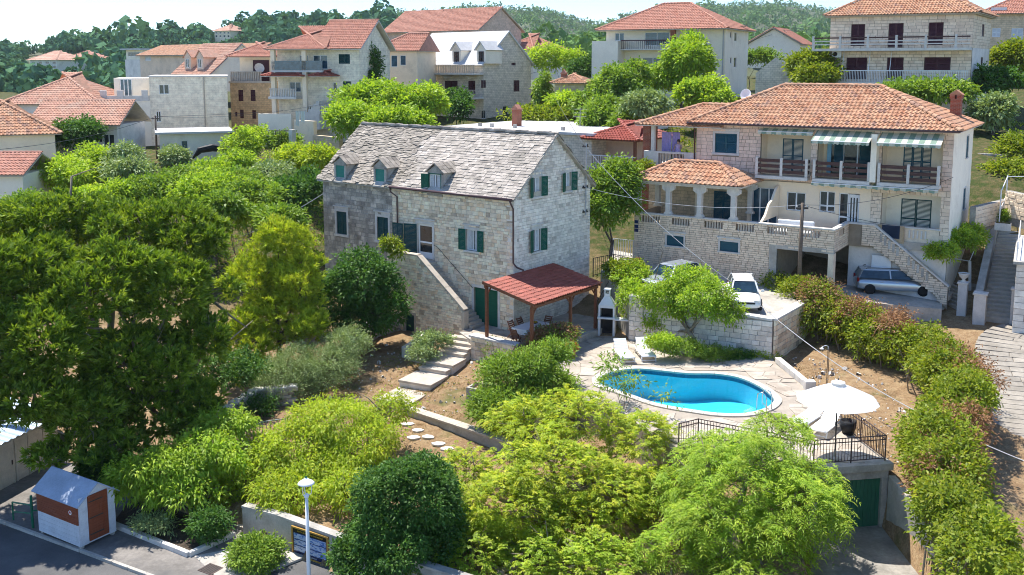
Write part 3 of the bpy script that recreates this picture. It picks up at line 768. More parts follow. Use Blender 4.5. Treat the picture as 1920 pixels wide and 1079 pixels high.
def ridge_tiles(parent, a, b, mat, r=.15, step_=.38, limit=60, name='ridge_tile'):
 a = np.array(a, float); b = np.array(b, float); d = b - a; Ln = np.linalg.norm(d); d /= Ln
 x = np.cross(d, (0, 0, 1)); x /= np.linalg.norm(x); z = np.cross(x, d)
 v = []; f = []; n = 6
 for e, (yy, s) in enumerate(((0, 1.12), (1.06, .95))):
  for k in range(n + 1):
   t = math.pi * k / n; v.append((math.cos(t) * s, yy, math.sin(t) * s * .8 + (.1 if e == 0 else 0)))
 for k in range(n): f.append((k, k + 1, n + 2 + k, n + 1 + k))
 f.append(tuple(range(n, -1, -1)))
 T = []; cnt = max(1, int(round(Ln / step_))); st_ = Ln / cnt
 for i in range(cnt): T.append(tmat(a + d * st_ * i, x * r, d * st_, z * r))
 pieces(name, [(np.array(v), f)], T, mat, parent, limit)
def hip_roof(parent, x0, x1, y0, y1, ze, rise, mat, under, tw=.25, th=.34, limit=0, ridge_along='x', lo=False, slab=True, hl=None, hr=None):
 ym = (y0 + y1) / 2; half = (y1 - y0) / 2
 hl = half if hl is None else hl; hr = half if hr is None else hr
 rx0, rx1 = x0 + hl, x1 - hr; zr = ze + rise
 mb = MB()
 A, B, C, D = (x0, y0, ze), (x1, y0, ze), (x1, y1, ze), (x0, y1, ze); E_, F_ = (rx0, ym, zr), (rx1, ym, zr)
 mb.quad(A, B, F_, E_); mb.quad(B, C, F_); mb.quad(C, D, E_, F_); mb.quad(D, A, E_); mb.quad(A, D, C, B)
 roof = mb.build('roof', mat, parent)
 MB().box(x0 + .02, x1 - .02, y0 + .02, y1 - .02, ze - .06, ze - .004).build('eaves', under, parent)
 pr = TILE_LO if lo else TILE
 sl = math.hypot(half, rise); cs, sn = half / sl, rise / sl
 tile_roof(roof, A, (1, 0, 0), (0, cs, sn), [(0, -.05), (x1 - x0, -.05), (x1 - x0 - hr, sl), (hl, sl)], tw, th, mat, limit, protos=pr, lift=.01)
 if hr > .05:
  s2 = math.hypot(hr, rise); tile_roof(roof, B, (0, 1, 0), (-hr / s2, 0, rise / s2), [(0, -.05), (y1 - y0, -.05), (half, s2)], tw, th, mat, limit // 3, protos=pr, lift=.01)
 rl = 30 if limit else 0
 up = np.array((0, 0, .05))
 if rx1 - rx0 > .2: ridge_tiles(roof, np.array(E_) + up, np.array(F_) + up, mat, .16, .4, rl)
 if hr > .05: ridge_tiles(roof, np.array(B) + up, np.array(F_) + up, mat, .16, .4, rl); pass
 if hl > .05: ridge_tiles(roof, np.array(A) + up, np.array(E_) + up, mat, .16, .4, rl); pass
 return roof
def gable_roof(parent, x0, x1, y0, y1, ze, rise, mat, under, tw=.25, th=.34, limit=0, axis='x', lo=True, thick=.1):
 mb = MB()
 if axis == 'x':
  ym = (y0 + y1) / 2; half = ym - y0; sl = math.hypot(half, rise); cs, sn = half / sl, rise / sl; zr = ze + rise
  for (a, b, c, d) in (((x0, y0, ze), (x1, y0, ze), (x1, ym, zr), (x0, ym, zr)), ((x1, y1, ze), (x0, y1, ze), (x0, ym, zr), (x1, ym, zr))):
   p = [np.array(k) for k in (a, b, c, d)]; q = [k - (0, 0, thick) for k in p]
   mb._add(p + q, [(0, 1, 2, 3), (7, 6, 5, 4), (0, 4, 5, 1), (1, 5, 6, 2), (2, 6, 7, 3), (3, 7, 4, 0)])
  roof = mb.build('roof', under, parent); W_ = x1 - x0
  tile_roof(roof, (x0, y0, ze), (1, 0, 0), (0, cs, sn), [(0, -.05), (W_, -.05), (W_, sl), (0, sl)], tw, th, mat, limit, protos=TILE_LO if lo else TILE, lift=.01)
  ridge_tiles(roof, (x0, ym, zr + .04), (x1, ym, zr + .04), mat, .12, .4, 20 if limit else 0)
 else:
  xm = (x0 + x1) / 2; half = xm - x0; sl = math.hypot(half, rise); cs, sn = half / sl, rise / sl; zr = ze + rise
  for (a, b, c, d) in (((x1, y0, ze), (x1, y1, ze), (xm, y1, zr), (xm, y0, zr)), ((x0, y1, ze), (x0, y0, ze), (xm, y0, zr), (xm, y1, zr))):
   p = [np.array(k) for k in (a, b, c, d)]; q = [k - (0, 0, thick) for k in p]
   mb._add(p + q, [(0, 1, 2, 3), (7, 6, 5, 4), (0, 4, 5, 1), (1, 5, 6, 2), (2, 6, 7, 3), (3, 7, 4, 0)])
  roof = mb.build('roof', under, parent); W_ = y1 - y0
  tile_roof(roof, (x1, y0, ze), (0, 1, 0), (-cs, 0, sn), [(0, -.05), (W_, -.05), (W_, sl), (0, sl)], tw, th, mat, limit, protos=TILE_LO if lo else TILE, lift=.01)
  tile_roof(roof, (x0, y1, ze), (0, -1, 0), (cs, 0, sn), [(0, -.05), (W_, -.05), (W_, sl), (0, sl)], tw, th, mat, limit, protos=TILE_LO, lift=.01)
  ridge_tiles(roof, (xm, y0, zr + .04), (xm, y1, zr + .04), mat, .12, .4, 20 if limit else 0)
 return roof
def box_walls(parent, x0, x1, y0, y1, z0, z1, mat, holes_front=(), holes_right=(), holes_left=(), gable=None, reveal=.18, name='wall'):
 mb = MB(fr_front(y0)); wall_sheet(mb, (x0, x1, z0, z1), holes_front, reveal, None)
 mb.fr = fr_right(x1); wall_sheet(mb, (y0, y1, z0, z1), holes_right, reveal)
 mb.fr = fr_left(x0); wall_sheet(mb, (-y1, -y0, z0, z1), [(-b, -a, c, d) for a, b, c, d in holes_left], reveal)
 mb.fr = fr_back(y1); wall_sheet(mb, (-x1, -x0, z0, z1))
 mb.fr = None
 if gable:
  ax, rise = gable
  if ax == 'x':
   ym = (y0 + y1) / 2; mb.quad((x1, y0, z1), (x1, y1, z1), (x1, ym, z1 + rise)); mb.quad((x0, y1, z1), (x0, y0, z1), (x0, ym, z1 + rise))
  else:
   xm = (x0 + x1) / 2; mb.quad((x0, y0, z1), (x1, y0, z1), (xm, y0, z1 + rise)); mb.quad((x1, y1, z1), (x0, y1, z1), (xm, y1, z1 + rise))
 else: mb.quad((x0, y0, z1), (x1, y0, z1), (x1, y1, z1), (x0, y1, z1))
 return mb.build(name, mat, parent)
def railing(name, pts, h, parent, mat, step_=.12, r=.008, post=.022, rails=(1.0, .12), bar_limit=200):
 pts = [np.array(p, float) for p in pts]
 T = []
 bp = (np.array([(-.5, -.5, 0), (.5, -.5, 0), (.5, .5, 0), (-.5, .5, 0), (-.5, -.5, 1), (.5, -.5, 1), (.5, .5, 1), (-.5, .5, 1)]), MB.BOXF)
 for i, p in enumerate(pts):
  MB().box(p[0] - post, p[0] + post, p[1] - post, p[1] + post, p[2], p[2] + h * 1.02).build('post', mat, parent)
 for a, b in zip(pts[:-1], pts[1:]):
  for k in rails:
   MB().bar(a + (0, 0, h * k), b + (0, 0, h * k), .035, .03).build('rail', mat, parent)
  Ln = np.linalg.norm(b - a); n = max(2, int(Ln / step_))
  for i in range(1, n):
   q = a + (b - a) * i / n; T.append(tmat(q + (0, 0, h * min(rails)), (r * 2, 0, 0), (0, r * 2, 0), (0, 0, h * (max(rails) - min(rails)))))
 pieces('bar', [bp], T, mat, parent, bar_limit)
 return parent
def balustrade(fr, x0, x1, z0, h, parent, mat, n, w=.1, d=.12):
 o, A = fr; T = []
 bp = (np.array([(-.5, -.5, 0), (.5, -.5, 0), (.5, .5, 0), (-.5, .5, 0), (-.42, -.42, .5), (.42, -.42, .5), (.42, .42, .5), (-.42, .42, .5), (-.5, -.5, 1), (.5, -.5, 1), (.5, .5, 1), (-.5, .5, 1)]),
  [(0, 3, 2, 1), (0, 1, 5, 4), (1, 2, 6, 5), (2, 3, 7, 6), (3, 0, 4, 7), (4, 5, 9, 8), (5, 6, 10, 9), (6, 7, 11, 10), (7, 4, 8, 11), (8, 9, 10, 11)])
 for i in range(n):
  xc = x0 + (x1 - x0) * (i + .5) / n
  T.append(tmat(o + A[0] * xc + A[2] * z0 + A[1] * d * .5, A[0] * w, A[1] * d, A[2] * h))
 pieces('baluster', [bp], T, mat, parent, 300)
# ------------------------------------------------------------------ the stone house
MHZ = -37.8
MHO = (.09, 54.15, 0.0)
class Fr2:
 def __init__(s, o, deg): s.o = np.array(o, float); r = R(deg); s.x = np.array([math.cos(r), math.sin(r), 0]); s.y = np.array([-math.sin(r), math.cos(r), 0])
 def w(s, x, y, z): return s.o * (1, 1, 0) + s.x * x + s.y * y + np.array([0, 0, z])
MH = Fr2(MHO, MHZ)
house = thing('stone_house', 'old three storey stone house with stone slab roof, dormers and green shutters', 'house', MHO, R(MHZ))
XL, XM, D_, ZE, ZR = -15.7, -9.4, 7.7, 7.75, 10.93
rise = ZR - ZE; ym = D_ / 2
# openings
fh = [(-2.89, -1.12, 0, 2.18), (-7.3, -6.08, 3.36, 5.46), (-3.47, -2.6, 4.28, 5.5), (-6.27, -5.39, 7.4, ZE)]
oh = [(-14.45, -13.5, 4.08, 5.55), (-10.75, -9.78, 4.05, 5.55), (-14.41, -13.62, 7.38, ZE), (-10.82, -10.03, 7.38, ZE)]
rh = [(1.78, 2.54, 7.45, 8.58), (4.97, 5.59, 7.47, 8.58), (1.8, 2.52, 4.28, 5.56)]
mb = MB(fr_front()); wall_sheet(mb, (XM, 0, -1.6, ZE), fh, .22)
w_front = mb.build('wall', M['mortar'], house, label='pale rubble stone front wall with green doors')
mb = MB(fr_front()); wall_sheet(mb, (XL, XM, -1.6, ZE), oh, .22)
mb.fr = fr_left(XL); wall_sheet(mb, (-D_, 0, -1.6, ZE)); mb.fr = None; mb.quad((XL, D_, ZE), (XL, 0, ZE), (XL, ym, ZR))
w_old = mb.build('wall', M['mortar_grey'], house, label='older weathered grey stone wall')
mb = MB(fr_right(0)); wall_sheet(mb, (0, D_, -1.0, ZE), rh[2:], .22)
# gable with two window holes: fill around them
xs_g = [0, 1.78, 2.54, 4.97, 5.59, D_]
def roofz(y): return ZE + rise * (1 - abs(y - ym) / ym)
for i in range(5):
 a, b = xs_g[i], xs_g[i + 1]
 cuts = sorted({a, b, *([ym] if a < ym < b else [])})
 for c, d in zip(cuts[:-1], cuts[1:]):
  if i in (1, 3):
   h_ = rh[0] if i == 1 else rh[1]
   mb.quad((c, 0, h_[3]), (d, 0, h_[3]), (d, 0, roofz(d)), (c, 0, roofz(c)))
   # below the eave line the hole dips into the wall sheet
  else: mb.quad((c, 0, ZE), (d, 0, ZE), (d, 0, roofz(d)), (c, 0, roofz(c)))
for h_ in rh[:2]:
 a, b, c, d = h_
 for q in (((a, 0, c), (a, 0, d), (a, .22, d), (a, .22, c)), ((b, 0, c), (b, .22, c), (b, .22, d), (b, 0, d)), ((a, 0, d), (b, 0, d), (b, .22, d), (a, .22, d))): mb.quad(*q)
w_right = mb.build('wall', M['mortar'], house, label='white stone gable wall with three green shuttered windows')
mb = MB(fr_back(D_)); wall_sheet(mb, (0, -XL, -1, ZE)); mb.build('wall', M['mortar_grey'], house)
# stones
def grow(h, s=.15): return (h[0] - s, h[1] + s, h[2] - s, h[3] + s + .05)
stone_wall(fr_front(), (XM, 0, -.3, ZE - .03), w_front, M['stone'], [grow(h) for h in fh], ch=(.15, .26), cw=(.2, .5), limit=130, seed=1)
stone_wall(fr_right(0), (0, D_, -.1, ZR - .1), w_right, M['stone_white'], [grow(h) for h in rh], poly=[(-.05, -.5), (D_ + .05, -.5), (D_ + .05, ZE - .02), (ym, ZR - .06), (-.05, ZE - .02)], ch=(.13, .22), cw=(.2, .48), limit=110, seed=2, proud=.022)
stone_wall(fr_front(), (XL, XM, -1.2, ZE - .03), w_old, M['stone_old'], [grow(h, .1) for h in oh], ch=(.18, .32), cw=(.22, .6), limit=60, seed=3, proud=.02)
# quoins at the near corner
T = []
for i in range(26):
 z = .02 + i * .298;
 if z > ZE - .25: break
 lx, ly = (.5, .3) if i % 2 else (.3, .5)
 T.append(tmat((-lx / 2 + .03, ly / 2 - .03, z + .145), (lx + .012, 0, 0), (0, ly + .012, 0), (0, 0, .275)))
cube = (np.array([(-.5, -.5, -.5), (.5, -.5, -.5), (.5, .5, -.5), (-.5, .5, -.5), (-.47, -.47, .5), (.47, -.47, .5), (.47, .47, .5), (-.47, .47, .5)]), MB.BOXF)
pieces('quoin', [cube], T, M['stone_white'], w_front, 40)
# doors and windows
F = fr_front(); RW = fr_right(0)
surround(F, *fh[0], house, M['limestone_white'], .16, .05, door=True, name='door_surround')
d_ = MB(F); d_.box(-2.89, -2.01, .1, .16, .02, 2.18); dl = d_.build('door', M['green'], house, bevel=.008)
d_ = MB(F); d_.box(-2.0, -1.12, .1, .16, .02, 2.18); dr = d_.build('door', M['green'], house, bevel=.008)
for o_, a in ((dl, -2.89), (dr, -2.0)):
 for (p, q) in ((.12, .95), (1.05, 2.08)):
  pb = MB(F); pb.box(a + .1, a + .78, .085, .1, p, q); pb.build('door_panel', M['green'], o_, bevel=.02)
MB(F).tube([(-1.95, .06, 1.0), (-1.95, .02, 1.02), (-1.86, .02, 1.02)], .012).build('door_handle', M['iron'], dr)
surround(F, *fh[1], house, M['limestone_white'], .14, .05, lintel=.12, door=True, name='door_surround')
gd = window(F, -7.3, -6.08, 3.38, 5.46, house, leaves=1, fw=.12, bar=4.35, inset=.06, name='glass_door')
MB(F).box(-7.18, -6.2, .075, .12, 3.5, 3.75).build('kick_panel', M['white'], gd)
shutter(F, -8.16, -7.33, 3.4, 5.42, house, M['green_dark'], .08, .35, 'r')
shutter(F, -9.0, -8.18, 3.4, 5.40, house, M['green_dark'], .40, .05, 'r')
# first-floor window with open shutters
def open_window(fr, h, sw, parent, ang=.12):
 surround(fr, *h, parent, M['limestone_white'], .12, .03, lintel=.14)
 window(fr, *h, parent, curtain=True)
 shutter(fr, h[0] - sw, h[0] - .01, h[2], h[3], parent, M['green'], .07, ang, 'r')
 shutter(fr, h[1] + .01, h[1] + sw, h[2], h[3], parent, M['green'], .07, ang, 'l')
open_window(F, fh[2], .5, house)
for h in rh: open_window(RW, h, .45, house, .3)
for h in oh[:2]:
 surround(F, *h, house, M['limestone_white'], .15, .04, lintel=.16)
 xm_ = (h[0] + h[1]) / 2
 shutter(F, h[0] + .01, xm_ - .005, h[2], h[3], house, M['green_dark'], -.04)
 shutter(F, xm_ + .005, h[1] - .01, h[2], h[3], house, M['green_dark'], -.04)
# roof of stone slabs
roof_u = MB(); ev = .28
for (a, b, c, d) in (((XL - .25, -ev, ZE - .23), (.22, -ev, ZE - .23), (.22, ym, ZR), (XL - .25, ym, ZR)), ((.22, D_ + ev, ZE - .23), (XL - .25, D_ + ev, ZE - .23), (XL - .25, ym, ZR), (.22, ym, ZR))):
 p = [np.array(k, float) for k in (a, b, c, d)]; q = [k - (0, 0, .1) for k in p]
 roof_u._add(p + q, [(0, 1, 2, 3), (7, 6, 5, 4), (0, 4, 5, 1), (1, 5, 6, 2), (2, 6, 7, 3), (3, 7, 4, 0)])
roof = roof_u.build('roof', M['stone_grey'], house, label='pale stone slab roof, older and rougher at its left end')
def slab_protos(k, n):
 out = []
 for s in range(n):
  r = np.random.default_rng(k + s); e = lambda a: r.uniform(-a, a)
  pts = [(0 + e(.04), 0 + e(.07)), (.33 + e(.06), e(.08)), (.68 + e(.06), e(.08)), (1 + e(.04), 0 + e(.07)), (1 + e(.03), 1.35), (0 + e(.03), 1.35)]
  z0 = [.55 + e(.12), .6 + e(.12), .58 + e(.12), .55 + e(.12), 0, 0]
  v = [(x, y, z + .45) for (x, y), z in zip(pts, z0)] + [(x, y, z - .35) for (x, y), z in zip(pts, z0)]
  f = [(0, 1, 2, 3, 4, 5)] + [(6 + i, 6 + (i + 1) % 6, (i + 1) % 6, i) for i in range(6)]
  out.append((np.array(v), f))
 return out
half = ym + ev; rs = rise + .23; sl = math.hypot(half, rs); cs_, sn_ = half / sl, rs / sl
def slab_rows(o, X, Y, W, sl, th, cw, skip, seed, rough):
 r = np.random.default_rng(seed); X = np.array(X, float); Y = np.array(Y, float); Z = np.cross(X, Y); T = []; y = -.04
 while y < sl:
  x = -.03 + r.uniform(-.1, 0); h = th * r.uniform(.85, 1.18)
  while x < W:
   w = min(r.uniform(*cw), W + .05 - x)
   if w < .08: break
   if not skip(x + w / 2, y + h / 2):
    a = r.normal(0, rough)
    p = np.array(o) + X * x + Y * (y + r.normal(0, rough * .6)) + Z * (.01 + r.uniform(0, rough * .5))
    T.append(tmat(p, (X * math.cos(a) + Y * math.sin(a)) * (w - .012), (Y * math.cos(a) - X * math.sin(a)) * h, Z * .05 * r.uniform(.8, 1.4)))
   x += w
  y += h
 return T
W_ = .22 - (XL - .25)
dorm = [(-14.41, -13.62), (-10.82, -10.03), (-6.27, -5.39)]
def skip(x, y):
 lx = x + XL - .25
 for a, b in dorm:
  if a - .12 < lx < b + .12 and y < 1.15: return True
 return False
split = XM - (XL - .25) + .6
A_ = slab_rows((XL - .25, -ev, ZE - .23), (1, 0, 0), (0, cs_, sn_), W_, sl, .215, (.24, .5), lambda x, y: skip(x, y) or x < split + .6 * math.sin(y * 1.3), 4, .02)
pieces('roof_slab', slab_protos(10, 6), A_, M['slab'], roof, 170, facing=(0, -sn_, cs_))
B_ = slab_rows((XL - .25, -ev, ZE - .23), (1, 0, 0), (0, cs_, sn_), W_, sl, .165, (.15, .36), lambda x, y: skip(x, y) or x >= split + .6 * math.sin(y * 1.3), 5, .07)
pieces('roof_slab', slab_protos(30, 6), B_, M['slab_old'], roof, 130, facing=(0, -sn_, cs_))
C_ = slab_rows((.22, D_ + ev, ZE - .23), (-1, 0, 0), (0, -cs_, sn_), W_, sl, .3, (.4, .8), lambda x, y: False, 6, .03)
pieces('roof_slab', slab_protos(50, 4), C_, M['slab'], roof, 0)
T = []
for i in range(40):
 x = XL - .2 + i * .4; r_ = random.uniform(-.03, .03)
 T.append(tmat((x + .2, ym, ZR + .06 + r_), (.39, 0, r_ * .5), (0, .42, 0), (0, 0, .12)))
pieces('ridge_stone', [cube], T, M['slab'], roof, 40)
# verge stones along the right gable
T = []
for s in (-1, 1):
 for i in range(13):
  k0 = (i + .5) / 13; y = ym + s * (ym + .2) * (1 - k0); z = ZE - .16 + (rise + .16) * k0
  d = np.array([0, -s * (ym + .2), rise + .16]); d /= np.linalg.norm(d); n_ = np.cross(d, (1, 0, 0)) * (1 if s < 0 else -1)
  n_ = np.array([0, d[2] * s, d[1] * -s]) if False else np.array([0, -d[2] * (-s), abs(d[1])])
  T.append(tmat((.12, y, z - .03), (.30, 0, 0), d * .40, n_ * .08))
pieces('verge_stone', [cube], T, M['limestone'], roof, 30)
# dormers
def dormer(a, b, mat_sh, opened, top=9.2):
 xm_ = (a + b) / 2; z0, z1 = 7.38, 8.53; ww = .14
 root = MB(); yb_ = 2.3
 for xx in (a - ww, b):
  root.box(xx, xx + ww, -.03, .14, z0, z1 + .12)
 # cheeks
 for xx, s in ((a - ww + .01, 1), (b + ww - .01, -1)):
  root.vprism([(0, 0)] * 0 or [(xx, z0 + .2), (xx + s * .06, z0 + .2), (xx + s * .06, z1 + .14), (xx, z1 + .14)], .14, yb_ * .62)
 root.vprism([(a - ww, z1), (b + ww, z1), (b + ww, z1 + .14), (xm_, top - .06), (a - ww, z1 + .14)], -.03, .14)
 root.box(a - ww - .03, b + ww + .03, -.1, .14, z0 - .12, z0)
 dm = root.build('dormer', M['stone_grey'], house)
 # small gabled roof of slabs
 T = []
 for s in (-1, 1):
  ex = xm_ + s * (abs(b - a) / 2 + ww + .14); ez = z1 + .06
  d = np.array([xm_ - ex, 0, top - ez]); Ld = np.linalg.norm(d); d /= Ld; n_ = np.cross((0, 1, 0), d) * (1 if s < 0 else -1)
  if n_[2] < 0: n_ = -n_
  for i in range(3):
   for j in range(6):
    yl = -.12 + j * .36; zc = ez + d[2] * Ld * (i + .5) / 3
    if yl > .2 + (zc - ZE) * 1.25: continue
    T.append(tmat(np.array([ex, 0, ez]) + d * Ld * (i + .5) / 3 + np.array([0, yl + .18, 0]) + n_ * .05, d * (Ld / 3 + .06), np.array([0, .35, 0]), n_ * .06))
 pieces('roof_slab', [cube], T, M['slab_old'], dm, 40)
 if opened:
  window(F, a, b, z0, z1, dm, curtain=True, inset=.03, frame_mat=M['white'])
  MB(F).box(a - .05, a, -.05, .1, z0, z1).box(b, b + .05, -.05, .1, z0, z1).box(a - .05, b + .05, -.05, .1, z1 - .003, z1 + .05).build('window_frame', M['green'], dm)
  shutter(F, a - .52, a - .03, z0, z1, dm, M['green'], .1, .25, 'r', False)
 else:
  shutter(F, a, xm_ - .004, z0, z1, dm, mat_sh, -.02, louvre=False)
  shutter(F, xm_ + .004, b, z0, z1, dm, mat_sh, -.02, louvre=False)
 return dm
dormer(*dorm[0], M['teal'], False, 9.08); dormer(*dorm[1], M['teal'], False, 9.12); dormer(*dorm[2], M['green'], True, 9.12)
# gutter and downpipes
MB().tube([(XM + .1, -ev - .07, ZE - .2), (.15, -ev - .07, ZE - .22)], .075, 8).build('gutter', M['pipe'], house, smooth=True)
MB().tube([(XM + .15, -ev - .07, ZE - .25), (XM + .15, -ev - .02, ZE - .5), (XM + .5, -.1, ZE - .8), (XM + .5, -.1, 3.4)], .045, 8).build('downpipe', M['pipe'], house, smooth=True)
MB().tube([(.0, -ev - .07, ZE - .28), (.02, -ev, ZE - .45), (.05, -.1, ZE - .75), (.05, -.1, 3.95), (.18, .05, 3.7), (.4, .4, 3.5)], .05, 8).build('downpipe', M['pipe'], house, smooth=True)
# outside stair with its parapet wall
SO = -1.4
st_holes = [(-7.11, -6.36, -1.3, .2)]
prof = [(-8.5, -1.6), (-2.5, -1.6), (-2.5, 1.08), (-6.02, 3.8), (-8.5, 3.8)]
mb = MB(frame((0, SO, 0), (1, 0, 0), (0, 1, 0)))
# front sheet in two bands around the small cellar door
mb.quad((-8.5, 0, -1.6), (-7.11, 0, -1.6), (-7.11, 0, 3.8), (-8.5, 0, 3.8)); mb.quad((-7.11, 0, .2), (-6.36, 0, .2), (-6.36, 0, 3.8), (-7.11, 0, 3.8))
mb.quad((-6.36, 0, -1.6), (-2.5, 0, -1.6), (-2.5, 0, 1.08), (-6.02, 0, 3.8), (-6.36, 0, 3.8))
mb.quad((-7.11, 0, -1.6), (-6.36, 0, -1.6), (-6.36, 0, -1.3), (-7.11, 0, -1.3))
mb.box(-8.5, -8.25, .3, 1.4, -1.6, 3.8)
mb.fr = frame((0, SO + .3, 0), (1, 0, 0), (0, 1, 0)); mb.quad(*[(x, 0, z) for x, z in reversed(prof)])
mb.fr = None
mb.quad((-2.5, SO, -1.6), (-2.5, SO + .3, -1.6), (-2.5, SO + .3, 1.08), (-2.5, SO, 1.08))
mb.quad((-8.5, SO, -1.6), (-8.5, SO, 3.8), (-8.5, SO + .3, 3.8), (-8.5, SO + .3, -1.6))
stair = mb.build('outside_stair', M['mortar'], house, label='stone stair wall climbing to the upper door')
stone_wall(frame((0, SO, 0), (1, 0, 0), (0, 1, 0)), (-8.5, -2.5, -1.5, 3.8), stair, M['stone'], [(-7.25, -6.22, -1.6, .36)], poly=[(-8.55, -1.7), (-2.45, -1.7), (-2.45, 1.05), (-6.0, 3.78), (-8.55, 3.78)], ch=(.12, .2), cw=(.18, .42), limit=110, seed=7)
surround(frame((0, SO, 0), (1, 0, 0), (0, 1, 0)), -7.11, -6.36, -1.3, .2, stair, M['limestone'], .12, .03, door=True, name='door_surround')
MB(frame((0, SO, 0), (1, 0, 0), (0, 1, 0))).box(-7.11, -6.36, .1, .16, -1.3, .2).build('cellar_door', M['green_dark'], stair)
def cap(pts, name='coping_stone', w=.42, h=.1, n=1):
 for (a, b) in zip(pts[:-1], pts[1:]):
  a = np.array(a, float); b = np.array(b, float)
  k = max(1, int(round(np.linalg.norm(b - a) / .9)))
  for i in range(k):
   MB().bar(a + (b - a) * i / k, a + (b - a) * ((i + .994) / k), w, h).build(name, M['limestone'], stair, bevel=.012)
cap([(-8.6, SO + .15, 3.85), (-6.05, SO + .15, 3.85)]); cap([(-6.0, SO + .15, 3.83), (-2.46, SO + .15, 1.13)])
MB().box(-2.62, -2.42, SO - .06, SO + .36, -.05, 1.06).build('end_post', M['limestone'], stair, bevel=.01)
MB().box(-8.25, -5.75, SO + .3, 0, 3.2, 3.3).build('landing', M['limestone'], stair)
ns = 18
for i in range(ns):
 x1_ = -5.75 + i * (3.6 / ns); z_ = 3.3 - (i + 1) * (3.3 / (ns + 1))
 MB().box(x1_, x1_ + 3.6 / ns + .03, SO + .3, -.01, z_ - .17, z_).build('stair_tread', M['limestone'], stair)
MB().box(-8.25, -5.76, SO + .31, -.02, -1, 3.19).build('landing_core', M['stone_grey'], stair)
MB().tube([(-5.9, -.1, 4.3), (-5.6, -.12, 4.2), (-3.0, -.12, 2.2), (-2.95, -.05, 2.1)], .018, 6).build('handrail', M['iron'], stair)
for i, x in enumerate((-5.4, -4.3, -3.2)): MB().tube([(x, -.12, 4.1 - (x + 5.6) * .77), (x, 0, 4.05 - (x + 5.6) * .77)], .01, 5).build('rail_bracket', M['iron'], stair)
# cable bracket mast on the gable corner
mt = thing('cable_mast', 'thin steel mast with cable brackets on the stone gable corner', 'mast', MH.w(.12, 7.05, 6.9), R(MHZ))
MB().tube([(0, 0, -1.1), (0, 0, 3.3)], .035, 8).build('pole', M['cable_grey'], mt)
for z in (-.9, .6, 3.1):
 MB().box(-.14, .0, -.25, .25, z - .03, z + .03).build('bracket', M['iron'], mt)
 for y in (-.2, .2): MB().lathe([(.03, 0), (.045, .05), (.02, .1)], 8, (-.05, y, z + .03)).build('insulator', M['iron'], mt)
# ------------------------------------------------------------------ terrace, pool deck, garden steps and walls
DZ = -.35
def xy(u, v, z): p = G(u, v, z); return (float(p[0]), float(p[1]))
# house terrace (z = 0) beside and before the house
tp = [MH.w(-2.4, -1.9, 0), MH.w(-.7, -2.8, 0), MH.w(3.35, -2.75, 0), MH.w(3.6, 5.5, 0), MH.w(.0, 9, 0), MH.w(-2.4, 2, 0)]
mb = MB(); mb.prism([(p[0], p[1]) for p in tp], -2.0, -.02)
terr = tag(mb.build('terrace', M['stone_grey']), kind='structure')
def irregular_paving(parent, poly, z, cell, mat, seed, holes=None, limit=150, gap=.02):
 r = np.random.default_rng(seed); P = np.array(poly)
 x0, y0 = P.min(0) - cell; x1, y1 = P.max(0) + cell
 nx, ny = int((x1 - x0) / cell) + 2, int((y1 - y0) / (cell * .8)) + 2
 gx, gy = np.meshgrid(np.arange(nx), np.arange(ny)); X = x0 + gx * cell + (gy % 2) * cell * .4 + r.uniform(-.24, .24, gx.shape) * cell
 Y = y0 + gy * cell * .8 + r.uniform(-.2, .2, gx.shape) * cell
 items = []
 for j in range(ny - 1):
  for i in range(nx - 1):
   q = np.array([(X[j, i], Y[j, i]), (X[j, i + 1], Y[j, i + 1]), (X[j + 1, i + 1], Y[j + 1, i + 1]), (X[j + 1, i], Y[j + 1, i])])
   c = q.mean(0)
   if not in_poly(c[0], c[1], poly): continue
   if not all(in_poly(*(c + (k - c) * .97), poly) for k in q):
    q = c + (q - c) * .8
    if not all(in_poly(*k, poly) for k in q): continue
   if holes is not None and any(holes(k[0], k[1]) for k in list(q) + [c]): continue
   q = c + (q - c) * (1 - gap / cell * 1.6)
   items.append((c, q, r.uniform(-.004, .006)))
 pr = proj(np.array([(c[0], c[1], z) for c, _, _ in items])); order = np.argsort(pr[:, 2]); big = set(order[:limit].tolist())
 rest = MB()
 for k, (c, q, dz) in enumerate(items):
  if k in big:
   m_ = MB(); m_.prism([tuple(a - c) for a in q], -.03, .012 + dz); o = m_.build('flagstone', mat, parent); o.location = (c[0], c[1], z)
  else: rest.prism([tuple(a) for a in q], z - .03, z + .012 + dz)
 if rest.v: tag(rest.build('flagstone', mat, parent), kind='stuff')
irregular_paving(terr, [(p[0], p[1]) for p in tp], 0, .6, M['paving'], 2, limit=80)
# pool outline
pool_px = [(1122, 712), (1135, 703), (1165, 695), (1200, 692.5), (1240, 696), (1290, 701), (1340, 702), (1385, 709), (1425, 726), (1450, 746), (1449, 757), (1432, 768), (1395, 776.5), (1345, 776), (1300, 770), (1262, 764), (1225, 756), (1185, 742), (1148, 730), (1126, 722)]
PP = spline([(*xy(u, v, DZ), 0) for u, v in pool_px] + [(*xy(*pool_px[0], DZ), 0)], 4)[:-1, :2]
PC = PP.mean(0)
def off(P, d):
 t_ = np.roll(P, -1, 0) - np.roll(P, 1, 0); t_ /= np.linalg.norm(t_, axis=1)[:, None]
 n_ = np.stack([t_[:, 1], -t_[:, 0]], -1)
 if ((P - PC) * n_).sum() < 0: n_ = -n_
 return P + n_ * d
OUT = off(PP, .34)
deck_px = [(1010, 690), (1085, 745), (1190, 790), (1262, 843), (1308, 830), (1526, 876), (1667, 866), (1573, 794), (1512, 728), (1455, 682), (1447, 669), (1180, 636)]
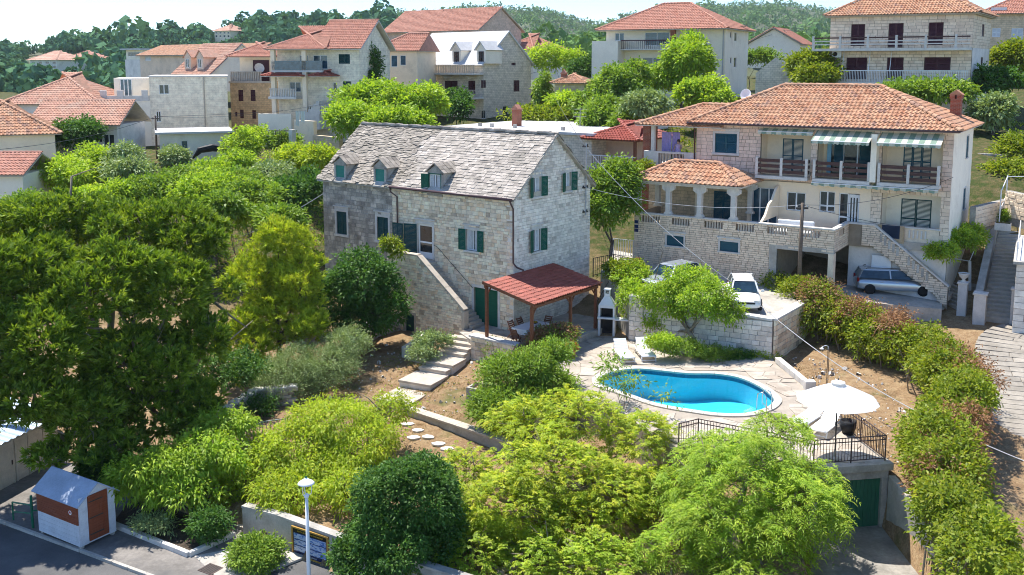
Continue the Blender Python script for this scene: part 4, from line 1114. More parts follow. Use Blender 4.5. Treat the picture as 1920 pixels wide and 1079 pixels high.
deckp = [xy(u, v, DZ) for u, v in deck_px] + [tuple(MH.w(5.2, 5.0, 0)[:2]), tuple(MH.w(3.4, 5.0, 0)[:2]), tuple(MH.w(3.37, -2.75, 0)[:2])]
# deck with a hole for the pool: ring strips between outline and hole, bridged
import mathutils.geometry as mg
dv = [Vector((*p, 0)) for p in deckp]; hv = [Vector((*p, 0)) for p in OUT]
tris = mg.tessellate_polygon([dv, list(reversed(hv))]); allv = dv + list(reversed(hv))
mb = MB(); mb._add([(v.x, v.y, DZ - .02) for v in allv], [tuple(t_) for t_ in tris])
for i in range(len(deckp)):
 if i == 5: continue                      # the garage opens here
 a, b = deckp[i], deckp[(i + 1) % len(deckp)]; mb.quad((*a, DZ - .02), (*a, -3.4), (*b, -3.4), (*b, DZ - .02))
deck = tag(mb.build('pool_deck', pm('deck_joint', [(.37, .315, .255)], ns=2, na=.15, bs=20, bst=.4)), kind='structure')
me_ = deck.data; me_.flip_normals() if me_.polygons[0].normal.z < 0 else None
OUTl = [tuple(p) for p in OUT]
irregular_paving(deck, deckp, DZ, .75, M['paving'], 5, holes=lambda x, y: in_poly(x, y, OUTl), limit=170, gap=.014)
# concrete edge slab over the garage
C0, C1 = np.array(xy(1526, 876, DZ)), np.array(xy(1667, 866, DZ)); C2 = np.array(xy(1573, 794, DZ)); C3 = np.array(xy(1512, 728, DZ)); C4 = np.array(xy(1455, 682, DZ))
Cm1 = np.array(xy(1308, 830, DZ)); Cm2 = np.array(xy(1266, 842, DZ))
# pool basin, coping, water
pool = thing('swimming_pool', 'kidney shaped swimming pool with turquoise water and pale stone coping', 'pool', (0, 0, 0))
n = len(PP); mb = MB(); zt, zb = DZ - .02, DZ - 1.5
for i in range(n):
 a, b = PP[i], PP[(i + 1) % n]; mb.quad((*a, zt), (*b, zt), (*b, zb), (*a, zb))
mb._add([(*p, zb + .35 * max(0, min(1, (p[0] - 8) / 4))) for p in PP], [tuple(range(n))])
def pool_mat():
 m, t = nt_new('pool_tiles')
 n1 = noise(t, 3.5, 3, .6)
 g_ = N(t, 'NewGeometry'); sp = N(t, 'SeparateXYZ'); L(t, g_.outputs['Position'], sp.inputs[0])
 wv = N(t, 'TexVoronoi', i_Scale=2.6, feature='DISTANCE_TO_EDGE'); dn = N(t, 'MixRGB', i_Fac=.25)
 L(t, g_.outputs['Position'], dn.inputs['Color1']); nn = N(t, 'TexNoise', i_Scale=1.5); L(t, g_.outputs['Position'], nn.inputs['Vector']); L(t, nn.outputs['Color'], dn.inputs['Color2']); L(t, dn.outputs[0], wv.inputs['Vector'])
 c = mixc(t, (.13, .69, .86), (.18, .75, .89), n1)
 return finish(t, m, c, .5, None, 0, .3)
M['pool'] = pool_mat()
basin = mb.build('basin', M['pool'], pool)
# mosaic band
mb = MB(); INN = off(PP, -.006)
for i in range(n):
 a, b = INN[i], INN[(i + 1) % n]; mb.quad((*a, zt), (*b, zt), (*b, zt - .22), (*a, zt - .22))
mb.build('tile_band', pm('mosaic_blue', [(.02, .13, .22)], rough=.3, ns=14, na=.5, bst=0), pool)
def water_mat():
 m, t = nt_new('pool_water')
 nz = noise(t, 2.2, 3, .5); bp = N(t, 'Bump', i_Strength=.25, i_Distance=.06); L(t, nz, bp.inputs['Height'])
 tr = N(t, 'BsdfTransparent'); tr.inputs['Color'].default_value = (.52, .92, .98, 1)
 gl = N(t, 'BsdfGlossy', i_Roughness=.03); gl.inputs['Color'].default_value = (1, 1, 1, 1); L(t, bp.outputs[0], gl.inputs['Normal'])
 fr = N(t, 'Fresnel', i_IOR=1.33); L(t, bp.outputs[0], fr.inputs['Normal'])
 ms = N(t, 'MixShader'); L(t, fr.outputs[0], ms.inputs[0]); L(t, tr.outputs[0], ms.inputs[1]); L(t, gl.outputs[0], ms.inputs[2])
 o = N(t, 'OutputMaterial'); L(t, ms.outputs[0], o.inputs['Surface']); return m
mb = MB(); mb._add([(*p, DZ - .14) for p in PP], [tuple(range(n))])
wt = mb.build('water', water_mat(), pool)
if wt.data.polygons[0].normal.z < 0: wt.data.flip_normals()
# coping stones round the pool
INc = off(PP, -.03); step_ = 2
for i in range(0, n, step_):
 j = (i + step_) % n
 ids = [i, (i + 1) % n, j]
 ip = [INc[k] for k in ids]; op = [OUT[k] for k in ids]
 c_ = np.mean(ip + op, 0); poly = [c_ + (q - c_) * .985 for q in ip + op[::-1]]
 m_ = MB(); m_.prism([tuple(q) for q in poly], DZ - .05, DZ + .045); m_.build('coping_stone', M['coping'], pool, bevel=.012)
# low white kerb wall along the right edge of the deck
kw = thing('low_garden_wall', 'low pale stone kerb wall dividing pool deck from bare earth plot', 'wall', (0, 0, 0))
pl = [C4 + (.15, .25), C3 + (.1, .1)]
for i in range(6):
 a = pl[0] + (pl[1] - pl[0]) * i / 6; b = pl[0] + (pl[1] - pl[0]) * (i + .985) / 6
 MB().bar((*a, DZ + .12), (*b, DZ + .12), .3, .3).build('block', M['limestone_white'], kw, bevel=.02)
MB().box(C3[0] - .15, C3[0] + .35, C3[1] - .35, C3[1] + .1, DZ - .1, DZ + .42).build('end_block', M['limestone_white'], kw, bevel=.03)
# ---- garage under the deck corner
gar = thing('garage', 'small garage with green plank doors under the pool deck', 'garage', (0, 0, 0))
gd_ = (C1 - C0) / np.linalg.norm(C1 - C0); gn = np.array([gd_[1], -gd_[0]]); Lg = np.linalg.norm(C1 - C0)
fg = frame((*C0, 0), (*gd_, 0), (-gn[0], -gn[1], 0))
mb = MB(fg); mb.box(-.15, Lg + .12, -.16, .5, DZ - .30, DZ - .005); mb.build('slab', M['concrete_light'], gar, bevel=.02)
mb = MB(fg); mb.box(-.1, Lg - .02, -.04, .3, -.98, DZ - .302); mb.build('lintel', M['concrete'], gar)
mb = MB(fg); mb.box(Lg - .28, Lg - .02, -.03, .3, -3.05, -.982); mb.build('pier', M['concrete_light'], gar)
mb = MB(fg); mb.box(-.1, .2, -.03, .3, -3.05, -.982); mb.build('pier', M['concrete_light'], gar)
ndp = 16; wdp = (Lg - .48) / ndp
for hlf in range(2):
 leaf = None
 for i in range(ndp // 2):
  k = hlf * ndp // 2 + i; a = .2 + k * wdp
  m_ = MB(fg); m_.box(a + .006, a + wdp - .006, .1 + .004 * (k % 3), .14, -3.0, -.985); m_.build('door_plank', M['garage_green'], gar)
MB(fg).box(.2, Lg - .28, .142, .16, -3.0, -.985).build('door_backing', M['dark'], gar)
MB(fg).box(-.1, Lg - .02, .31, .5, -3.05, -.66).build('back_wall', M['concrete'], gar)
# concrete boundary wall running down from the garage, along the driveway
bw = thing('concrete_wall', 'long stained concrete retaining wall running down beside garage driveway', 'wall', (0, 0, 0))
mb = MB(); a = np.array([C1[0] + .02, C1[1] - .3]); b = np.array([14.95, 29.0]); c = np.array([15.6, 20])
for p, q, z0_, z1_ in ((a, b, -.78, -1.28), (b, c, -1.28, -1.7)):
 d = (q - p) / np.linalg.norm(q - p); nrm = np.array([-d[1], d[0]]) * .13
 P4 = [p - nrm, q - nrm, q + nrm, p + nrm]
 mb.prism([tuple(k) for k in P4], -3.6, [z0_, z1_, z1_, z0_])
mb.build('wall_body', M['concrete_light'], bw)
# ---- railing round the deck corner
rl = thing('deck_railing', 'dark iron railing around the front corner of the pool deck', 'railing', (0, 0, 0))
ins = .1
rp_ = [Cm2 + (.15, .1), Cm1 + (0, -.05), Cm1 + (C0 - Cm1) * .5, C0 + (.02, .12), C0 + (C1 - C0) * .5 + (0, .12), C1 + (-.12, .12), C1 + (C2 - C1) * .5 + (-.1, 0), C2 + (-.1, 0)]
railing('deck_railing', [(*p, DZ) for p in rp_], 1.02, rl, M['iron_brown'], .125, .009, .022, (1.0, .84, .1), 300)
# ---- pergola with red tiled lean-to roof
perg = thing('pergola', 'timber pergola with dark red tiled lean-to roof against the stone house', 'pergola', MHO, R(MHZ))
px0, px1, py0, py1, pz0, pz1 = .06, 3.5, -2.8, 3.62, 3.40, 2.66
sl = math.hypot(px1 - px0, pz0 - pz1); Yp = np.array([-(px1 - px0), 0, pz0 - pz1]) / sl
for y in np.linspace(py0 + .08, py1 - .08, 8):
 MB().bar((px0, y, pz0 - .13), (px1, y, pz1 - .13), .07, .12).build('rafter', M['wood'], perg)
for x, z in ((px0 + .1, pz0 - .28), (px1 - .22, pz1 - .24)):
 MB().bar((x, py0 + .05, z), (x, py1 - .05, z), .12, .16).build('beam', M['wood'], perg)
MB().quad((px0, py0, pz0 - .06), (px1, py0, pz1 - .06), (px1, py1, pz1 - .06), (px0, py1, pz0 - .06)).build('roof_boards', M['wood'], perg)
MB().bar((px0, py0 - .02, pz0 - .06), (px1, py0 - .02, pz1 - .06), .05, .16).build('fascia', M['wood'], perg)
proof = bpy.data.objects.new('roof', None); link(proof, perg)
tile_roof(proof, (px1 + .05, py0 - .05, pz1 - .04), (0, 1, 0), Yp, [(0, 0), (py1 - py0 + .1, 0), (py1 - py0 + .1, sl + .03), (0, sl + .03)], .21, .34, M['tile_dark'], 300, height=.06, seed=4)
for (x, y, zb_) in ((px0 + .12, py0 + .2, .32), (px1 - .25, py0 + .15, DZ), (px1 - .25, py1 - .2, 0.0), (px1 - .25, .9, 0.0)):
 z_t = pz0 - (x - px0) / (px1 - px0) * (pz0 - pz1) - .3
 p_ = MB(); p_.box(x - .075, x + .075, y - .075, y + .075, zb_, z_t); po = p_.build('post', M['wood'], perg, bevel=.012)
 for s in (-1, 1):
  if py0 < y + s * .45 < py1: MB().bar((x, y + s * .04, z_t - .45), (x, y + s * .42, z_t - .02), .06, .07).build('brace', M['wood'], po)
# low wall with bench slab under the front-left post
bwall = thing('terrace_wall', 'low stone retaining wall with white slab top at the pergola post', 'wall', MHO, R(MHZ))
mb = MB(); mb.box(-.75, 2.35, -2.85, -2.45, -1.5, .2); core = mb.build('core', M['mortar'], bwall)
stone_wall(frame((0, -2.85, 0), (1, 0, 0), (0, 1, 0)), (-.75, 2.35, -1.45, .2), core, M['stone'], ch=(.16, .26), cw=(.22, .5), limit=80, seed=11)
stone_wall(frame((-.75, 0, 0), (0, -1, 0), (1, 0, 0)), (2.45, 2.85, -1.4, .2), core, M['stone'], ch=(.16, .26), cw=(.22, .4), limit=20, seed=12)
for i in range(3): MB().box(-.85 + i * 1.08, -.85 + i * 1.08 + 1.065, -2.93, -2.38, .2, .31).build('coping_stone', M['limestone_white'], bwall, bevel=.015)
# ---- garden steps going down to the left
steps = thing('garden_steps', 'broad pale stone garden steps descending from the house terrace', 'steps', MHO, R(MHZ))
# local frame of the steps: run direction towards the viewer's left
sx0 = np.array(MH.w(-1.75, -2.05, 0)[:2]); end = np.array(xy(748, 748, -1.62))
rd = (end - sx0) / np.linalg.norm(end - sx0); rn = np.array([-rd[1], rd[0]])
Ltot = np.linalg.norm(end - sx0)
tre = [.42, .42, .42, .42, 1.35, .5, 1.7, 2.0]; tre = np.array(tre) * (Ltot + .6) / sum(tre); zz = [-.1, -.27, -.44, -.61, -.80, -.99, -1.2, -1.58]
steps.location = (0, 0, 0); steps.rotation_euler = (0, 0, 0)
s_ = 0.0
for i, (l_, z_) in enumerate(zip(tre, zz)):
 wd = .85 if l_ < .7 else .98
 a = sx0 + rd * s_; b = sx0 + rd * (s_ + l_ + .04)
 m_ = MB(); m_.prism([tuple(a - rn * wd), tuple(b - rn * wd), tuple(b + rn * wd), tuple(a + rn * wd)], z_ - .12, z_); m_.build('step', M['limestone'], steps, bevel=.015)
 m_ = MB(); m_.prism([tuple(a - rn * (wd - .06)), tuple(b - rd * .03 - rn * (wd - .06)), tuple(b - rd * .03 + rn * (wd - .06)), tuple(a + rn * (wd - .06))], z_ - .9, z_ - .122); m_.build('riser', M['limestone_white'], steps)
 s_ += l_
# low wall below the lawn
lw = thing('lawn_wall', 'low rendered garden wall with flat top below the steps', 'wall', (0, 0, 0))
a, b = np.array(xy(758, 766, -1.55)), np.array(xy(868, 802, -1.55)); d = (b - a) / np.linalg.norm(b - a); nn_ = np.array([-d[1], d[0]]); b = b + d * 3.0
m_ = MB(); m_.prism([tuple(a), tuple(b), tuple(b + nn_ * .42), tuple(a + nn_ * .42)], -2.8, -1.63); m_.build('wall_body', M['concrete'], lw)
for i in range(6):
 p, q = a + (b - a) * i / 6, a + (b - a) * (i + .99) / 6
 m_ = MB(); m_.prism([tuple(p - nn_ * .05), tuple(q - nn_ * .05), tuple(q + nn_ * .47), tuple(p + nn_ * .47)], -1.628, -1.53); m_.build('coping_slab', M['limestone'], lw, bevel=.012)
# stepping stones in the lower garden
ss = []
for i, (u, v) in enumerate([(765, 812), (783, 822), (803, 832), (822, 842), (775, 832), (838, 850)]):
 p = xy(u, v, -2.35); o_ = MB(); o_.prism([(.32 * math.cos(k) * random.uniform(.75, 1.1), .24 * math.sin(k) * random.uniform(.75, 1.1)) for k in np.linspace(0, 5.6, 7)], -.03, .05)
 z_ = gz(*p); s1 = o_.build('stepping_stone', M['limestone_white']); s1.location = (*p, z_ + .01)
 tag(s1, ['flat pale stepping stone nearest the low lawn wall end', 'second stepping stone along the row below the lawn wall', 'third stepping stone along the row below the lawn wall', 'fourth stepping stone along the row below the lawn wall', 'stepping stone set in front of the main stepping stone row', 'last stepping stone of the row, closest to the feathery tree'][i], 'stone', 'stepping stones in the lower garden')
# rubble walls in the left garden
def rubble_wall(label, pts, h, w, seed, zoff=0.0, name='rubble_wall', matl='stone_grey', lim=60):
 root = thing(name, label, 'wall', (0, 0, 0)); T = []; r = np.random.default_rng(seed); cap_T = []
 core = MB()
 for (a, b) in zip(pts[:-1], pts[1:]):
  a = np.array(a, float); b = np.array(b, float); d = b - a; Ln = np.linalg.norm(d); d /= Ln; nrm = np.array([d[1], -d[0]])
  za, zb_ = gz(*a) + zoff, gz(*b) + zoff
  core.prism([tuple(a - nrm * w * .4), tuple(b - nrm * w * .4), tuple(b + nrm * w * .4), tuple(a + nrm * w * .4)], [za - .6, zb_ - .6, zb_ - .6, za - .6], [za + h - .05, zb_ + h - .05, zb_ + h - .05, za + h - .05])
  for sgn in (-1, 1):
   s = 0
   rows = int(h / .2) + 1
   for k in range(rows):
    s = 0.0
    while s < Ln:
     ww = r.uniform(.22, .5); hh = h / rows
     p = a + d * (s + ww / 2); zc = za + (zb_ - za) * (s / Ln) + hh * (k + .5)
     T.append(tmat((*(p + nrm * sgn * (w / 2 - .08)), zc), np.array([*d, 0]) * ww * .96, np.array([*(-nrm * sgn), 0]) * .22, np.array([r.normal(0, .02), r.normal(0, .02), hh * .95])))
     s += ww
  s = 0
  while s < Ln:
   ww = r.uniform(.3, .6); p = a + d * (s + ww / 2); zc = za + (zb_ - za) * (s / Ln) + h
   cap_T.append(tmat((*p, zc + r.uniform(-.02, .03)), np.array([*d, 0]) * ww * .96, np.array([0, 0, -.14]), np.array([*nrm, 0]) * w * r.uniform(.85, 1.1)))
   s += ww
 cc = core.build('core', M['mortar_grey'], root)
 pieces('stone', STONES, T, M[matl], cc, lim); pieces('coping_stone', STONES, cap_T, M['limestone_white'], cc, 40)
 return root
rubble_wall('low rubble stone wall with flat top beside the glossy dark tree', [xy(655, 668, -1.3), xy(700, 640, -1.3), xy(742, 632, -1.3)], 1.0, .6, 21)
rubble_wall('dark rubble wall in shade below the pine tree', [xy(405, 800, -2.2), xy(480, 765, -2.1), xy(545, 760, -2.0)], .9, .5, 22)
# raised bed against the stair wall
rb = thing('raised_bed', 'stone edged raised flower bed below the outside stair', 'planter', (0, 0, 0))
q = [xy(757, 655, -.75), xy(815, 672, -.75), xy(857, 642, -.75), xy(800, 628, -.75)]
qq = [np.array(k) for k in q]
for i in range(4):
 a, b = qq[i], qq[(i + 1) % 4]; MB().bar((*a, -1.0), (*b, -1.0), .28, .75).build('edge_stone', M['limestone_white'], rb, bevel=.02)
m_ = MB(); m_.prism([tuple(k) for k in qq], -1.6, -.72); m_.build('bed_soil', M['soil'], rb)
# stone trough planter
tr_ = thing('stone_trough', 'weathered square stone trough on the dry lawn', 'trough', (*xy(905, 745, -1.35), 0), R(-30))
z_ = gz(*xy(905, 745, -1.35)); tr_.location.z = z_ - .05
for (x0_, x1_, y0_, y1_) in ((-.65, .65, -.5, -.38), (-.65, .65, .38, .5), (-.65, -.53, -.38, .38), (.53, .65, -.38, .38)): MB().box(x0_, x1_, y0_, y1_, 0, .75).build('side', M['concrete'], tr_, bevel=.02)
MB().box(-.53, .53, -.38, .38, 0, .6).build('trough_soil', M['soil'], tr_)
# ---- retaining wall of the parking court, with its terrace
PK = [np.array(xy(1180, 637, DZ)), np.array(xy(1447, 670, DZ)), np.array(xy(1489, 645, DZ)) + (1.2, 1.6)]
pk_top = 1.78
park = [tuple(PK[0]), tuple(PK[1]), tuple(PK[2]), (19.5, 55.0), (24.2, 54.2), (25.0, 56), (24, 62), (14, 68), (7.0, 66), (5.4, 59)]
mb = MB(); zt_ = []
def pkz(x, y):   # court falls gently to the right
 lx = (x - 7.84) * .843 - (y - 62.47) * .537
 return 2.45 - .055 * lx - .02 * max(0, 62.47 - y)
zt_ = [pkz(*p) for p in park]
mb.prism(park, -1.0, zt_)
court = tag(mb.build('parking_court', pm('court_concrete', [(.46, .42, .36)], ns=.8, na=.25, bs=14, bst=.5, dirt=((.34, .30, .25), .7, .5, .72))), kind='structure')
rw = thing('retaining_wall', 'tall stone block retaining wall holding up the parking court', 'wall', (0, 0, 0))
for k, (a, b) in enumerate(((PK[0], PK[1]), (PK[1], PK[2]))):
 d = (b - a) / np.linalg.norm(b - a); nrm = np.array([d[1], -d[0]])     # outward = to the right of the direction of travel
 if nrm @ np.array([0, -1]) < 0 and k == 0: nrm = -nrm
 Ln = np.linalg.norm(b - a); f_ = frame((*(a + nrm * .12), 0), (*d, 0), (-nrm[0], -nrm[1], 0))
 za, zb_ = pkz(*a) + .12, pkz(*b) + .12
 core = MB(f_); core.quad((0, 0, -1.2), (Ln, 0, -1.2), (Ln, 0, zb_), (0, 0, za)); core.quad((0, 0, za), (Ln, 0, zb_), (Ln, .45, zb_), (0, .45, za))
 core.quad((Ln, 0, -1.2), (Ln, .45, -1.2), (Ln, .45, zb_), (Ln, 0, zb_)); core.quad((0, .45, za), (Ln, .45, zb_), (Ln, .45, .5), (0, .45, .5))
 cc = core.build('core', M['mortar_grey'], rw)
 stone_wall(f_, (0, Ln, -.75, max(za, zb_) - .08), cc, M['stone_white' if k == 0 else 'stone'], poly=[(-.05, -1), (Ln + .05, -1), (Ln + .05, zb_ - .06), (-.05, za - .06)], ch=(.2, .3), cw=(.28, .6), limit=110, seed=31 + k, proud=.03)
 nb = int(Ln / .7)
 for i in range(nb):
  p0, p1 = i / nb, (i + .985) / nb
  m_ = MB(f_); m_.bar((Ln * p0, .2, za + (zb_ - za) * p0 - .02), (Ln * p1, .2, za + (zb_ - za) * p1 - .02), .55, .12); m_.build('coping_stone', M['limestone_white'], cc, bevel=.012)
# ------------------------------------------------------------------ the villa on the right
RHO = (7.84, 62.47, 0.0); RHZ = -32.5
RH = Fr2(RHO, RHZ)
villa = thing('villa', 'two storey villa of pink and cream stone with orange tiled hip roof and green awnings', 'house', RHO, R(RHZ))
FR0 = fr_front(0.0)
# terrace podium (garage floor)
th_ = [(2.26, 3.4, 3.64, 4.28), (5.77, 6.94, 3.64, 4.25), (9.3, 12.3, 1.6, 4.12)]
bal_h = [(.55, 1.75, 4.95, 5.42), (2.6, 3.75, 4.95, 5.42), (4.75, 5.9, 4.95, 5.42), (6.75, 7.85, 4.95, 5.42), (8.7, 9.85, 4.95, 5.42), (10.6, 11.75, 4.95, 5.42)]
mb = MB(FR0); wall_sheet(mb, (0, 12.6, 1.4, 5.5), th_ + bal_h, .22)
mb.fr = fr_right(12.6); wall_sheet(mb, (0, 3.2, 4.15, 5.5), [(.9, 2.2, 4.95, 5.42)], .22)
mb.fr = fr_left(0); wall_sheet(mb, (-11, 0, 1.5, 5.5))
mb.fr = fr_front(3.2); wall_sheet(mb, (12.6, 14.1, 4.15, 5.5));
mb.fr = None
mb.quad((9.3, 6, 1.4), (12.6, 6, 1.4), (12.6, 6, 4.3), (9.3, 6, 4.3)); mb.quad((9.3, .2, 1.4), (9.3, 6, 1.4), (9.3, 6, 4.3), (9.3, .2, 4.3))
pod = mb.build('podium_wall', M['ashlar_mortar'], villa, label='cream block terrace wall with garage opening and baluster panels')
stone_wall(FR0, (0, 12.6, 1.6, 5.5), pod, M['ashlar'], [(h[0] - .12, h[1] + .12, h[2] - .1, h[3] + .1) for h in th_[:2]] + [(8.85, 12.3, 1.3, 4.14)] + bal_h, ch=(.125, .135), cw=(.22, .5), limit=90, name='stone_block', protos=ASHLAR, proud=.02, jitter=.002, joint=.02, seed=41)
stone_wall(fr_right(12.6), (0, 3.2, 4.2, 5.5), pod, M['ashlar'], [(.9, 2.2, 4.95, 5.42)], ch=(.125, .135), cw=(.22, .5), limit=20, name='stone_block', protos=ASHLAR, proud=.02, jitter=.002, joint=.02, seed=42)
for h in bal_h: balustrade(fr_front(.04), h[0] + .06, h[1] - .06, h[2], h[3] - h[2], pod, M['limestone'], 6, .1, .12)
balustrade(frame((12.56, 0, 0), (0, 1, 0), (-1, 0, 0)), .95, 2.15, 4.95, .47, pod, M['limestone'], 6, .1, .12)
for h in th_[:2]:
 surround(FR0, *h, villa, M['limestone_white'], .1, .03, lintel=.1)
 m_ = MB(FR0); m_.box(h[0], h[1], .06, .1, h[2], h[3]); m_.build('window_blind', M['blue_dark'], villa)
MB().box(8.85, 9.3, -.03, .3, 1.5, 4.12).build('garage_pier', M['concrete_light'], pod); MB().box(12.3, 12.62, -.03, .45, 1.3, 4.12).build('garage_pier', M['ashlar'], pod)
MB().box(8.85, 12.62, -.025, .3, 4.122, 4.4).build('garage_lintel', M['concrete_light'], pod)
# terrace floor and coping
MB().box(.0, 12.6, .25, 5.0, 4.2, 4.66).build('terrace_floor', M['limestone'], villa); MB().box(12.6, 18.0, 3.35, 5.0, 4.2, 4.66).build('terrace_floor', M['limestone'], villa)
for i in range(14): MB().box(-.06 + i * .908, -.06 + i * .908 + .9, -.08, .28, 5.5, 5.59).build('coping_stone', M['limestone_white'], pod, bevel=.01)
for i in range(3): MB().box(12.36, 12.68, .3 + i * 1.0, .3 + i * 1.0 + .99, 5.5, 5.59).build('coping_stone', M['limestone_white'], pod, bevel=.01)
# porch: arches with chamfered shoulders, hip roof
pxs = [0.06, 2.28, 4.36, 6.52]
def porch_col(x, y, nm='porch_column'):
 m_ = MB(); m_.box(x - .15, x + .15, y, y + .34, 5.59, 7.45)
 m_.vprism([(x - .15, 7.02), (x + .15, 7.02), (x + .42, 7.2), (x + .42, 7.44), (x - .42, 7.44), (x - .42, 7.2)], y + .03, y + .31)
 m_.vprism([(x - .27, 5.592), (x + .27, 5.592), (x + .27, 5.66), (x + .17, 5.78), (x - .17, 5.78), (x - .27, 5.66)], y + .02, y + .32)
 m_.build(nm, M['limestone_white'], villa, bevel=.012)
for x in pxs: porch_col(max(x, .2), -.02)
porch_col(6.52, 3.0); porch_col(.2, 3.0)
MB().box(-.1, 6.85, -.05, .33, 7.44, 7.66).build('porch_beam', M['limestone_white'], villa); MB().box(6.45, 6.8, .33, 3.5, 7.44, 7.66).build('porch_beam', M['limestone_white'], villa); MB().box(0, .3, .33, 3.5, 7.44, 7.66).build('porch_beam', M['limestone_white'], villa)
pr_roof = hip_roof(villa, -.3, 7.15, -.4, 4.0, 7.67, 1.1, M['tile'], M['limestone_white'], tw=.3, th=.44, limit=120)
MB().box(.3, 6.4, .4, 3.4, 7.5, 7.55).build('porch_ceiling', M['limestone_white'], villa)
# main block walls (front wall plane y = 3.5)
YB = 3.5; X0v, X1v, Y1v = 2.67, 18.1, 11.0
uh = [(3.95, 5.4, 9.32, 10.55), (6.95, 10.1, 8.1, 10.95), (10.5, 13.75, 8.1, 10.95), (14.25, 17.55, 8.1, 10.95)]
lh = [(2.9, 6.2, 4.66, 7.45), (6.45, 8.13, 4.66, 7.25), (8.72, 9.88, 5.95, 7.1), (10.72, 11.67, 6.02, 7.3), (11.9, 13.1, 4.66, 7.25), (14.36, 17.6, 4.66, 7.5)]
mb = MB(fr_front(YB)); wall_sheet(mb, (X0v, X1v - .02, 4.3, 11.1), uh + lh, .2)
mv = mb.build('wall', M['ashlar_mortar'], villa, label='stone faced front wall with loggias')
mb = MB(fr_right(X1v)); wall_sheet(mb, (YB, Y1v, .8, 11.1), [(8.3, 9.2, 9.3, 10.6), (8.3, 9.2, 6.1, 7.4)], .15)
mb.fr = fr_back(Y1v); wall_sheet(mb, (-X1v, -X0v, 2, 11.1)); mb.fr = fr_left(X0v); wall_sheet(mb, (-Y1v, -YB, 2, 11.1))
sv = mb.build('wall', M['render_white'], villa, label='plain white rendered side wall')
mb = MB(fr_front(YB)); wall_sheet(mb, (12.6, X1v - .02, .8, 4.3)); mb.build('wall', M['render_grey'], villa)
stone_wall(fr_front(YB), (X0v, X1v, 7.75, 11.08), mv, M['ashlar_pink'], [(3.8, 5.55, 9.17, 10.75)] + [(h[0], h[1], h[2] - .2, h[3]) for h in uh[1:]], ch=(.19, .27), cw=(.28, .5), limit=70, name='stone_block', protos=ASHLAR, proud=.02, jitter=.002, joint=.016, seed=43)
stone_wall(fr_front(YB), (X0v, X1v, 4.7, 7.75), mv, M['ashlar'], lh + [(2.6, 13.75, 4.6, 7.8)], ch=(.19, .27), cw=(.28, .5), limit=50, name='stone_block', protos=ASHLAR, proud=.02, jitter=.002, joint=.016, seed=44)
mb = MB(fr_front(YB - .012)); wall_sheet(mb, (X0v, 13.75, 4.3, 7.7), lh[:5], .1); mb.build('plaster_wall', M['render_cream'], villa)
surround(fr_front(YB), *uh[0], villa, M['limestone_white'], .15, .03, lintel=.1)
shutter(fr_front(YB), 3.97, 4.67, 9.33, 10.54, villa, M['blue_dark'], -.02); shutter(fr_front(YB), 4.68, 5.38, 9.33, 10.54, villa, M['blue_dark'], -.02)
for (a, b, c, d) in ((8.3, 9.2, 9.3, 10.6), (8.3, 9.2, 6.1, 7.4)):
 fr_ = fr_right(X1v)
 surround(fr_, a, b, c, d, villa, M['limestone_white'], .08, .02); shutter(fr_, a + .01, (a + b) / 2, c, d, villa, M['blue_dark'], -.02); shutter(fr_, (a + b) / 2 + .005, b - .01, c, d, villa, M['blue_dark'], -.02)
# loggia interiors: back wall, side walls, floor, ceiling; then doors
def loggia(h, depth, mat):
 a, b, c, d = h; m_ = MB(); y0_, y1_ = YB + .2, YB + depth
 m_.quad((a, y1_, c), (b, y1_, c), (b, y1_, d), (a, y1_, d)); m_.quad((a, y0_, c), (a, y1_, c), (a, y1_, d), (a, y0_, d)); m_.quad((b, y1_, c), (b, y0_, c), (b, y0_, d), (b, y1_, d))
 m_.quad((a, y0_, d), (a, y1_, d), (b, y1_, d), (b, y0_, d)); m_.quad((a, y0_, c), (b, y0_, c), (b, y1_, c), (a, y1_, c))
 return m_.build('loggia', mat, villa)
lgs = [loggia(h, 1.3, M['render_cream']) for h in uh[1:]]
fl = fr_front(YB + 1.3)
def closed_doors(fr, x0, x1, z0, z1, parent, mat, n=2):
 for i in range(n): shutter(fr, x0 + (x1 - x0) * i / n + .005, x0 + (x1 - x0) * (i + 1) / n - .005, z0, z1, parent, mat, .02)
closed_doors(fl, 7.95, 9.25, 8.12, 10.3, lgs[0], M['blue_dark'])
window(fl, 10.9, 13.4, 8.12, 10.4, lgs[1], leaves=3, inset=-.05, name='glass_door'); shutter(fl, 12.7, 13.5, 8.12, 10.35, lgs[1], M['blue_dark'], .12, .5, 'r'); shutter(fl, 11.2, 11.75, 9.0, 10.35, lgs[1], M['blue_dark'], .2, .1, 'l')
MB(fl).box(10.75, 11.0, -.09, -.06, 8.3, 10.4).build('door_leaf', pm('pale_blue_door', [(.25, .50, .68)], ns=3, na=.1, bst=0), lgs[1])
closed_doors(fl, 15.2, 16.75, 8.12, 10.4, lgs[2], M['blue_dark'], 3)
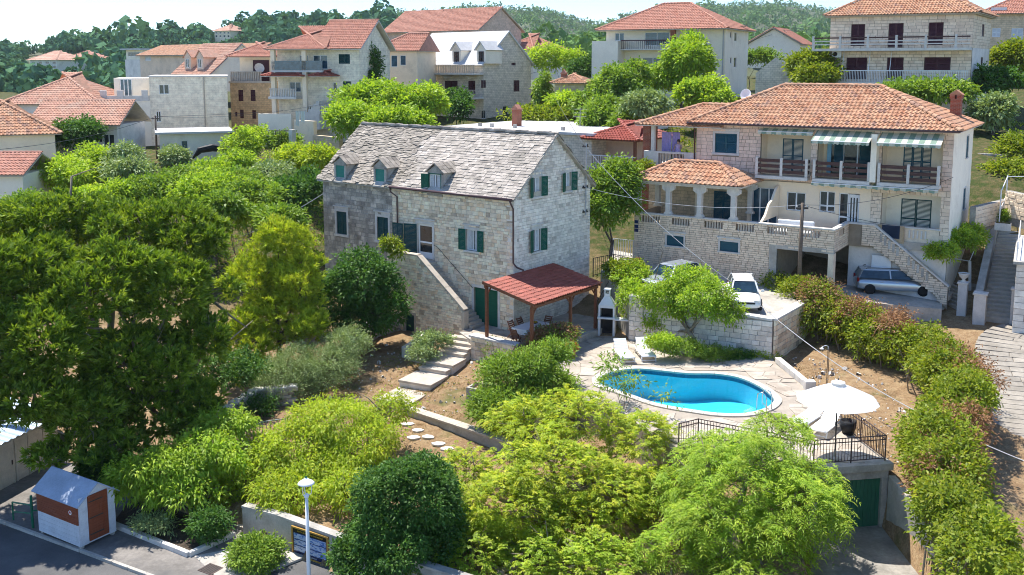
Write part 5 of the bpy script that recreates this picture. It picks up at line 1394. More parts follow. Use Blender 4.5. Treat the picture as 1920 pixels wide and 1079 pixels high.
# balconies: slab, white posts, dark rails
for h in uh[1:]:
 a, b = h[0] - .05, h[1] + .0
 MB().box(a - .02, b + .02, 2.75, YB - .03, 7.92, 8.1).build('balcony_slab', M['limestone_white'], villa)
 MB().box(a, b, 2.8, YB + .2, 8.1, 8.13).build('balcony_floor', M['limestone'], villa)
 for x in (a + .06, (a + b) / 2, b - .06): MB().box(x - .08, x + .08, 2.78, 2.94, 8.13, 9.25).build('balcony_post', M['limestone_white'], villa, bevel=.01)
 for z in (8.28, 8.62, 8.95):
  for (p, q) in ((a + .14, (a + b) / 2 - .08), ((a + b) / 2 + .08, b - .14)): MB().box(p, q, 2.83, 2.88, z, z + .2).build('balcony_rail', M['wood_rail'], villa)
 for x in (a + .03, b - .08):
  for z in (8.28, 8.62, 8.95): MB().box(x, x + .05, 2.96, YB - .05, z, z + .2).build('balcony_rail', M['wood_rail'], villa)
# partition between loggia 2 and 3
MB().box(13.78, 14.1, 2.7, YB - .04, 8.1, 10.9).build('partition', M['render_white'], villa)
# awnings
def awning(x0, x1, zt, zb, out, y0, nm='awning'):
 m_ = MB(); k = 14
 m_.quad((x0, y0, zt), (x1, y0, zt), (x1, y0 - out, zb), (x0, y0 - out, zb))
 aw = m_.build(nm, M['awning'], villa)
 m2 = MB()
 for i in range(k):
  a = x0 + (x1 - x0) * i / k; b = x0 + (x1 - x0) * (i + 1) / k; mid = (a + b) / 2
  m2.quad((a, y0 - out, zb), (b, y0 - out, zb), (b, y0 - out - .01, zb - .14), (mid, y0 - out - .015, zb - .2), (a, y0 - out - .01, zb - .14))
 m2.build('valance', M['awning'], aw)
 MB().tube([(x0, y0 - out, zb), (x1, y0 - out, zb)], .03, 6).build('front_bar', M['white'], aw)
 for x in (x0 + .15, x1 - .15): MB().tube([(x, y0, zt - .15), (x, y0 - out, zb - .02)], .02, 5).build('arm', M['white'], aw)
awning(6.9, 10.3, 11.0, 10.83, .45, YB - .03); awning(10.45, 13.8, 11.0, 10.45, 1.35, YB - .03); awning(14.2, 17.65, 11.0, 10.47, 1.3, YB - .03)
awning(10.4, 17.55, 7.98, 7.87, .75, YB - .03)
# ground-floor rooms
pl_ = MB(); pl_.quad((2.9, YB + .25, 4.66), (6.2, YB + .25, 4.66), (6.2, YB + .25, 7.45), (2.9, YB + .25, 7.45)); pl_.build('porch_back_wall', M['blocks'], villa)
closed_doors(fr_front(YB + .2), 3.9, 5.2, 4.68, 6.8, villa, M['blue_dark'])
window(fr_front(YB), *lh[1], villa, leaves=3, inset=.05, pane_mat=M['glass_blue'], name='glass_door')
window(fr_front(YB), *lh[2], villa, leaves=2, inset=.06, pane_mat=M['glass']); window(fr_front(YB), *lh[3], villa, leaves=2, inset=.06, bar=6.4)
ed = window(fr_front(YB), 11.9, 12.45, 4.68, 7.25, villa, leaves=1, inset=.05, bar=5.8, name='door_sidelight')
MB(fr_front(YB)).box(12.47, 13.08, .08, .14, 4.68, 7.2).build('entrance_door', M['white'], villa)
for i in range(3): MB(fr_front(YB)).box(12.56 + i * .17, 12.64 + i * .17, .06, .08, 5.3, 7.0).build('door_glazing', M['glass'], villa)
lg4 = loggia(lh[5], 1.4, M['render_white']); closed_doors(fr_front(YB + 1.4), 15.2, 16.9, 4.68, 7.0, lg4, M['green_dark'])
MB().box(14.36, 17.6, YB + .0, YB + .18, 4.66, 5.45).build('loggia_parapet', M['ashlar'], villa)
balustrade(fr_front(YB - .06), 15.9, 17.0, 4.9, .45, villa, M['limestone_white'], 5, .1, .05)
MB().box(14.2, 17.7, YB - .06, YB + .24, 5.451, 5.53).build('coping_stone', M['limestone_white'], villa)
# step wall between porch and loggia terrace (white ragged wing wall)
m_ = MB(); m_.fr = frame((8.25, 0, 0), (0, 1, 0), (-1, 0, 0)); m_.vprism([(.3, 5.59), (3.4, 5.59), (3.4, 7.5), (2.9, 7.3), (2.2, 6.7), (1.6, 6.5), (1.0, 5.9)], 0, .14); m_.build('wing_wall', M['render_cream'], villa)
# main roof
MB().box(X0v - .3, X1v + .3, YB - .45, Y1v + .4, 11.1, 11.2).build('eaves', M['limestone_white'], villa)
hip_roof(villa, 2.2, 18.55, 2.9, 11.55, 11.205, 2.35, M['tile'], M['limestone_white'], tw=.26, th=.36, limit=180, hl=5.0, hr=5.3)
MB().tube([(2.25, 2.85, 11.2), (18.5, 2.85, 11.2)], .07, 8).build('gutter', M['pipe'], villa, smooth=True)
MB().tube([(2.6, 2.85, 11.15), (2.62, 3.3, 10.8), (2.62, 3.4, 8.2)], .05, 8).build('downpipe', M['pipe'], villa, smooth=True)
# left open balcony wing
MB().box(-1.05, 2.67, YB + .05, 9.5, 7.95, 8.2).build('wing_floor', M['limestone_white'], villa); MB().box(-.9, 2.67, YB + .6, 9.4, 2.2, 7.95).build('wing_wall', M['blocks'], villa)
MB().box(-1.05, .0, YB, YB + .3, 8.2, 9.2).build('wing_parapet', M['limestone_white'], villa, bevel=.01); MB().box(1.85, 2.67, YB, YB + .3, 8.2, 9.2).build('wing_parapet', M['limestone_white'], villa)
MB().box(.0, 1.85, YB, YB + .3, 8.2, 8.3).build('wing_plinth', M['limestone_white'], villa); MB().box(.0, 1.85, YB, YB + .3, 9.08, 9.2).build('wing_cap', M['limestone_white'], villa)
balustrade(fr_front(YB + .08), .03, 1.82, 8.3, .78, villa, M['limestone'], 8, .11, .13)
MB().box(-.55, -.3, YB + .02, YB + .27, 9.2, 10.9).build('wing_column', M['limestone_white'], villa)
MB().box(-1.6, -1.05, YB + 1.0, YB + 2.2, 4.0, 11.0).build('chimney_stack', M['brick'], villa)
hip_roof(villa, -1.5, 4.5, 3.0, 9.8, 10.95, 1.25, M['tile'], M['limestone_white'], tw=.26, th=.36, limit=60, hr=.0)
# chimneys, dish
ch_ = MB(); ch_.box(17.0, 17.6, 8.7, 9.3, 11.4, 12.85); ch = ch_.build('chimney', M['brick'], villa)
for i in range(2): MB().box(16.95 + i * .4, 17.25 + i * .4, 8.66, 9.34, 12.85, 13.1).build('chimney_cap', M['brick'], ch)
MB().vprism([(16.9, 13.1), (17.7, 13.1), (17.3, 13.4)], 8.62, 9.38).build('chimney_hood', M['tile'], ch)
dsh = thing('satellite_dish', 'white satellite dish on the villa roof beside its ridge', 'dish', RH.w(4.6, 7.5, 12.55), R(-60))
MB().tube([(0, 0, -.5), (0, 0, .3)], .025, 6).build('mast', M['steel'], dsh); MB().lathe([(.02, 0), (.2, .03), (.38, .1), (.39, .1), (.2, .02), (.02, -.01)], 18).build('reflector', M['white'], dsh, smooth=True)
dsh.children[1].rotation_euler = (R(75), 0, R(20)); dsh.children[1].location = (0, -.1, .35)
# outside stair going down to the right, its stepped balustrade wall
sp_ = [(14.1, 5.5), (18.3, 2.3), (18.3, 1.0), (17.4, 1.9), (14.0, 4.3), (13.4, 4.3), (13.4, 5.5)]
m_ = MB(); m_.vprism(sp_, 3.1, 3.34); sw_ = m_.build('stair_wall', M['ashlar_mortar'], villa)
stone_wall(fr_front(3.1), (13.4, 18.3, 1.0, 5.5), sw_, M['ashlar'], poly=sp_, ch=(.125, .135), cw=(.22, .5), limit=40, name='stone_block', protos=ASHLAR, proud=.02, jitter=.002, joint=.02, seed=45)
MB().bar((14.1, 3.22, 5.55), (18.35, 3.22, 2.33), .36, .09).build('coping_stone', M['limestone_white'], sw_)
MB().box(12.6, 14.1, 3.0, 3.38, 5.501, 5.59).build('coping_stone', M['limestone_white'], sw_)
for (xa, xb) in ((14.4, 15.6), (16.0, 17.3)):
 for i in range(5):
  x = xa + (xb - xa) * (i + .5) / 5; zt_ = 5.5 - (x - 14.1) * .762
  MB().box(x - .07, x + .07, 3.06, 3.1, zt_ - .62, zt_ - .12).build('stair_slot', M['stone_grey'], sw_)
for i in range(20):
 x = 14.15 + i * .21; z_ = 4.66 - i * .155
 MB().box(x, x + .24, 3.36, 4.6, z_ - .25, z_).build('stair_tread', M['limestone'], villa)
# utility boxes by the carport, letterboxes
for i, z in enumerate((4.85, 4.55, 4.3)): MB().box(.05, .3, -.07, -.025, z, z + .2).build('letterbox', pm('letterbox_blue', [(.02, .035, .11)], ns=4, na=.1, bst=0) if i == 0 else bpy.data.materials['letterbox_blue'], villa)
MB().box(14.0, 15.1, 3.3, 3.45, 2.7, 3.7).build('meter_cupboard', M['white'], villa)
# ------------------------------------------------------------------ the town behind
class BH:
 def __init__(s, name, label, uc, vb, Y, rot, ul, D, v_eave, cat='house', group=None):
  s.P = GY(uc, vb, Y); r = R(rot); s.ax = np.array([math.cos(r), math.sin(r), 0]); s.ay = np.array([-math.sin(r), math.cos(r), 0])
  s.z0 = float(s.P[2]); s.ze = float(GY(uc, v_eave, Y)[2]); s.D = D
  s.W = -s.F(ul, v_eave)[0]
  s.root = thing(name, label, cat, (s.P[0], s.P[1], 0), r, group)
  s.hf = []; s.hr = []; s.todo = []
 def _pl(s, u, v, o, n):
  d = ray(u, v); return _C + d * (((o - _C) @ n) / (d @ n))
 def F(s, u, v, y=0.0):
  Q = s._pl(u, v, s.P + s.ay * y, s.ay); return np.array([(Q - s.P) @ s.ax, Q[2]])
 def S(s, u, v, x=0.0):
  Q = s._pl(u, v, s.P + s.ax * x, s.ax); return np.array([(Q - s.P) @ s.ay, Q[2]])
 def win(s, u0, v0, u1, v1, style='glass', face='f', leaves=2):
  f = s.F if face == 'f' else s.S
  a = f(u0, (v0 + v1) / 2); b = f(u1, (v0 + v1) / 2); m = f((u0 + u1) / 2, v0); n = f((u0 + u1) / 2, v1)
  h = (min(a[0], b[0]), max(a[0], b[0]), n[1], m[1])
  (s.hf if face == 'f' else s.hr).append(h); s.todo.append((h, style, face, leaves))
 def walls(s, mat, gable=None, z0=None, z1=None):
  w = box_walls(s.root, -s.W, 0, 0, s.D, s.z0 - 1.5 if z0 is None else z0, s.ze if z1 is None else z1, mat, s.hf, s.hr, (), gable, .14)
  for h, style, face, lv in s.todo:
   fr_ = fr_front(0) if face == 'f' else fr_right(0)
   if style in ('glass', 'blue'):
    window(fr_, *h, s.root, inset=.06, leaves=lv, pane_mat=M['glass_blue' if style == 'blue' else 'glass'])
   elif style == 'open':
    window(fr_, *h, s.root, inset=.06, leaves=lv); sw = (h[1] - h[0]) / 2
    shutter(fr_, h[0] - sw, h[0] - .02, h[2], h[3], s.root, M['green'], .06, .05, 'r'); shutter(fr_, h[1] + .02, h[1] + sw, h[2], h[3], s.root, M['green'], .06, .05, 'l')
   else:
    xm_ = (h[0] + h[1]) / 2
    shutter(fr_, h[0] + .01, xm_ - .004, h[2], h[3], s.root, M[style], -.03); shutter(fr_, xm_ + .004, h[1] - .01, h[2], h[3], s.root, M[style], -.03)
  s.wall = w; return w
 def box(s, nm, x0, x1, y0, y1, z0, z1, mat, parent=None, bevel=0): return MB().box(x0, x1, y0, y1, z0, z1).build(nm, mat, parent or s.root, bevel=bevel)
 def bars(s, x0, x1, y, z0, h, n, mat, w=.05, cap=True):
  balustrade(fr_front(y), x0, x1, z0, h, s.root, mat, n, w, w)
  if cap: s.box('hand_rail', x0, x1, y - .04, y + w + .04, z0 + h, z0 + h + .07, mat)
 def chimney(s, x, y, z0, z1, mat=None, w=.5):
  c = s.box('chimney', x - w / 2, x + w / 2, y - w / 2, y + w / 2, z0, z1, mat or M['brick'])
  MB().box(x - w * .62, x + w * .62, y - w * .62, y + w * .62, z1, z1 + .1).build('chimney_cap', M['tile_red'], c)
  MB().vprism([(x - w * .5, z1 + .1), (x + w * .5, z1 + .1), (x, z1 + .45)], y - w * .5, y + w * .5).build('chimney_hood', M['tile_red'], c)
# A: stone apartment house, top right
h = BH('apartment_house', 'large beige stone apartment house with burgundy shutters and two long balconies', 1815, 215, 83, -33, 1558, 10, 27)
for r_ in ((1596, 46, 1621, 88), (1666, 44, 1693, 88), (1741, 41, 1768, 87), (1587, 108, 1625, 150), (1663, 107, 1693, 151), (1733, 107, 1782, 132)): h.win(*r_, style='burgundy')
h.win(1841, 45, 1845, 70, 'burgundy', 's'); h.win(1838, 108, 1842, 134, 'burgundy', 's'); h.win(1740, 172, 1752, 190); h.win(1762, 172, 1770, 190)
w = h.walls(M['ashlar_mortar'])
ha = h
stone_wall(fr_front(0), (-h.W, 0, h.z0, h.ze), w, M['ashlar'], [(k[0] - .02, k[1] + .02, k[2] - .02, k[3] + .02) for k in h.hf], ch=(.24, .3), cw=(.4, .7), limit=120, name='stone_block', protos=ASHLAR, proud=.02, jitter=.002, joint=.016, seed=61)
mb = MB(fr_right(0)); wall_sheet(mb, (0, h.D, h.z0 - 1, h.F(1815, 90)[1]), h.hr[1:]); sw2 = mb.build('side_render', M['render_grey'], h.root); sw2.location.x = .03
stone_wall(fr_right(0), (0, h.D, h.F(1815, 90)[1], h.ze), w, M['ashlar'], h.hr, ch=(.24, .3), cw=(.4, .7), limit=20, name='stone_block', protos=ASHLAR, proud=.02, jitter=.002, joint=.016, seed=62)
for vz, nm in ((93, 'upper'), (156, 'lower')):
 z = h.F(1700, vz)[1]
 h.box('balcony_slab', -h.W - (1.2 if vz < 100 else .4), .0, -1.35, .02, z - .12, z + .1, M['limestone_white'])
zu = h.F(1700, 93)[1] + .1; zl = h.F(1700, 156)[1] + .1
x = -h.W - 1.1
while x < .01:
 h.box('balcony_post', x - .09, x + .09, -1.3, -1.12, zu, zu + 1.1, M['limestone_white']); x += 2.35
for i, z in enumerate((.3, .58)): h.box('balcony_rail', -h.W - 1.1, 0, -1.26, -1.2, zu + z, zu + z + .1, M['limestone_white'])
h.box('balcony_rail', -h.W - 1.1, 0, -1.28, -1.18, zu + .86, zu + .98, M['wood_rail'])
h.bars(-h.W - .3, 0, -1.3, zl, .92, 90, M['white'], .035)
for u in (1583, 1632, 1672):
 p = h.F(u, 95, -.1); q = h.F(u - 4, 133, -1.2); MB().tube([(p[0], -.1, zu - .2), (q[0], -1.2, zl + .9)], .03, 5).build('awning_stay', M['white'], h.root)
hip_roof(h.root, -h.W - .5, .55, -.55, h.D + .5, h.ze + .12, 3.2, M['tile'], M['limestone'], tw=.27, th=.38, limit=60)
h.box('cornice', -h.W - .35, .35, -.35, h.D + .3, h.ze - .02, h.ze + .11, M['limestone'])
h.chimney(-h.W + 2.0, 3.0, h.ze + .5, h.ze + 2.3); h.chimney(-h.W + 2.9, 3.0, h.ze + .5, h.ze + 2.3)
ac = thing('air_conditioner', 'white air conditioner under the stone apartment house balcony', 'air conditioner', h.root.location, h.root.rotation_euler.z); q = h.F(1570, 102)
MB().box(q[0] - .4, q[0] + .4, -.36, -.06, q[1] - .3, q[1] + .3).build('case', M['white'], ac, bevel=.02); MB(fr_front(-.365)).lathe([(.2, 0), (.2, .01)], 16).build('fan_grille', M['dark'], ac)
g_ = ac.children[1]; g_.rotation_euler = (R(90), 0, 0); g_.location = (q[0] - .1, -.362, q[1]); g_.data.transform(Matrix.Translation((0, .365, 0)))
# B: house at the right edge behind it
h = BH('stone_house', 'beige stone house with white shutters half hidden behind apartment house', 1990, 125, 105, -33, 1842, 9, 24)
h.win(1860, 53, 1876, 70, 'white'); h.win(1896, 53, 1918, 74, 'white'); h.win(1858, 14, 1888, 22, 'white')
h.walls(M['blocks']); hip_roof(h.root, -h.W - .5, .5, -.5, h.D + .5, h.ze, 2.8, M['tile_red'], M['limestone'], lo=True)
# C: white three-storey house with loggia
h = BH('white_house', 'large white three storey house with loggia and red hip roof', 1357, 182, 105, -27.6, 1137, 9.5, 55)
for r_ in ((1153, 62, 1170, 77), (1209, 61, 1255, 86), (1285, 59, 1313, 84), (1203, 108, 1245, 140), (1146, 117, 1162, 125), (1205, 155, 1230, 178)): h.win(*r_, style='blue')
for r_ in ((1377, 61, 1382, 78), (1376, 108, 1381, 127), (1369, 60, 1372, 72), (1369, 108, 1372, 120)): h.win(*r_, style='glass', face='s', leaves=1)
h.walls(M['render_white'])
zf = h.F(1230, 92)[1]; xl, xr = h.F(1172, 92)[0], h.F(1330, 92)[0]
h.box('balcony_slab', xl, xr, -1.4, 0.02, zf - .15, zf, M['limestone_white']); h.box('balcony_rail', xl, xr, -1.38, -1.3, zf + .85, zf + .95, M['burgundy'])
h.bars(xl, xr, -1.36, zf, .85, 40, M['burgundy'], .04, False)
h.box('loggia_pier', h.F(1268, 80)[0] - .25, h.F(1268, 80)[0] + .25, -1.3, -.9, zf, h.ze, M['brick'])
zw = h.F(1140, 78)[1]; h.box('terrace_block', -h.W - .8, h.F(1172, 90)[0], -2.2, .01, h.z0 - 1, zw, M['render_white'])
hip_roof(h.root, -h.W - .7, .7, -1.6, h.D + .6, h.ze + .02, 3.0, M['tile_red'], M['limestone_white'], lo=True, tw=.3, th=.4)
q = h.F(1291, 30, 4); h.chimney(q[0], 4, h.ze + 1.2, h.F(1291, 16, 4)[1], w=.7)
sd_ = thing('satellite_dish', 'white satellite dish on the wall edge of the white house', 'dish', h.P + h.ax * .3 + h.ay * 6 + np.array([0, 0, h.ze - h.z0 + .4]), 0)
MB().lathe([(.02, 0), (.3, .05), (.45, .14), (.3, .04), (.02, -.01)], 16).build('reflector', M['white'], sd_); MB().tube([(0, 0, -.5), (0, 0, 0)], .03, 5).build('mast', M['steel'], sd_)
MB().tube([(-.2, -.1, h.z0), (-.2, -.1, h.ze)], .06, 6).build('downpipe', M['cable_grey'], h.root)
# C2: neighbour behind
h = BH('white_house', 'small white house with orange roof behind the large white house', 1500, 108, 140, -27, 1400, 9, 84)
h.walls(M['render_white'], ('y', 2.2)); gable_roof(h.root, -h.W - .4, .4, -.5, h.D + .5, h.ze, 2.4, M['tile_red'], M['limestone'], axis='y')
# old stone shed with broken gable
h = BH('stone_barn', 'roofless old stone barn with pointed gable', 1490, 168, 92, -30, 1417, 5, 138, 'barn')
h.walls(M['blocks_grey'], ('y', 1.5))
# D: grey stone house with white roof and dormers
h = BH('grey_stone_house', 'grey stone house with white painted roof, two dormers and balustraded balconies', 907, 228, 115, -43, 768, 8.2, 118)
for r_ in ((893, 106, 909, 123), (852, 106, 862, 123)): pass
for r_ in ((787, 152, 799, 173), (813, 152, 819, 178), (834, 152, 858, 178), (878, 152, 891, 176), (768, 105, 776, 122), (808, 108, 816, 122)): h.win(*r_, style='burgundy')
for r_ in ((959, 105, 967, 123), (963, 151, 974, 172), (902, 151, 911, 165), (903, 207, 911, 223), (943, 199, 953, 220), (992, 193, 999, 202), (976, 109, 982, 119)): h.win(*r_, face='s', leaves=1, style='burgundy' if r_[1] < 180 else 'glass')
h.walls(M['blocks_grey'], ('x', 3.6))
zf = h.F(850, 137)[1]; h.box('balcony_slab', -h.W - .2, .0, -1.6, .02, zf - .2, zf, M['limestone_white']); h.bars(-h.W - .1, 0, -1.5, zf, .9, 44, M['limestone'], .09)
z2 = h.F(850, 181)[1]; h.box('balcony_slab', -h.W * .7, .0, -1.6, .02, z2 - .2, z2, M['limestone_white']); h.bars(-h.W * .7, 0, -1.5, z2, .8, 36, M['limestone'], .07)
mb = MB(); ze_, yd = h.ze, h.D / 2
mb._add([(-h.W - .3, -.5, ze_ - .25), (.25, -.5, ze_ - .25), (.25, yd, ze_ + 3.75), (-h.W - .3, yd, ze_ + 3.75), (.25, h.D + .5, ze_ - .25), (-h.W - .3, h.D + .5, ze_ - .25)], [(0, 1, 2, 3), (4, 5, 3, 2)])
rf = mb.build('roof', M['white_roof'], h.root, label='white painted roof'); sm = rf.modifiers.new('thick', 'SOLIDIFY'); sm.thickness = .18; sm.offset = -1
mb = MB()
for u in (857, 903):
 q = h.F(u, 122); x = q[0]; a, b = x - .75, x + .75
 d1_ = MB(); d1_.box(a, b, -.05, 2.6, ze_ - .1, ze_ + 1.55); d1_.vprism([(a, ze_ + 1.55), (b, ze_ + 1.55), (x, ze_ + 2.35)], -.05, 2.9); dm = d1_.build('dormer', M['render_white'], h.root)
 for s in (-1, 1): MB().bar((x + s * .95, 1.2, ze_ + 1.42), (x, 1.2, ze_ + 2.45), 3.0, .1, (0, 0, 1)).build('dormer_roof', M['white_roof'], dm)
 window(fr_front(-.06), x - .4, x + .4, ze_, ze_ + 1.3, dm, inset=-.03, pane_mat=M['glass'], frame_mat=M['burgundy'])
for u in (835, 878):
 x = h.F(u, 142)[0]; mb = MB(); k = 8
 for i in range(k):
  t0, t1 = math.pi * i / k, math.pi * (i + 1) / k
  mb.quad((x - 1.5 * math.cos(t0), -.1, z2 + 2.3 + .6 * math.sin(t0)), (x - 1.5 * math.cos(t1), -.1, z2 + 2.3 + .6 * math.sin(t1)), (x - 1.5 * math.cos(t1), -1.5, z2 + 2.1 + .45 * math.sin(t1)), (x - 1.5 * math.cos(t0), -1.5, z2 + 2.1 + .45 * math.sin(t0)))
 mb.build('awning', pm('cream_canvas', [(.66, .55, .38)], ns=4, na=.1, bst=0) if 'cream_canvas' not in bpy.data.materials else bpy.data.materials['cream_canvas'], h.root)
# E: red roofed house behind
h = BH('stone_house', 'tall pink stone house with long red roof behind the grey house', 900, 100, 138, -40, 722, 9, 56)
for r_ in ((906, 69, 914, 84), (926, 71, 935, 84)): h.win(*r_, face='s', leaves=2)
h.walls(M['blocks_pink'], ('x', 3.0)); gable_roof(h.root, -h.W - .3, .3, -.6, h.D + .6, h.ze - .1, 3.3, M['tile_red'], M['limestone'])
h.chimney(h.F(822, 30, 4.5)[0], 4.5, h.ze + 2, h.F(822, 26, 4.5)[1]); h.chimney(h.F(836, 30, 4.5)[0], 4.5, h.ze + 2, h.F(836, 25, 4.5)[1], w=.9)
h = BH('tiled_house', 'low red roofed wing to the right of the pink stone house', 1000, 130, 142, -40, 940, 8, 94)
h.walls(M['render_white']); hip_roof(h.root, -h.W - .4, .4, -.4, h.D + .4, h.ze, 2.4, M['tile_red'], M['limestone'], lo=True)
# P: low cream house with two blue doors
h = BH('cream_house', 'cream house with two blue doors between the white villa and grey house', 783, 150, 113, -16, 703, 6, 96)
for r_ in ((733, 104, 745, 126), (750, 104, 761, 123)): h.win(*r_, style='blue', leaves=1)
h.walls(M['render_cream']); hip_roof(h.root, -h.W - .4, .4, -.4, h.D + .4, h.ze, 2.0, M['tile_red'], M['limestone'], lo=True, hr=.05)
# F: cream villa with balconies and little red canopies
h = BH('balcony_villa', 'cream three storey villa with red roof, glass balcony and small red canopies', 677, 272, 100, -14, 519, 8.5, 94)
for r_ in ((562, 104, 578, 130), (587, 104, 614, 130), (543, 154, 564, 173)): h.win(*r_, style='blue')
for r_ in ((635, 102, 656, 120), (643, 153, 658, 172)): h.win(*r_, style='green_dark')
h.win(624, 155, 632, 175, leaves=1); h.win(572, 199, 588, 206, leaves=1)
h.walls(M['blocks_white'])
zf = h.F(560, 132)[1]; xa, xb = h.F(522, 132)[0], h.F(616, 132)[0]
h.box('balcony_slab', xa, xb, -1.5, .02, zf - .2, zf, M['limestone_white']); h.box('glass_panel', xa, xb, -1.45, -1.42, zf, zf + .95, M['glass_blue'])
for u in (523, 581): q = h.F(u, 110)[0]; h.box('balcony_pier', q - .22, q + .22, -1.45, -1.05, zf - 6, h.ze, M['render_cream'])
zc = h.F(560, 143)[1]
for (ua, ub) in ((508, 583), (596, 636)):
 a, b = h.F(ua, 143)[0], h.F(ub, 143)[0]; hip_roof(h.root, a, b, -2.2, 1.2, zc, .55, M['tile_dark'], M['limestone_white'], lo=True)
z3 = h.F(560, 181)[1]; h.box('balcony_slab', -h.W - .3, h.F(568, 181)[0], -1.6, .02, z3 - .25, z3, M['limestone_white']); h.bars(-h.W - .2, h.F(568, 181)[0], -1.5, z3, .75, 16, M['limestone_white'], .1)
for i in range(9):
 u = h.F(612, 190)[0]; h.box('stair_step', u - 2.4 + i * .3, u - 2.1 + i * .3, -2.4, -.3, z3 - 3.2, z3 - 2.6 + i * .28, M['limestone_white'])
h.bars(h.F(598, 200)[0], h.F(634, 190)[0], -2.4, z3 - 1.7, .8, 10, M['limestone_white'], .09)
hip_roof(h.root, -h.W - .6, -h.W + 6.2, -1.7, h.D + .6, h.ze + .05, 2.4, M['tile_red'], M['limestone_white'], lo=True)
gable_roof(h.root, -h.W + 4.0, .5, -.6, h.D + .6, h.ze + .1, 3.0, M['tile_red'], M['limestone_white'])
m_ = MB(); m_.quad((0, 0, h.ze), (0, h.D, h.ze), (0, h.D / 2, h.ze + 2.7)); m_.build('gable', M['blocks_white'], h.root)
h.box('white_gate_wall', h.F(515, 250)[0], h.F(575, 250)[0], -3.4, -3.1, h.z0 - 1, h.F(540, 214, -3.4)[1], M['render_white'])
# boundary wall with laundry in front
bwl = thing('garden_wall', 'cream garden wall and stone pillar before the cream villa', 'wall', (0, 0, 0))
a, b = GY(590, 275, 93), GY(640, 285, 90)
MB().bar((*a[:2], 6.2), (*b[:2], 6.2), .4, 4.2).build('wall_body', M['blocks'], bwl)
a, b = GY(555, 270, 95), GY(592, 275, 93); MB().bar((*a[:2], 6.9), (*b[:2], 6.9), .4, 5.4).build('wall_body', M['render_cream'], bwl)
gt = thing('lattice_gate', 'dark iron lattice gate with stone posts below the cream villa', 'gate', (0, 0, 0))
for k, (u0, u1) in enumerate(((511, 528), (529, 546))):
 a, b = GY(u0, 284, 88), GY(u1, 286, 87)
 for i in range(6):
  p = a + (b - a) * i / 5; MB().tube([p + (0, 0, 0), p + (0, 0, 1.9)], .03, 4).build('bar', M['iron'], gt)
 for z in (.05, .5, .95, 1.4, 1.88): MB().bar(a + (0, 0, z), b + (0, 0, z), .04, .05).build('rail', M['iron'], gt)
MB().obox(tuple(GY(549, 284, 87) + (0, 0, .9)), (.45, .45, 2.0), (0, 0, R(-38))).build('gate_post', M['limestone_white'], gt)
ld = thing('laundry_line', 'white laundry hanging on a line before the cream villa', 'laundry', (0, 0, 0))
a, b = GY(546, 209, 92), GY(580, 208, 92); MB().tube([a, b], .012, 4).build('line', M['cable'], ld)
for (u0, u1, v1) in ((554, 562, 238), (563, 572, 231)):
 p, q, r2, s2 = GY(u0, 209, 92), GY(u1, 209, 92), GY(u1 - 1, v1, 92.1), GY(u0 + 1, v1 - 3, 92.05)
 mb = MB(); k = 6
 for i in range(k):
  t0, t1 = i / k, (i + 1) / k; w0, w1 = .06 * (i % 2), .06 * ((i + 1) % 2)
  mb.quad(p + (q - p) * t0 + (0, w0, 0), p + (q - p) * t1 + (0, w1, 0), s2 + (r2 - s2) * t1 + (0, w1, 0), s2 + (r2 - s2) * t0 + (0, w0, 0))
 mb.build('cloth', M['white_cloth'], ld)
# I: brown stone house
h = BH('brown_stone_house', 'narrow brown stone house with burgundy shutters and roof terrace', 513, 246, 108, -5, 431, 7, 153)
for r_ in ((447, 169, 456, 190), (470, 169, 479, 190), (450, 206, 457, 222), (473, 207, 480, 223), (441, 210, 445, 219)): h.win(*r_, style='burgundy')
h.walls(M['blocks_brown']); h.bars(-h.W, -1.2, .1, h.ze, 1.0, 18, M['limestone'], .14); h.box('coping', -h.W - .1, .1, -.12, .4, h.ze - .2, h.ze + .02, M['limestone'])
h.box('upper_room', -4.2, .1, 1.8, h.D, h.ze, h.F(500, 108, 1.8)[1], M['render_cream']); q = h.F(490, 128, 1.8)
h.box('red_curtain', q[0] - .9, q[0] + .9, 1.7, 1.78, h.ze, h.ze + 2.3, M['burgundy'])
hip_roof(h.root, -5.4, .4, .6, h.D + .4, h.F(500, 107, 1.2)[1], 1.6, M['tile_red'], M['limestone'], lo=True)
ds = thing('satellite_dish', 'pale satellite dish on roof terrace of brown stone house', 'dish', h.P + h.ax * -1.6 + h.ay * .6 + np.array([0, 0, h.ze - h.z0 + 1.4]), 0)
MB().lathe([(.02, 0), (.35, .05), (.55, .16), (.35, .04), (.02, -.01)], 16).build('reflector', M['limestone_white'], ds); ds.children[0].rotation_euler = (R(70), 0, R(30)); MB().tube([(0, 0, -1.4), (0, 0, 0)], .03, 5).build('mast', M['steel'], ds)
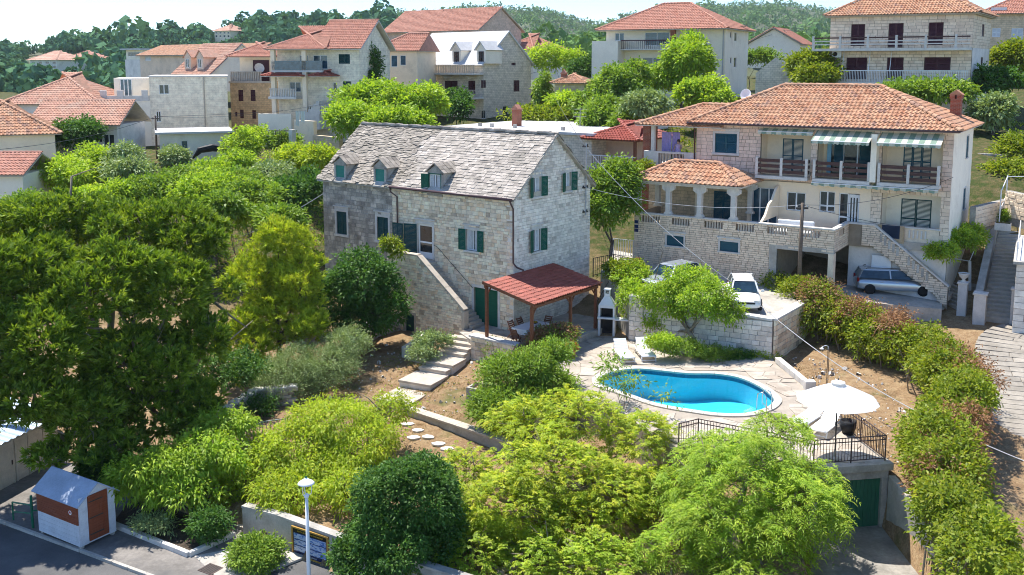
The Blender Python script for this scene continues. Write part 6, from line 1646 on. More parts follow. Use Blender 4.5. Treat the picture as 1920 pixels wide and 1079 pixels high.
# G: white block house
h = BH('white_block_house', 'white flat roofed block house with pale stone front and roof terrace', 430, 262, 103, 16, 279, 10, 145)
h.win(298, 159, 317, 177); h.win(293, 209, 302, 229)
h.walls(M['blocks_white']); h.box('parapet', -h.W - .08, .08, -.08, h.D, h.ze, h.ze + .15, M['limestone_white'])
x2 = h.F(209, 150)[0] - .0
h.box('terrace_wing', x2 - 3.5, -h.W - .01, -.0, h.D, h.z0 - 2, h.F(250, 190)[1], M['render_white'])
h.box('upper_wing', x2, -h.W + .01, 2.0, h.D, h.F(250, 190)[1], h.ze - .1, M['render_white'])
zt_ = h.F(250, 190)[1]; a, b = h.F(226, 170, 2.0)[0], h.F(248, 170, 2.0)[0]
window(fr_front(1.9), a, b, zt_ + .05, zt_ + 2.2, h.root, leaves=3, inset=.0, pane_mat=M['glass_blue'], name='glass_door')
for u in (164, 194, 226, 272): q = h.F(u, 190)[0]; h.box('terrace_post', q - .3, q + .3, -.1, .5, zt_, zt_ + 1.1, M['limestone_white'])
h.box('terrace_wall', x2 - 3.4, -h.W, .05, .25, zt_, zt_ + .55, M['limestone_white'])
h.box('window_leaf', h.F(209, 208)[0], h.F(221, 208)[0], -.04, -.01, h.F(215, 216)[1], h.F(215, 203)[1], M['glass'])
MB().tube([(-h.W + 5.3, -.08, h.z0), (-h.W + 5.3, -.08, h.ze)], .06, 6).build('downpipe', M['limestone'], h.root)
# H: low white annex in front
h = BH('white_annex', 'low white annex with blue door and flat white roof', 433, 312, 93, 20, 299, 6, 249)
h.win(340, 264, 353, 298, 'blue', leaves=1); h.walls(M['render_white']); h.box('roof_slab', -h.W - .4, .4, -.5, h.D, h.ze, h.ze + .18, M['white_roof'])
bike = thing('covered_scooter', 'dark scooter under a tarpaulin beside the white annex', 'scooter', (*GY(395, 300, 89)[:2], float(GY(395, 300, 89)[2])), R(20))
MB().tube([(-1.6, 0, .1), (-.9, 0, .9), (.2, 0, 1.1), (1.2, 0, .95), (2.0, 0, .5)], [.05, .3, .35, .3, .1], 8).build('tarpaulin', M['black'], bike); MB().lathe([(.3, -.03), (.36, 0), (.3, .03)], 14).build('wheel', M['black'], bike); bike.children[1].rotation_euler = (R(90), 0, 0); bike.children[1].location = (1.9, -.2, .36)
# J, K: roofs behind the white block
h = BH('dormer_house', 'pale house with two small dormers and pinkish roof behind white block house', 398, 150, 124, -38, 330, 9, 138)
h.walls(M['render_white'], ('x', 3.6)); gable_roof(h.root, -h.W - .3, .3, -.5, h.D + .5, h.ze - .2, 3.9, M['tile_pale'], M['limestone_white'])
for u in (350, 373):
 x = h.F(u, 132)[0]; dm = MB().box(x - .7, x + .7, .2, 2.8, h.ze + .3, h.ze + 2.1).vprism([(x - .7, h.ze + 2.1), (x + .7, h.ze + 2.1), (x, h.ze + 2.8)], .2, 3.0).build('dormer', M['render_pink'], h.root)
 window(fr_front(.2), x - .35, x + .35, h.ze + .7, h.ze + 1.8, dm, inset=-.04)
 for s in (-1, 1): MB().bar((x + s * .95, 1.6, h.ze + 1.95), (x, 1.6, h.ze + 2.9), 3.0, .1).build('dormer_roof', M['tile_pale'], dm)
h = BH('long_house', 'long pink rendered house with bright orange roof beyond the white block', 462, 150, 140, -42, 262, 8, 103)
h.win(272, 104, 283, 114, 'white'); h.walls(M['render_pink']); gable_roof(h.root, -h.W - .4, .5, -.5, h.D + .5, h.ze, 1.6, M['tile'], M['limestone'])
h.box('lower_wing', -h.W - 6, -h.W - .02, .5, h.D, h.z0 - 2, h.F(240, 112)[1], M['render_grey'])
h = BH('modern_house', 'small modern white house with flat roof below the pine ridge', 268, 112, 200, -35, 236, 7, 94)
h.win(240, 98, 262, 106, 'glass', leaves=4); h.walls(M['render_white']); h.box('roof_slab', -h.W - .6, .6, -1, h.D, h.ze, h.ze + .3, M['white_roof'])
# L, M, N, O: red roofs at the left
h = BH('hipped_house', 'wide low house with large faded red hip roof at far left', 186, 232, 97, 2, 8, 11, 196)
h.walls(M['render_grey']); hip_roof(h.root, -h.W - .5, .5, -.5, h.D + .5, h.ze, 3.0, M['tile_pale'], M['limestone'], lo=True, tw=.28, th=.4)
h = BH('gabled_house', 'low grey house with white french door under a faded red roof', 222, 286, 86, 0, 60, 6.5, 235)
h.win(194, 252, 215, 284, 'glass'); h.win(178, 252, 192, 268, leaves=1); h.walls(M['render_grey']); gable_roof(h.root, -h.W - .4, .5, -.6, h.D + .6, h.ze, 2.0, M['tile_pale'], M['limestone'], tw=.28, th=.4)
h = BH('plain_house', 'plain beige house wall under orange tiled roof at left edge', 107, 322, 79, 26, -90, 8, 251)
h.walls(M['render_cream']); hip_roof(h.root, -h.W - .5, .5, -.5, h.D + .5, h.ze, 2.6, M['tile'], M['limestone'], lo=True, tw=.28, th=.4)
h = BH('white_shed', 'white walled shed with red roof at left edge, lowest of the roofs', 46, 392, 68, 0, -60, 5, 328)
h.walls(M['render_white']); gable_roof(h.root, -h.W - .3, .3, -.4, h.D + .4, h.ze, 1.3, M['tile_red'], M['limestone'], tw=.28, th=.4)
# low walls and steps by it
MB()
# Q: flat white roof behind the stone house, with brick chimney
h = BH('flat_roof_house', 'stone house with flat white roof directly behind the stone house', 1109, 305, 76, -37.8, 842, 9, 255)
h.walls(M['blocks_grey']); h.box('roof_slab', -h.W - .3, .3, -.3, h.D + 2.5, h.ze, h.ze + .2, M['white_roof'])
q = h.F(969, 236, 3.5); h.chimney(q[0], 3.5, h.ze + .2, h.F(969, 206, 3.5)[1], w=.6)
for u in (900, 922, 965, 1055): q = h.F(u, 246, 1.2); h.box('roof_vent', q[0] - .12, q[0] + .12, 1.1, 1.35, h.ze + .2, h.ze + .5, M['concrete'])
an = thing('roof_antenna', 'thin steel antenna mast behind the stone house roof', 'antenna', h.P + h.ax * -1.3 + h.ay * .3 + np.array([0, 0, h.ze - h.z0 + .2]), 0)
MB().tube([(0, 0, -2.4), (0, 0, 1.9)], .03, 5).build('mast', M['cable_grey'], an)
for z in (1.2, 1.5, 1.8): MB().tube([(-.5, 0, z), (.5, 0, z)], .015, 4).build('crossbar', M['cable_grey'], an)
# R: small house with red hip roof and railing
h = BH('porch_house', 'small house with brown red hip roof and white railing behind the stone house', 1192, 330, 74, -34, 1106, 6, 264)
zf = h.F(1150, 316)[1]
h.box('floor_slab', -h.W - .2, .2, -.2, h.D, zf - .3, zf, M['concrete_light']); h.box('lower_wall', -h.W, 0, .3, h.D, h.z0 - 3, zf - .3, M['render_grey'])
h.box('back_wall', -h.W, 0, 2.0, h.D, zf, h.ze, M['render_pink'])
h.bars(-h.W, 0, -.1, zf, .9, 26, M['white'], .04)
for x in (-h.W + .1, -.1): h.box('porch_post', x - .1, x + .1, -.1, .1, zf, h.ze, M['wood'])
hip_roof(h.root, -h.W - .5, .5, -.6, h.D + .5, h.ze, 1.3, M['tile_dark'], M['wood'], lo=True)
# T: low orange roof among trees, with wall
h = BH('garden_house', 'low garden house with orange tiled roof among trees', 1097, 190, 100, -20, 1040, 3.5, 157)
h.walls(M['blocks']); hip_roof(h.root, -h.W - .4, .4, -.4, h.D + .4, h.ze, .9, M['tile'], M['limestone'], lo=True); h.chimney(h.F(1052, 150)[0], 1, h.ze - .5, h.F(1052, 139)[1])
# far villas on the ridge
for (nm, lb, uc, vb, Y, ul, ve, tl) in (('far_villa', 'pale villa with hipped roof far off in the pine wood', 108, 131, 330, 56, 113, 'tile_pale'), ('far_villa', 'small white villa with dark roof beside pale villa in pine wood', 162, 124, 340, 119, 112, 'tile_red'),
  ('far_villa', 'cream three storey villa alone high on the pine ridge', 432, 72, 430, 402, 58, 'tile_pale'), ('far_villa', 'tiny white villa on the crest of the pine ridge', 655, 60, 470, 638, 50, 'tile_pale')):
 h = BH(nm, lb, uc, vb, Y, -30, ul, 11, ve, group='villas on the wooded ridge'); wd = (uc - ul)
 for k in range(4):
  u0 = ul + wd * (k + .25) / 4
  for j in range(2): v0 = ve + (vb - ve) * (j * .45 + .15); h.win(u0, v0, u0 + wd * .12, v0 + (vb - ve) * .25, 'glass', leaves=1)
 h.walls(M['render_cream' if 'cream' in lb else 'render_white']); hip_roof(h.root, -h.W - .8, .8, -.8, 11.8, h.ze, 3.0, M[tl], M['limestone'], lo=True, tw=1.2, th=1.2)
# ------------------------------------------------------------------ things around the pool
def lounger(label, u, v, z, head_u, head_v, raise_=38):
 a = np.array(G(u, v, z)); b = np.array(G(head_u, head_v, z)); ang = math.atan2(b[1] - a[1], b[0] - a[0])
 t = thing('sun_lounger', label, 'sun lounger', (a[0], a[1], z), ang, 'white sun loungers by the pool')
 w = .36; Ls, Lb = 1.25, .75; hs = .32; ra = R(raise_)
 fr = MB()
 for s in (-1, 1): fr.tube([(0, s * w, hs), (1.95, s * w, hs)], .035, 6)
 fr.tube([(0, -w, hs), (0, w, hs)], .035, 6); fr.tube([(1.95, -w, hs), (1.95, w, hs)], .035, 6)
 fr.build('frame', M['white'], t, smooth=True)
 for (x, dx) in ((.12, .1), (1.6, -.1)):
  for s in (-1, 1): MB().tube([(x, s * w, hs), (x - dx, s * w * 1.02, 0)], .03, 6).build('leg', M['white'], t, smooth=True)
  MB().tube([(x - dx * .7, -w, .1), (x - dx * .7, w, .1)], .022, 6).build('cross_bar', M['white'], t)
 st_ = MB()
 n = 14
 for i in range(n):
  x = .03 + (Ls - .02) * i / n; st_.box(x, x + Ls / n - .018, -w + .02, w - .02, hs + .02, hs + .05)
 st_.build('seat', M['white'], t)
 bk = MB(); bx, bz = Ls + .02, hs + .035
 for i in range(8):
  s0 = Lb * i / 8; s1 = s0 + Lb / 8 - .015
  bk.bar((bx + s0 * math.cos(ra), 0, bz + s0 * math.sin(ra)), (bx + s1 * math.cos(ra), 0, bz + s1 * math.sin(ra)), 2 * w - .04, .03)
 bk.build('backrest', M['white'], t)
 for s in (-1, 1): MB().tube([(bx + Lb * .7 * math.cos(ra), s * w * .9, bz + Lb * .7 * math.sin(ra)), (bx + Lb * .75, s * w * .9, hs)], .016, 5).build('prop', M['white'], t)
 return t
lounger('white slatted sun lounger nearer the barbecue, back raised', 1178, 683, DZ, 1147, 648, 42)
lounger('white slatted sun lounger nearer the flowering tree, back raised', 1217, 680, DZ, 1190, 645, 42)
lounger('white sun lounger beside the parasol, closer to the pool ladder', 1498, 806, DZ, 1535, 782, 12)
lounger('white sun lounger beside the parasol with its back propped up', 1532, 822, DZ, 1572, 790, 34)
# parasol
ub = np.array(G(1565, 860, DZ))
par = thing('parasol', 'open white octagonal parasol on dark pole at the deck corner', 'parasol', (ub[0], ub[1], DZ), R(14))
MB().tube([(0, 0, 0), (0, 0, 3.25)], .028, 8).build('pole', M['iron'], par); MB().tube([(0, 0, 1.35), (0, 0, 1.5)], .045, 8).build('crank', M['black'], par)
MB().lathe([(.26, 0), (.26, .06), (.06, .1), (.05, .35)], 16).build('base', M['concrete'], par)
def canopy(r, z0, z1, sag=.1, n=8, lip=.12):
 mb = MB(); m = 6; pts = []
 for j in range(m + 1):
  k = j / m
  for i in range(n * 4):
   a = 2 * math.pi * i / (n * 4); f_ = math.cos(math.pi / n) / math.cos((a % (2 * math.pi / n)) - math.pi / n)
   e = abs(((i % 4) - 0) / 2 - 1) if i % 4 else 1.0
   e = abs((i % 4) / 2 - 1)
   rr = r * k * (f_ * .55 + .45) ; z = z1 + (z0 - z1) * k ** 1.12 - sag * k * (1 - e) * .55
   pts.append((rr * math.cos(a), rr * math.sin(a), z))
 c = n * 4; f = [(j * c + i, (j + 1) * c + i, (j + 1) * c + (i + 1) % c, j * c + (i + 1) % c) for j in range(m) for i in range(c)]
 mb._add(pts, f); return mb
def fabric(name, c, tr=.35):
 m, t = nt_new(name); b = N(t, 'BsdfPrincipled', i_Roughness=.9); b.inputs['Base Color'].default_value = (*c, 1)
 tl = N(t, 'BsdfTranslucent'); tl.inputs['Color'].default_value = (*c, 1); ms = N(t, 'MixShader', i_Fac=tr); L(t, b.outputs[0], ms.inputs[1]); L(t, tl.outputs[0], ms.inputs[2]); o = N(t, 'OutputMaterial'); L(t, ms.outputs[0], o.inputs['Surface']); return m
M['parasol'] = fabric('parasol_fabric', (.80, .80, .79))
cn = canopy(1.58, 2.40, 3.10).build('canopy', M['parasol'], par)
canopy(.28, 3.10, 3.2, .02).build('vent_cap', M['parasol'], cn)
for i in range(8):
 a = 2 * math.pi * i / 8; MB().tube([(.03 * math.cos(a), .03 * math.sin(a), 2.98), (1.52 * math.cos(a), 1.52 * math.sin(a), 2.38)], .01, 4).build('rib', M['iron'], par)
 MB().tube([(.03 * math.cos(a), .03 * math.sin(a), 2.25), (.8 * math.cos(a), .8 * math.sin(a), 2.68)], .008, 4).build('strut', M['iron'], par)
# dark tub
p = G(1607, 815, DZ); tub = thing('plant_tub', 'dark round tub behind the deck railing', 'tub', (p[0] - .35, p[1] + .1, DZ))
MB().lathe([(.3, 0), (.42, .4), (.45, .75), (.40, .76), (.38, .5), (.05, .45)], 18).build('tub_body', M['black'], tub, smooth=True); MB().lathe([(.36, 0), (.05, .02)], 18, (0, 0, .6)).build('lid', M['black'], tub); tub.scale = (.75, .75, .75)
# pool ladder
p = np.array(G(1428, 768, DZ)); d = PC - p[:2]; lad = thing('pool_ladder', 'curved steel pool ladder at the near right end of the pool', 'ladder', (p[0], p[1], DZ), math.atan2(d[1], d[0]))
for s in (-.25, .25): MB().tube([(-.35, s, 0), (-.35, s, .6), (-.28, s, .8), (-.1, s, .88), (.08, s, .78), (.12, s, .5), (.12, s, -1.0)], .022, 8).build('rail', M['steel'], lad, smooth=True)
for z in (-.3, -.6, -.9): MB().box(.08, .16, -.25, .25, z - .015, z + .015).build('rung', M['steel'], lad)
# shower
p = G(1549, 737, -.5); sh = thing('garden_shower', 'slim outdoor shower post standing on the bare earth', 'shower', (p[0], p[1], gz(p[0], p[1])), R(10))
for s in (0, .06): MB().tube([(s, 0, -.1), (s, 0, 2.35)], .018, 6).build('pipe', M['iron_brown'], sh)
MB().tube([(0, 0, 2.35), (0, 0, 2.5), (-.12, 0, 2.55), (-.3, 0, 2.5)], .016, 6).build('arm', M['white'], sh); MB().lathe([(.02, .08), (.1, 0), (.02, -.005)], 12, (-.31, 0, 2.4)).build('shower_head', M['white'], sh)
# barbecue
p = G(1138, 628, DZ); bq = thing('barbecue', 'white masonry barbecue with chimney hood and side shelf', 'barbecue', (p[0], p[1], DZ), R(-14))
mb = MB(); mb.box(-.48, -.36, -.32, .32, 0, 1.0).box(.36, .48, -.32, .32, 0, 1.0).box(-.36, .36, .2, .32, 0, 1.0); mb.build('base', M['white'], bq, bevel=.02)
MB().box(-.52, .52, -.42, .34, 1.0, 1.1).build('hearth_slab', M['white'], bq, bevel=.02); MB().box(.5, 1.35, -.5, .05, .98, 1.06).build('side_shelf', M['white'], bq, bevel=.02)
mb = MB(); mb.box(-.46, -.36, -.3, .32, 1.1, 1.62).box(.36, .46, -.3, .32, 1.1, 1.62).box(-.36, .36, .2, .32, 1.1, 1.62)
prof = [(.46, .31, 1.62), (.46, .31, 1.78), (.2, .16, 2.2), (.16, .14, 2.25), (.16, .14, 2.42)]
pts = []
for (w_, d_, z_) in prof: pts += [(-w_, -d_ + .01, z_), (w_, -d_ + .01, z_), (w_, d_, z_), (-w_, d_, z_)]
mb._add(pts, [(j * 4 + i, j * 4 + (i + 1) % 4, (j + 1) * 4 + (i + 1) % 4, (j + 1) * 4 + i) for j in range(4) for i in range(4)] + [(16, 17, 18, 19)])
hd = mb.build('hood', M['white'], bq)
for sx in (-.13, .13): MB().box(sx - .03, sx + .03, -.13, .13, 2.42, 2.62).build('chimney_leg', M['white'], hd)
MB().box(-.2, .2, -.18, .18, 2.62, 2.7).build('chimney_cap', M['white'], hd, bevel=.02)
MB().box(-.35, .35, -.25, .19, 1.102, 1.12).build('grill', M['iron'], bq); MB().box(-.35, .35, .15, .197, 1.12, 1.6).build('firebox_back', M['dark'], bq); MB().box(-.355, .355, .1, .19, .05, .95).build('log_store', M['dark'], bq)
# table and chairs under the pergola
tb = thing('dining_table', 'dining table with white cloth under the pergola', 'table', MH.w(1.65, -.6, 0), R(MHZ + 90))
for sx in (-.8, .8):
 for sy in (-.38, .38): MB().box(sx - .04, sx + .04, sy - .04, sy + .04, 0, .72).build('leg', M['wood'], tb)
MB().box(-1.0, 1.0, -.5, .5, .72, .76).build('table_top', M['wood'], tb)
clo = thing('tablecloth', 'white tablecloth draped over the pergola dining table', 'tablecloth', MH.w(1.65, -.6, 0), R(MHZ + 90))
mb = MB(); mb.box(-1.02, 1.02, -.52, .52, .762, .775); k = 16
for (ax_, len_, off_) in (('x', 1.04, .53), ('y', .53, 1.03)):
 for s in (-1, 1):
  for i in range(k):
   t0, t1 = -1 + 2 * i / k, -1 + 2 * (i + 1) / k; o0, o1 = off_ + .03 * (i % 2), off_ + .03 * ((i + 1) % 2)
   a = [(t0 * len_, s * off_, .775), (t1 * len_, s * off_, .775), (t1 * len_, s * o1, .48), (t0 * len_, s * o0, .48)]
   if ax_ == 'y': a = [(q[1], q[0], q[2]) for q in a]
   mb.quad(*a)
mb.build('cloth', M['white_cloth'], clo)
bw_ = thing('fruit_bowl', 'bowl of yellow fruit on the white tablecloth', 'bowl', MH.w(1.65, -.2, .776), 0)
MB().lathe([(.05, 0), (.16, .07), (.17, .075), (.06, .015)], 14).build('bowl', M['wood'], bw_)
for i in range(5):
 a = i * 1.26; MB().lathe([(.005, -.05), (.04, -.03), (.05, 0), (.04, .03), (.005, .05)], 8, (.08 * math.cos(a), .08 * math.sin(a), .1)).build('fruit', pm('yellow_fruit', [(.55, .38, .04)], bst=0) if i == 0 else bpy.data.materials['yellow_fruit'], bw_, smooth=True)
def folding_chair(label, lx, ly, rz):
 c = thing('garden_chair', label, 'chair', MH.w(lx, ly, 0), R(MHZ + rz), 'brown folding chairs under the pergola')
 w = .24
 for s in (-w, w):
  MB().bar((-.22, s, .02), (.2, s, .46), .03, .045).build('leg', M['wood'], c); MB().bar((.24, s * .9, .02), (-.26, s * .9, .95), .03, .045).build('leg', M['wood'], c)
 for i in range(6): MB().box(-.2 + i * .07, -.145 + i * .07, -w, w, .45, .47).build('seat_slat', M['wood'], c)
 for i in range(4): z = .58 + i * .1; x = .24 - (z - .02) * .54; MB().box(x - .012, x + .012, -w * .9, w * .9, z - .035, z + .035).build('back_slat', M['wood'], c)
 return c
for lb, lx, ly, rz in (('brown folding chair at the house end of the pergola table', 1.6, .95, 270), ('brown folding chair on the near end of the pergola table', 1.75, -2.1, 90), ('brown folding chair on pool side of table, nearest the barbecue', 2.55, .0, 180),
  ('brown folding chair in the middle of the table, pool side', 2.6, -.7, 180), ('brown folding chair on pool side of table, nearest the flower bush', 2.5, -1.35, 180), ('brown folding chair against the house wall behind the table', .75, -.2, 0), ('brown folding chair by the house corner behind the table', .75, -1.0, 0)):
 folding_chair(lb, lx, ly, rz)
# steps up to the parking court with handrail
cs = thing('court_steps', 'concrete steps with iron handrail up to the parking court', 'steps', MH.w(2.6, 4.6, 0), R(MHZ))
for i in range(11): MB().box(-.2, 1.2, i * .27, i * .27 + .31, -.05, .03 + (i + 1) * .2).build('step', M['concrete_light'], cs)
for s in (-.15, 1.15): MB().tube([(s, .0, 1.0), (s, 2.7, 3.1)], .022, 6).build('handrail', M['iron'], cs)
for i in range(6): MB().tube([(-.15, .1 + i * .5, .1 + i * .37), (-.15, .1 + i * .5, 1.08 + i * .39)], .014, 5).build('baluster', M['iron'], cs)
cf = thing('court_fence', 'dark iron fence along the parking court beside the stone house', 'fence', (0, 0, 0))
fp = [G(1112, 520, 2.3), G(1150, 512, 2.4), G(1190, 522, 2.35)]
railing('court_fence', fp, 1.15, cf, M['iron'], .14, .012, .03, (1.0, .1), 80)
wg = thing('white_gate', 'white metal gate beside the villa terrace wall', 'gate', (0, 0, 0)); railing('white_gate', [G(1150, 480, 2.5), G(1187, 484, 2.5)], 1.15, wg, M['white'], .16, .02, .04, (1.0, .08), 40)
rdp = thing('red_post', 'dark red wooden post at the edge of the parking court', 'post', G(1195, 523, 2.3), 0)
MB().box(-.09, .09, -.09, .09, -.3, 1.2).build('shaft', M['brown_red'], rdp); MB().box(-.11, .11, -.11, .11, 1.2, 1.26).build('cap', M['brown_red'], rdp)
# flower pot
p = G(1070, 672, DZ); fpot = thing('flower_pot', 'terracotta pot of orange flowers at the terrace edge', 'flower pot', (p[0], p[1], DZ))
MB().lathe([(.2, 0), (.3, .45), (.34, .46), (.34, .52), (.29, .52), (.27, .45), (.02, .42)], 18).build('pot', M['terracotta'], fpot, smooth=True)
# ------------------------------------------------------------------ cars
M['silver'] = pm('silver_paint', [(.50, .54, .58)], rough=.25, metallic=.6, ns=2, na=.03, bst=0, spec=.6)
M['car_white'] = pm('white_car_paint', [(.72, .72, .70)], rough=.25, ns=2, na=.03, bst=0, spec=.6)
M['car_glass'] = glass_mat('car_glass', (.015, .035, .05), .04)
M['lamp_glass'] = pm('lamp_glass', [(.6, .62, .64)], rough=.15, ns=4, na=.05, bst=0)
M['red_lamp'] = pm('red_lamp', [(.30, .01, .01)], rough=.2, ns=4, na=.05, bst=0)
def car(label, loc, ang, paint, kind='hatch', group='cars parked on the court'):
 c = thing('parked_car', label, 'car', loc, ang, group)
 Lc, W2 = (4.05, .84) if kind == 'hatch' else (4.45, .86)
 # body stations from the front (x = +) to the rear: x, half width, top (bonnet/belt), nose bottom
 S = [(Lc / 2, .62, .58, .30), (Lc / 2 - .1, .74, .70, .22), (Lc / 2 - .5, W2, .82, .2), (Lc / 2 - 1.05, W2, .93, .2), (.25, W2, .95, .2), (-.7, W2, .97, .2), (-Lc / 2 + .45, W2 * .99, 1.0, .22), (-Lc / 2 + .08, W2 * .93, .98, .28), (-Lc / 2, W2 * .85, .8, .35)]
 pts = []; m = 8
 for x, w, t_, b_ in S:
  pts += [(x, -w * .9, b_), (x, -w, b_ + .14), (x, -w * 1.0, t_ * .72), (x, -w * .9, t_), (x, w * .9, t_), (x, w, t_ * .72), (x, w, b_ + .14), (x, w * .9, b_)]
 f = [(j * m + i, j * m + (i + 1) % m, (j + 1) * m + (i + 1) % m, (j + 1) * m + i) for j in range(len(S) - 1) for i in range(m)] + [tuple(range(m - 1, -1, -1)), tuple((len(S) - 1) * m + i for i in range(m))]
 mb = MB(); mb._add(pts, f); bd = mb.build('body', paint, c, smooth=True); sb = bd.modifiers.new('s', 'SUBSURF'); sb.levels = 1; sb.render_levels = 2
 # cabin: glass lower band, roof on top
 x0, x1, r0, r1, hr = (Lc / 2 - 1.1, -Lc / 2 + .12, .42, -Lc / 2 + .55, 1.47) if kind == 'hatch' else (Lc / 2 - 1.25, -Lc / 2 + .08, .35, -Lc / 2 + .3, 1.46)
 gp = [(x0, -W2 * .84, .93), (x1, -W2 * .84, .98), (x1, W2 * .84, .98), (x0, W2 * .84, .93), (r0, -W2 * .66, hr - .05), (r1, -W2 * .66, hr - .06), (r1, W2 * .66, hr - .06), (r0, W2 * .66, hr - .05)]
 mb = MB(); mb._add(gp, MB.BOXF); gl = mb.build('windows', M['car_glass'], c)
 mb = MB(); rp2 = [(r0 + .06, -W2 * .67, hr - .05), (r1 - .06, -W2 * .67, hr - .06), (r1 - .06, W2 * .67, hr - .06), (r0 + .06, W2 * .67, hr - .05), (r0 - .15, -W2 * .6, hr + .02), (r1 + .2, -W2 * .6, hr + .02), (r1 + .2, W2 * .6, hr + .02), (r0 - .15, W2 * .6, hr + .02)]
 mb._add(rp2, MB.BOXF); rf_ = mb.build('roof', paint, c, bevel=.03)
 for s in (-1, 1):
  for (a, b) in (((x0, s * W2 * .85, .94), (r0, s * W2 * .67, hr - .03)), ((x1, s * W2 * .85, .98), (r1, s * W2 * .67, hr - .03)), ((-.35, s * W2 * .855, .95), (-.4, s * W2 * .672, hr - .03))): MB().bar(a, b, .08, .05).build('pillar', paint, c)
  MB().obox((Lc / 2 - 1.15, s * (W2 + .1), 1.0), (.12, .18, .12)).build('wing_mirror', paint, c, bevel=.03)
  MB().obox((Lc / 2 - .14, s * .55, .66), (.18, .3, .13), (0, .35, s * -.3)).build('headlight', M['lamp_glass'], c, bevel=.03)
  MB().obox((-Lc / 2 + .06, s * .62, .86), (.1, .2, .26)).build('tail_light', M['red_lamp'], c, bevel=.02)
  for x in (Lc / 2 - .75, -Lc / 2 + .72):
   wl_ = MB().lathe([(.18, -.1), (.3, -.1), (.32, -.06), (.32, .06), (.3, .1), (.18, .1)], 18).build('wheel', M['black'], c, smooth=True); wl_.rotation_euler = (R(90), 0, 0); wl_.location = (x, s * (W2 - .07), .32)
   MB().lathe([(.02, .075), (.19, .06), (.2, .09), (.2, -.09), (.02, -.075)], 14).build('rim', M['steel'], wl_)
  for x in (.0, -.85): MB().box(x - .08, x + .08, s * W2 * 1.0 - .01, s * W2 * 1.0 + .015, .78, .81).build('door_handle', paint, c)
 MB().box(Lc / 2 - .02, Lc / 2 + .015, -.26, .26, .38, .49).build('number_plate', M['white'], c); MB().box(Lc / 2 - .12, Lc / 2 - .0, -.45, .45, .5, .6).build('grille', M['black'], c)
 if kind == 'wagon':
  for s in (-1, 1): MB().tube([(r0 - .1, s * W2 * .58, hr + .02), (r0 - .2, s * W2 * .58, hr + .08), (r1 + .3, s * W2 * .58, hr + .08), (r1 + .2, s * W2 * .58, hr + .02)], .018, 5).build('roof_rail', M['iron'], c)
 return c
def on_court(u, v, z0=2.1):
 z = z0
 for _ in range(6): p = G(u, v, z); z = pkz(p[0], p[1])
 return np.array([p[0], p[1], z])
a, b = on_court(1205, 553), on_court(1312, 530); ctr = (a + b) / 2
car('silver hatchback with bluish windscreen beside the villa wall', ctr, math.atan2(a[1] - b[1], a[0] - b[0]), M['silver'])
a, b = on_court(1402, 600), on_court(1385, 545); ctr = (a + b) / 2
car('white hatchback facing the retaining wall edge', ctr, math.atan2(a[1] - b[1], a[0] - b[0]), M['car_white'])
a, b = on_court(1722, 555), on_court(1630, 547); ctr = (a + b) / 2 + np.array([.1, .3, 0])
car('silver estate car with roof rails under the villa stair', ctr, math.atan2(a[1] - b[1], a[0] - b[0]) , M['silver'], 'wagon')
# ------------------------------------------------------------------ street corner, lower left
M['hut_roof'] = pm('grey_roof_felt', [(.34, .40, .50)], rough=.8, ns=1.5, na=.15, bs=30, bst=.3)
hc = np.array([-16.38, 35.35, -3.33]); hl = np.array([-18.59, 36.72]); hr_ = np.array([-15.73, 36.72])
hx = (hc[:2] - hl); Wh = np.linalg.norm(hx); hang = math.atan2(hx[1], hx[0])
hut = thing('kiosk', 'small white wooden kiosk with brown shutter, brown door and grey gabled roof', 'kiosk', hc, hang)
hw, hd2, hh, hp = 2.6, 1.55, 1.85, .55
M['hut_white'] = pm('hut_white_paint', [(.62, .64, .68)], rough=.6, ns=1.5, na=.1, bs=20, bst=.2, dirt=((.42, .43, .45), 1.4, .55, .8))
def planks(mb_frame, x0, x1, z0, z1, n, parent, mat, y=0.0, name='plank', vertical=False, t=.025):
 for i in range(n):
  m_ = MB(mb_frame)
  if vertical: a = x0 + (x1 - x0) * i / n; b = x0 + (x1 - x0) * (i + 1) / n; m_.box(a + .003, b - .003, y - t, y, z0, z1)
  else: a = z0 + (z1 - z0) * i / n; b = z0 + (z1 - z0) * (i + 1) / n; m_.box(x0, x1, y - t, y, a + .003, b - .003)
  m_.build(name, mat, parent)
hf_, hr2 = fr_front(0), fr_right(0)
box_walls(hut, -hw, 0, 0, hd2, .12, hh, M['hut_white'], gable=('x', hp))
planks(hf_, -hw, 0, .12, .98, 5, hut, M['hut_white'], -.002, 'wall_plank')
shp = MB(hf_).box(-hw + .05, -.03, -.05, -.004, .98, 1.8).build('shutter', M['brown_red'], hut)
planks(hf_, -hw + .05, -.03, .99, 1.79, 8, shp, M['brown_red'], -.05, 'slat')
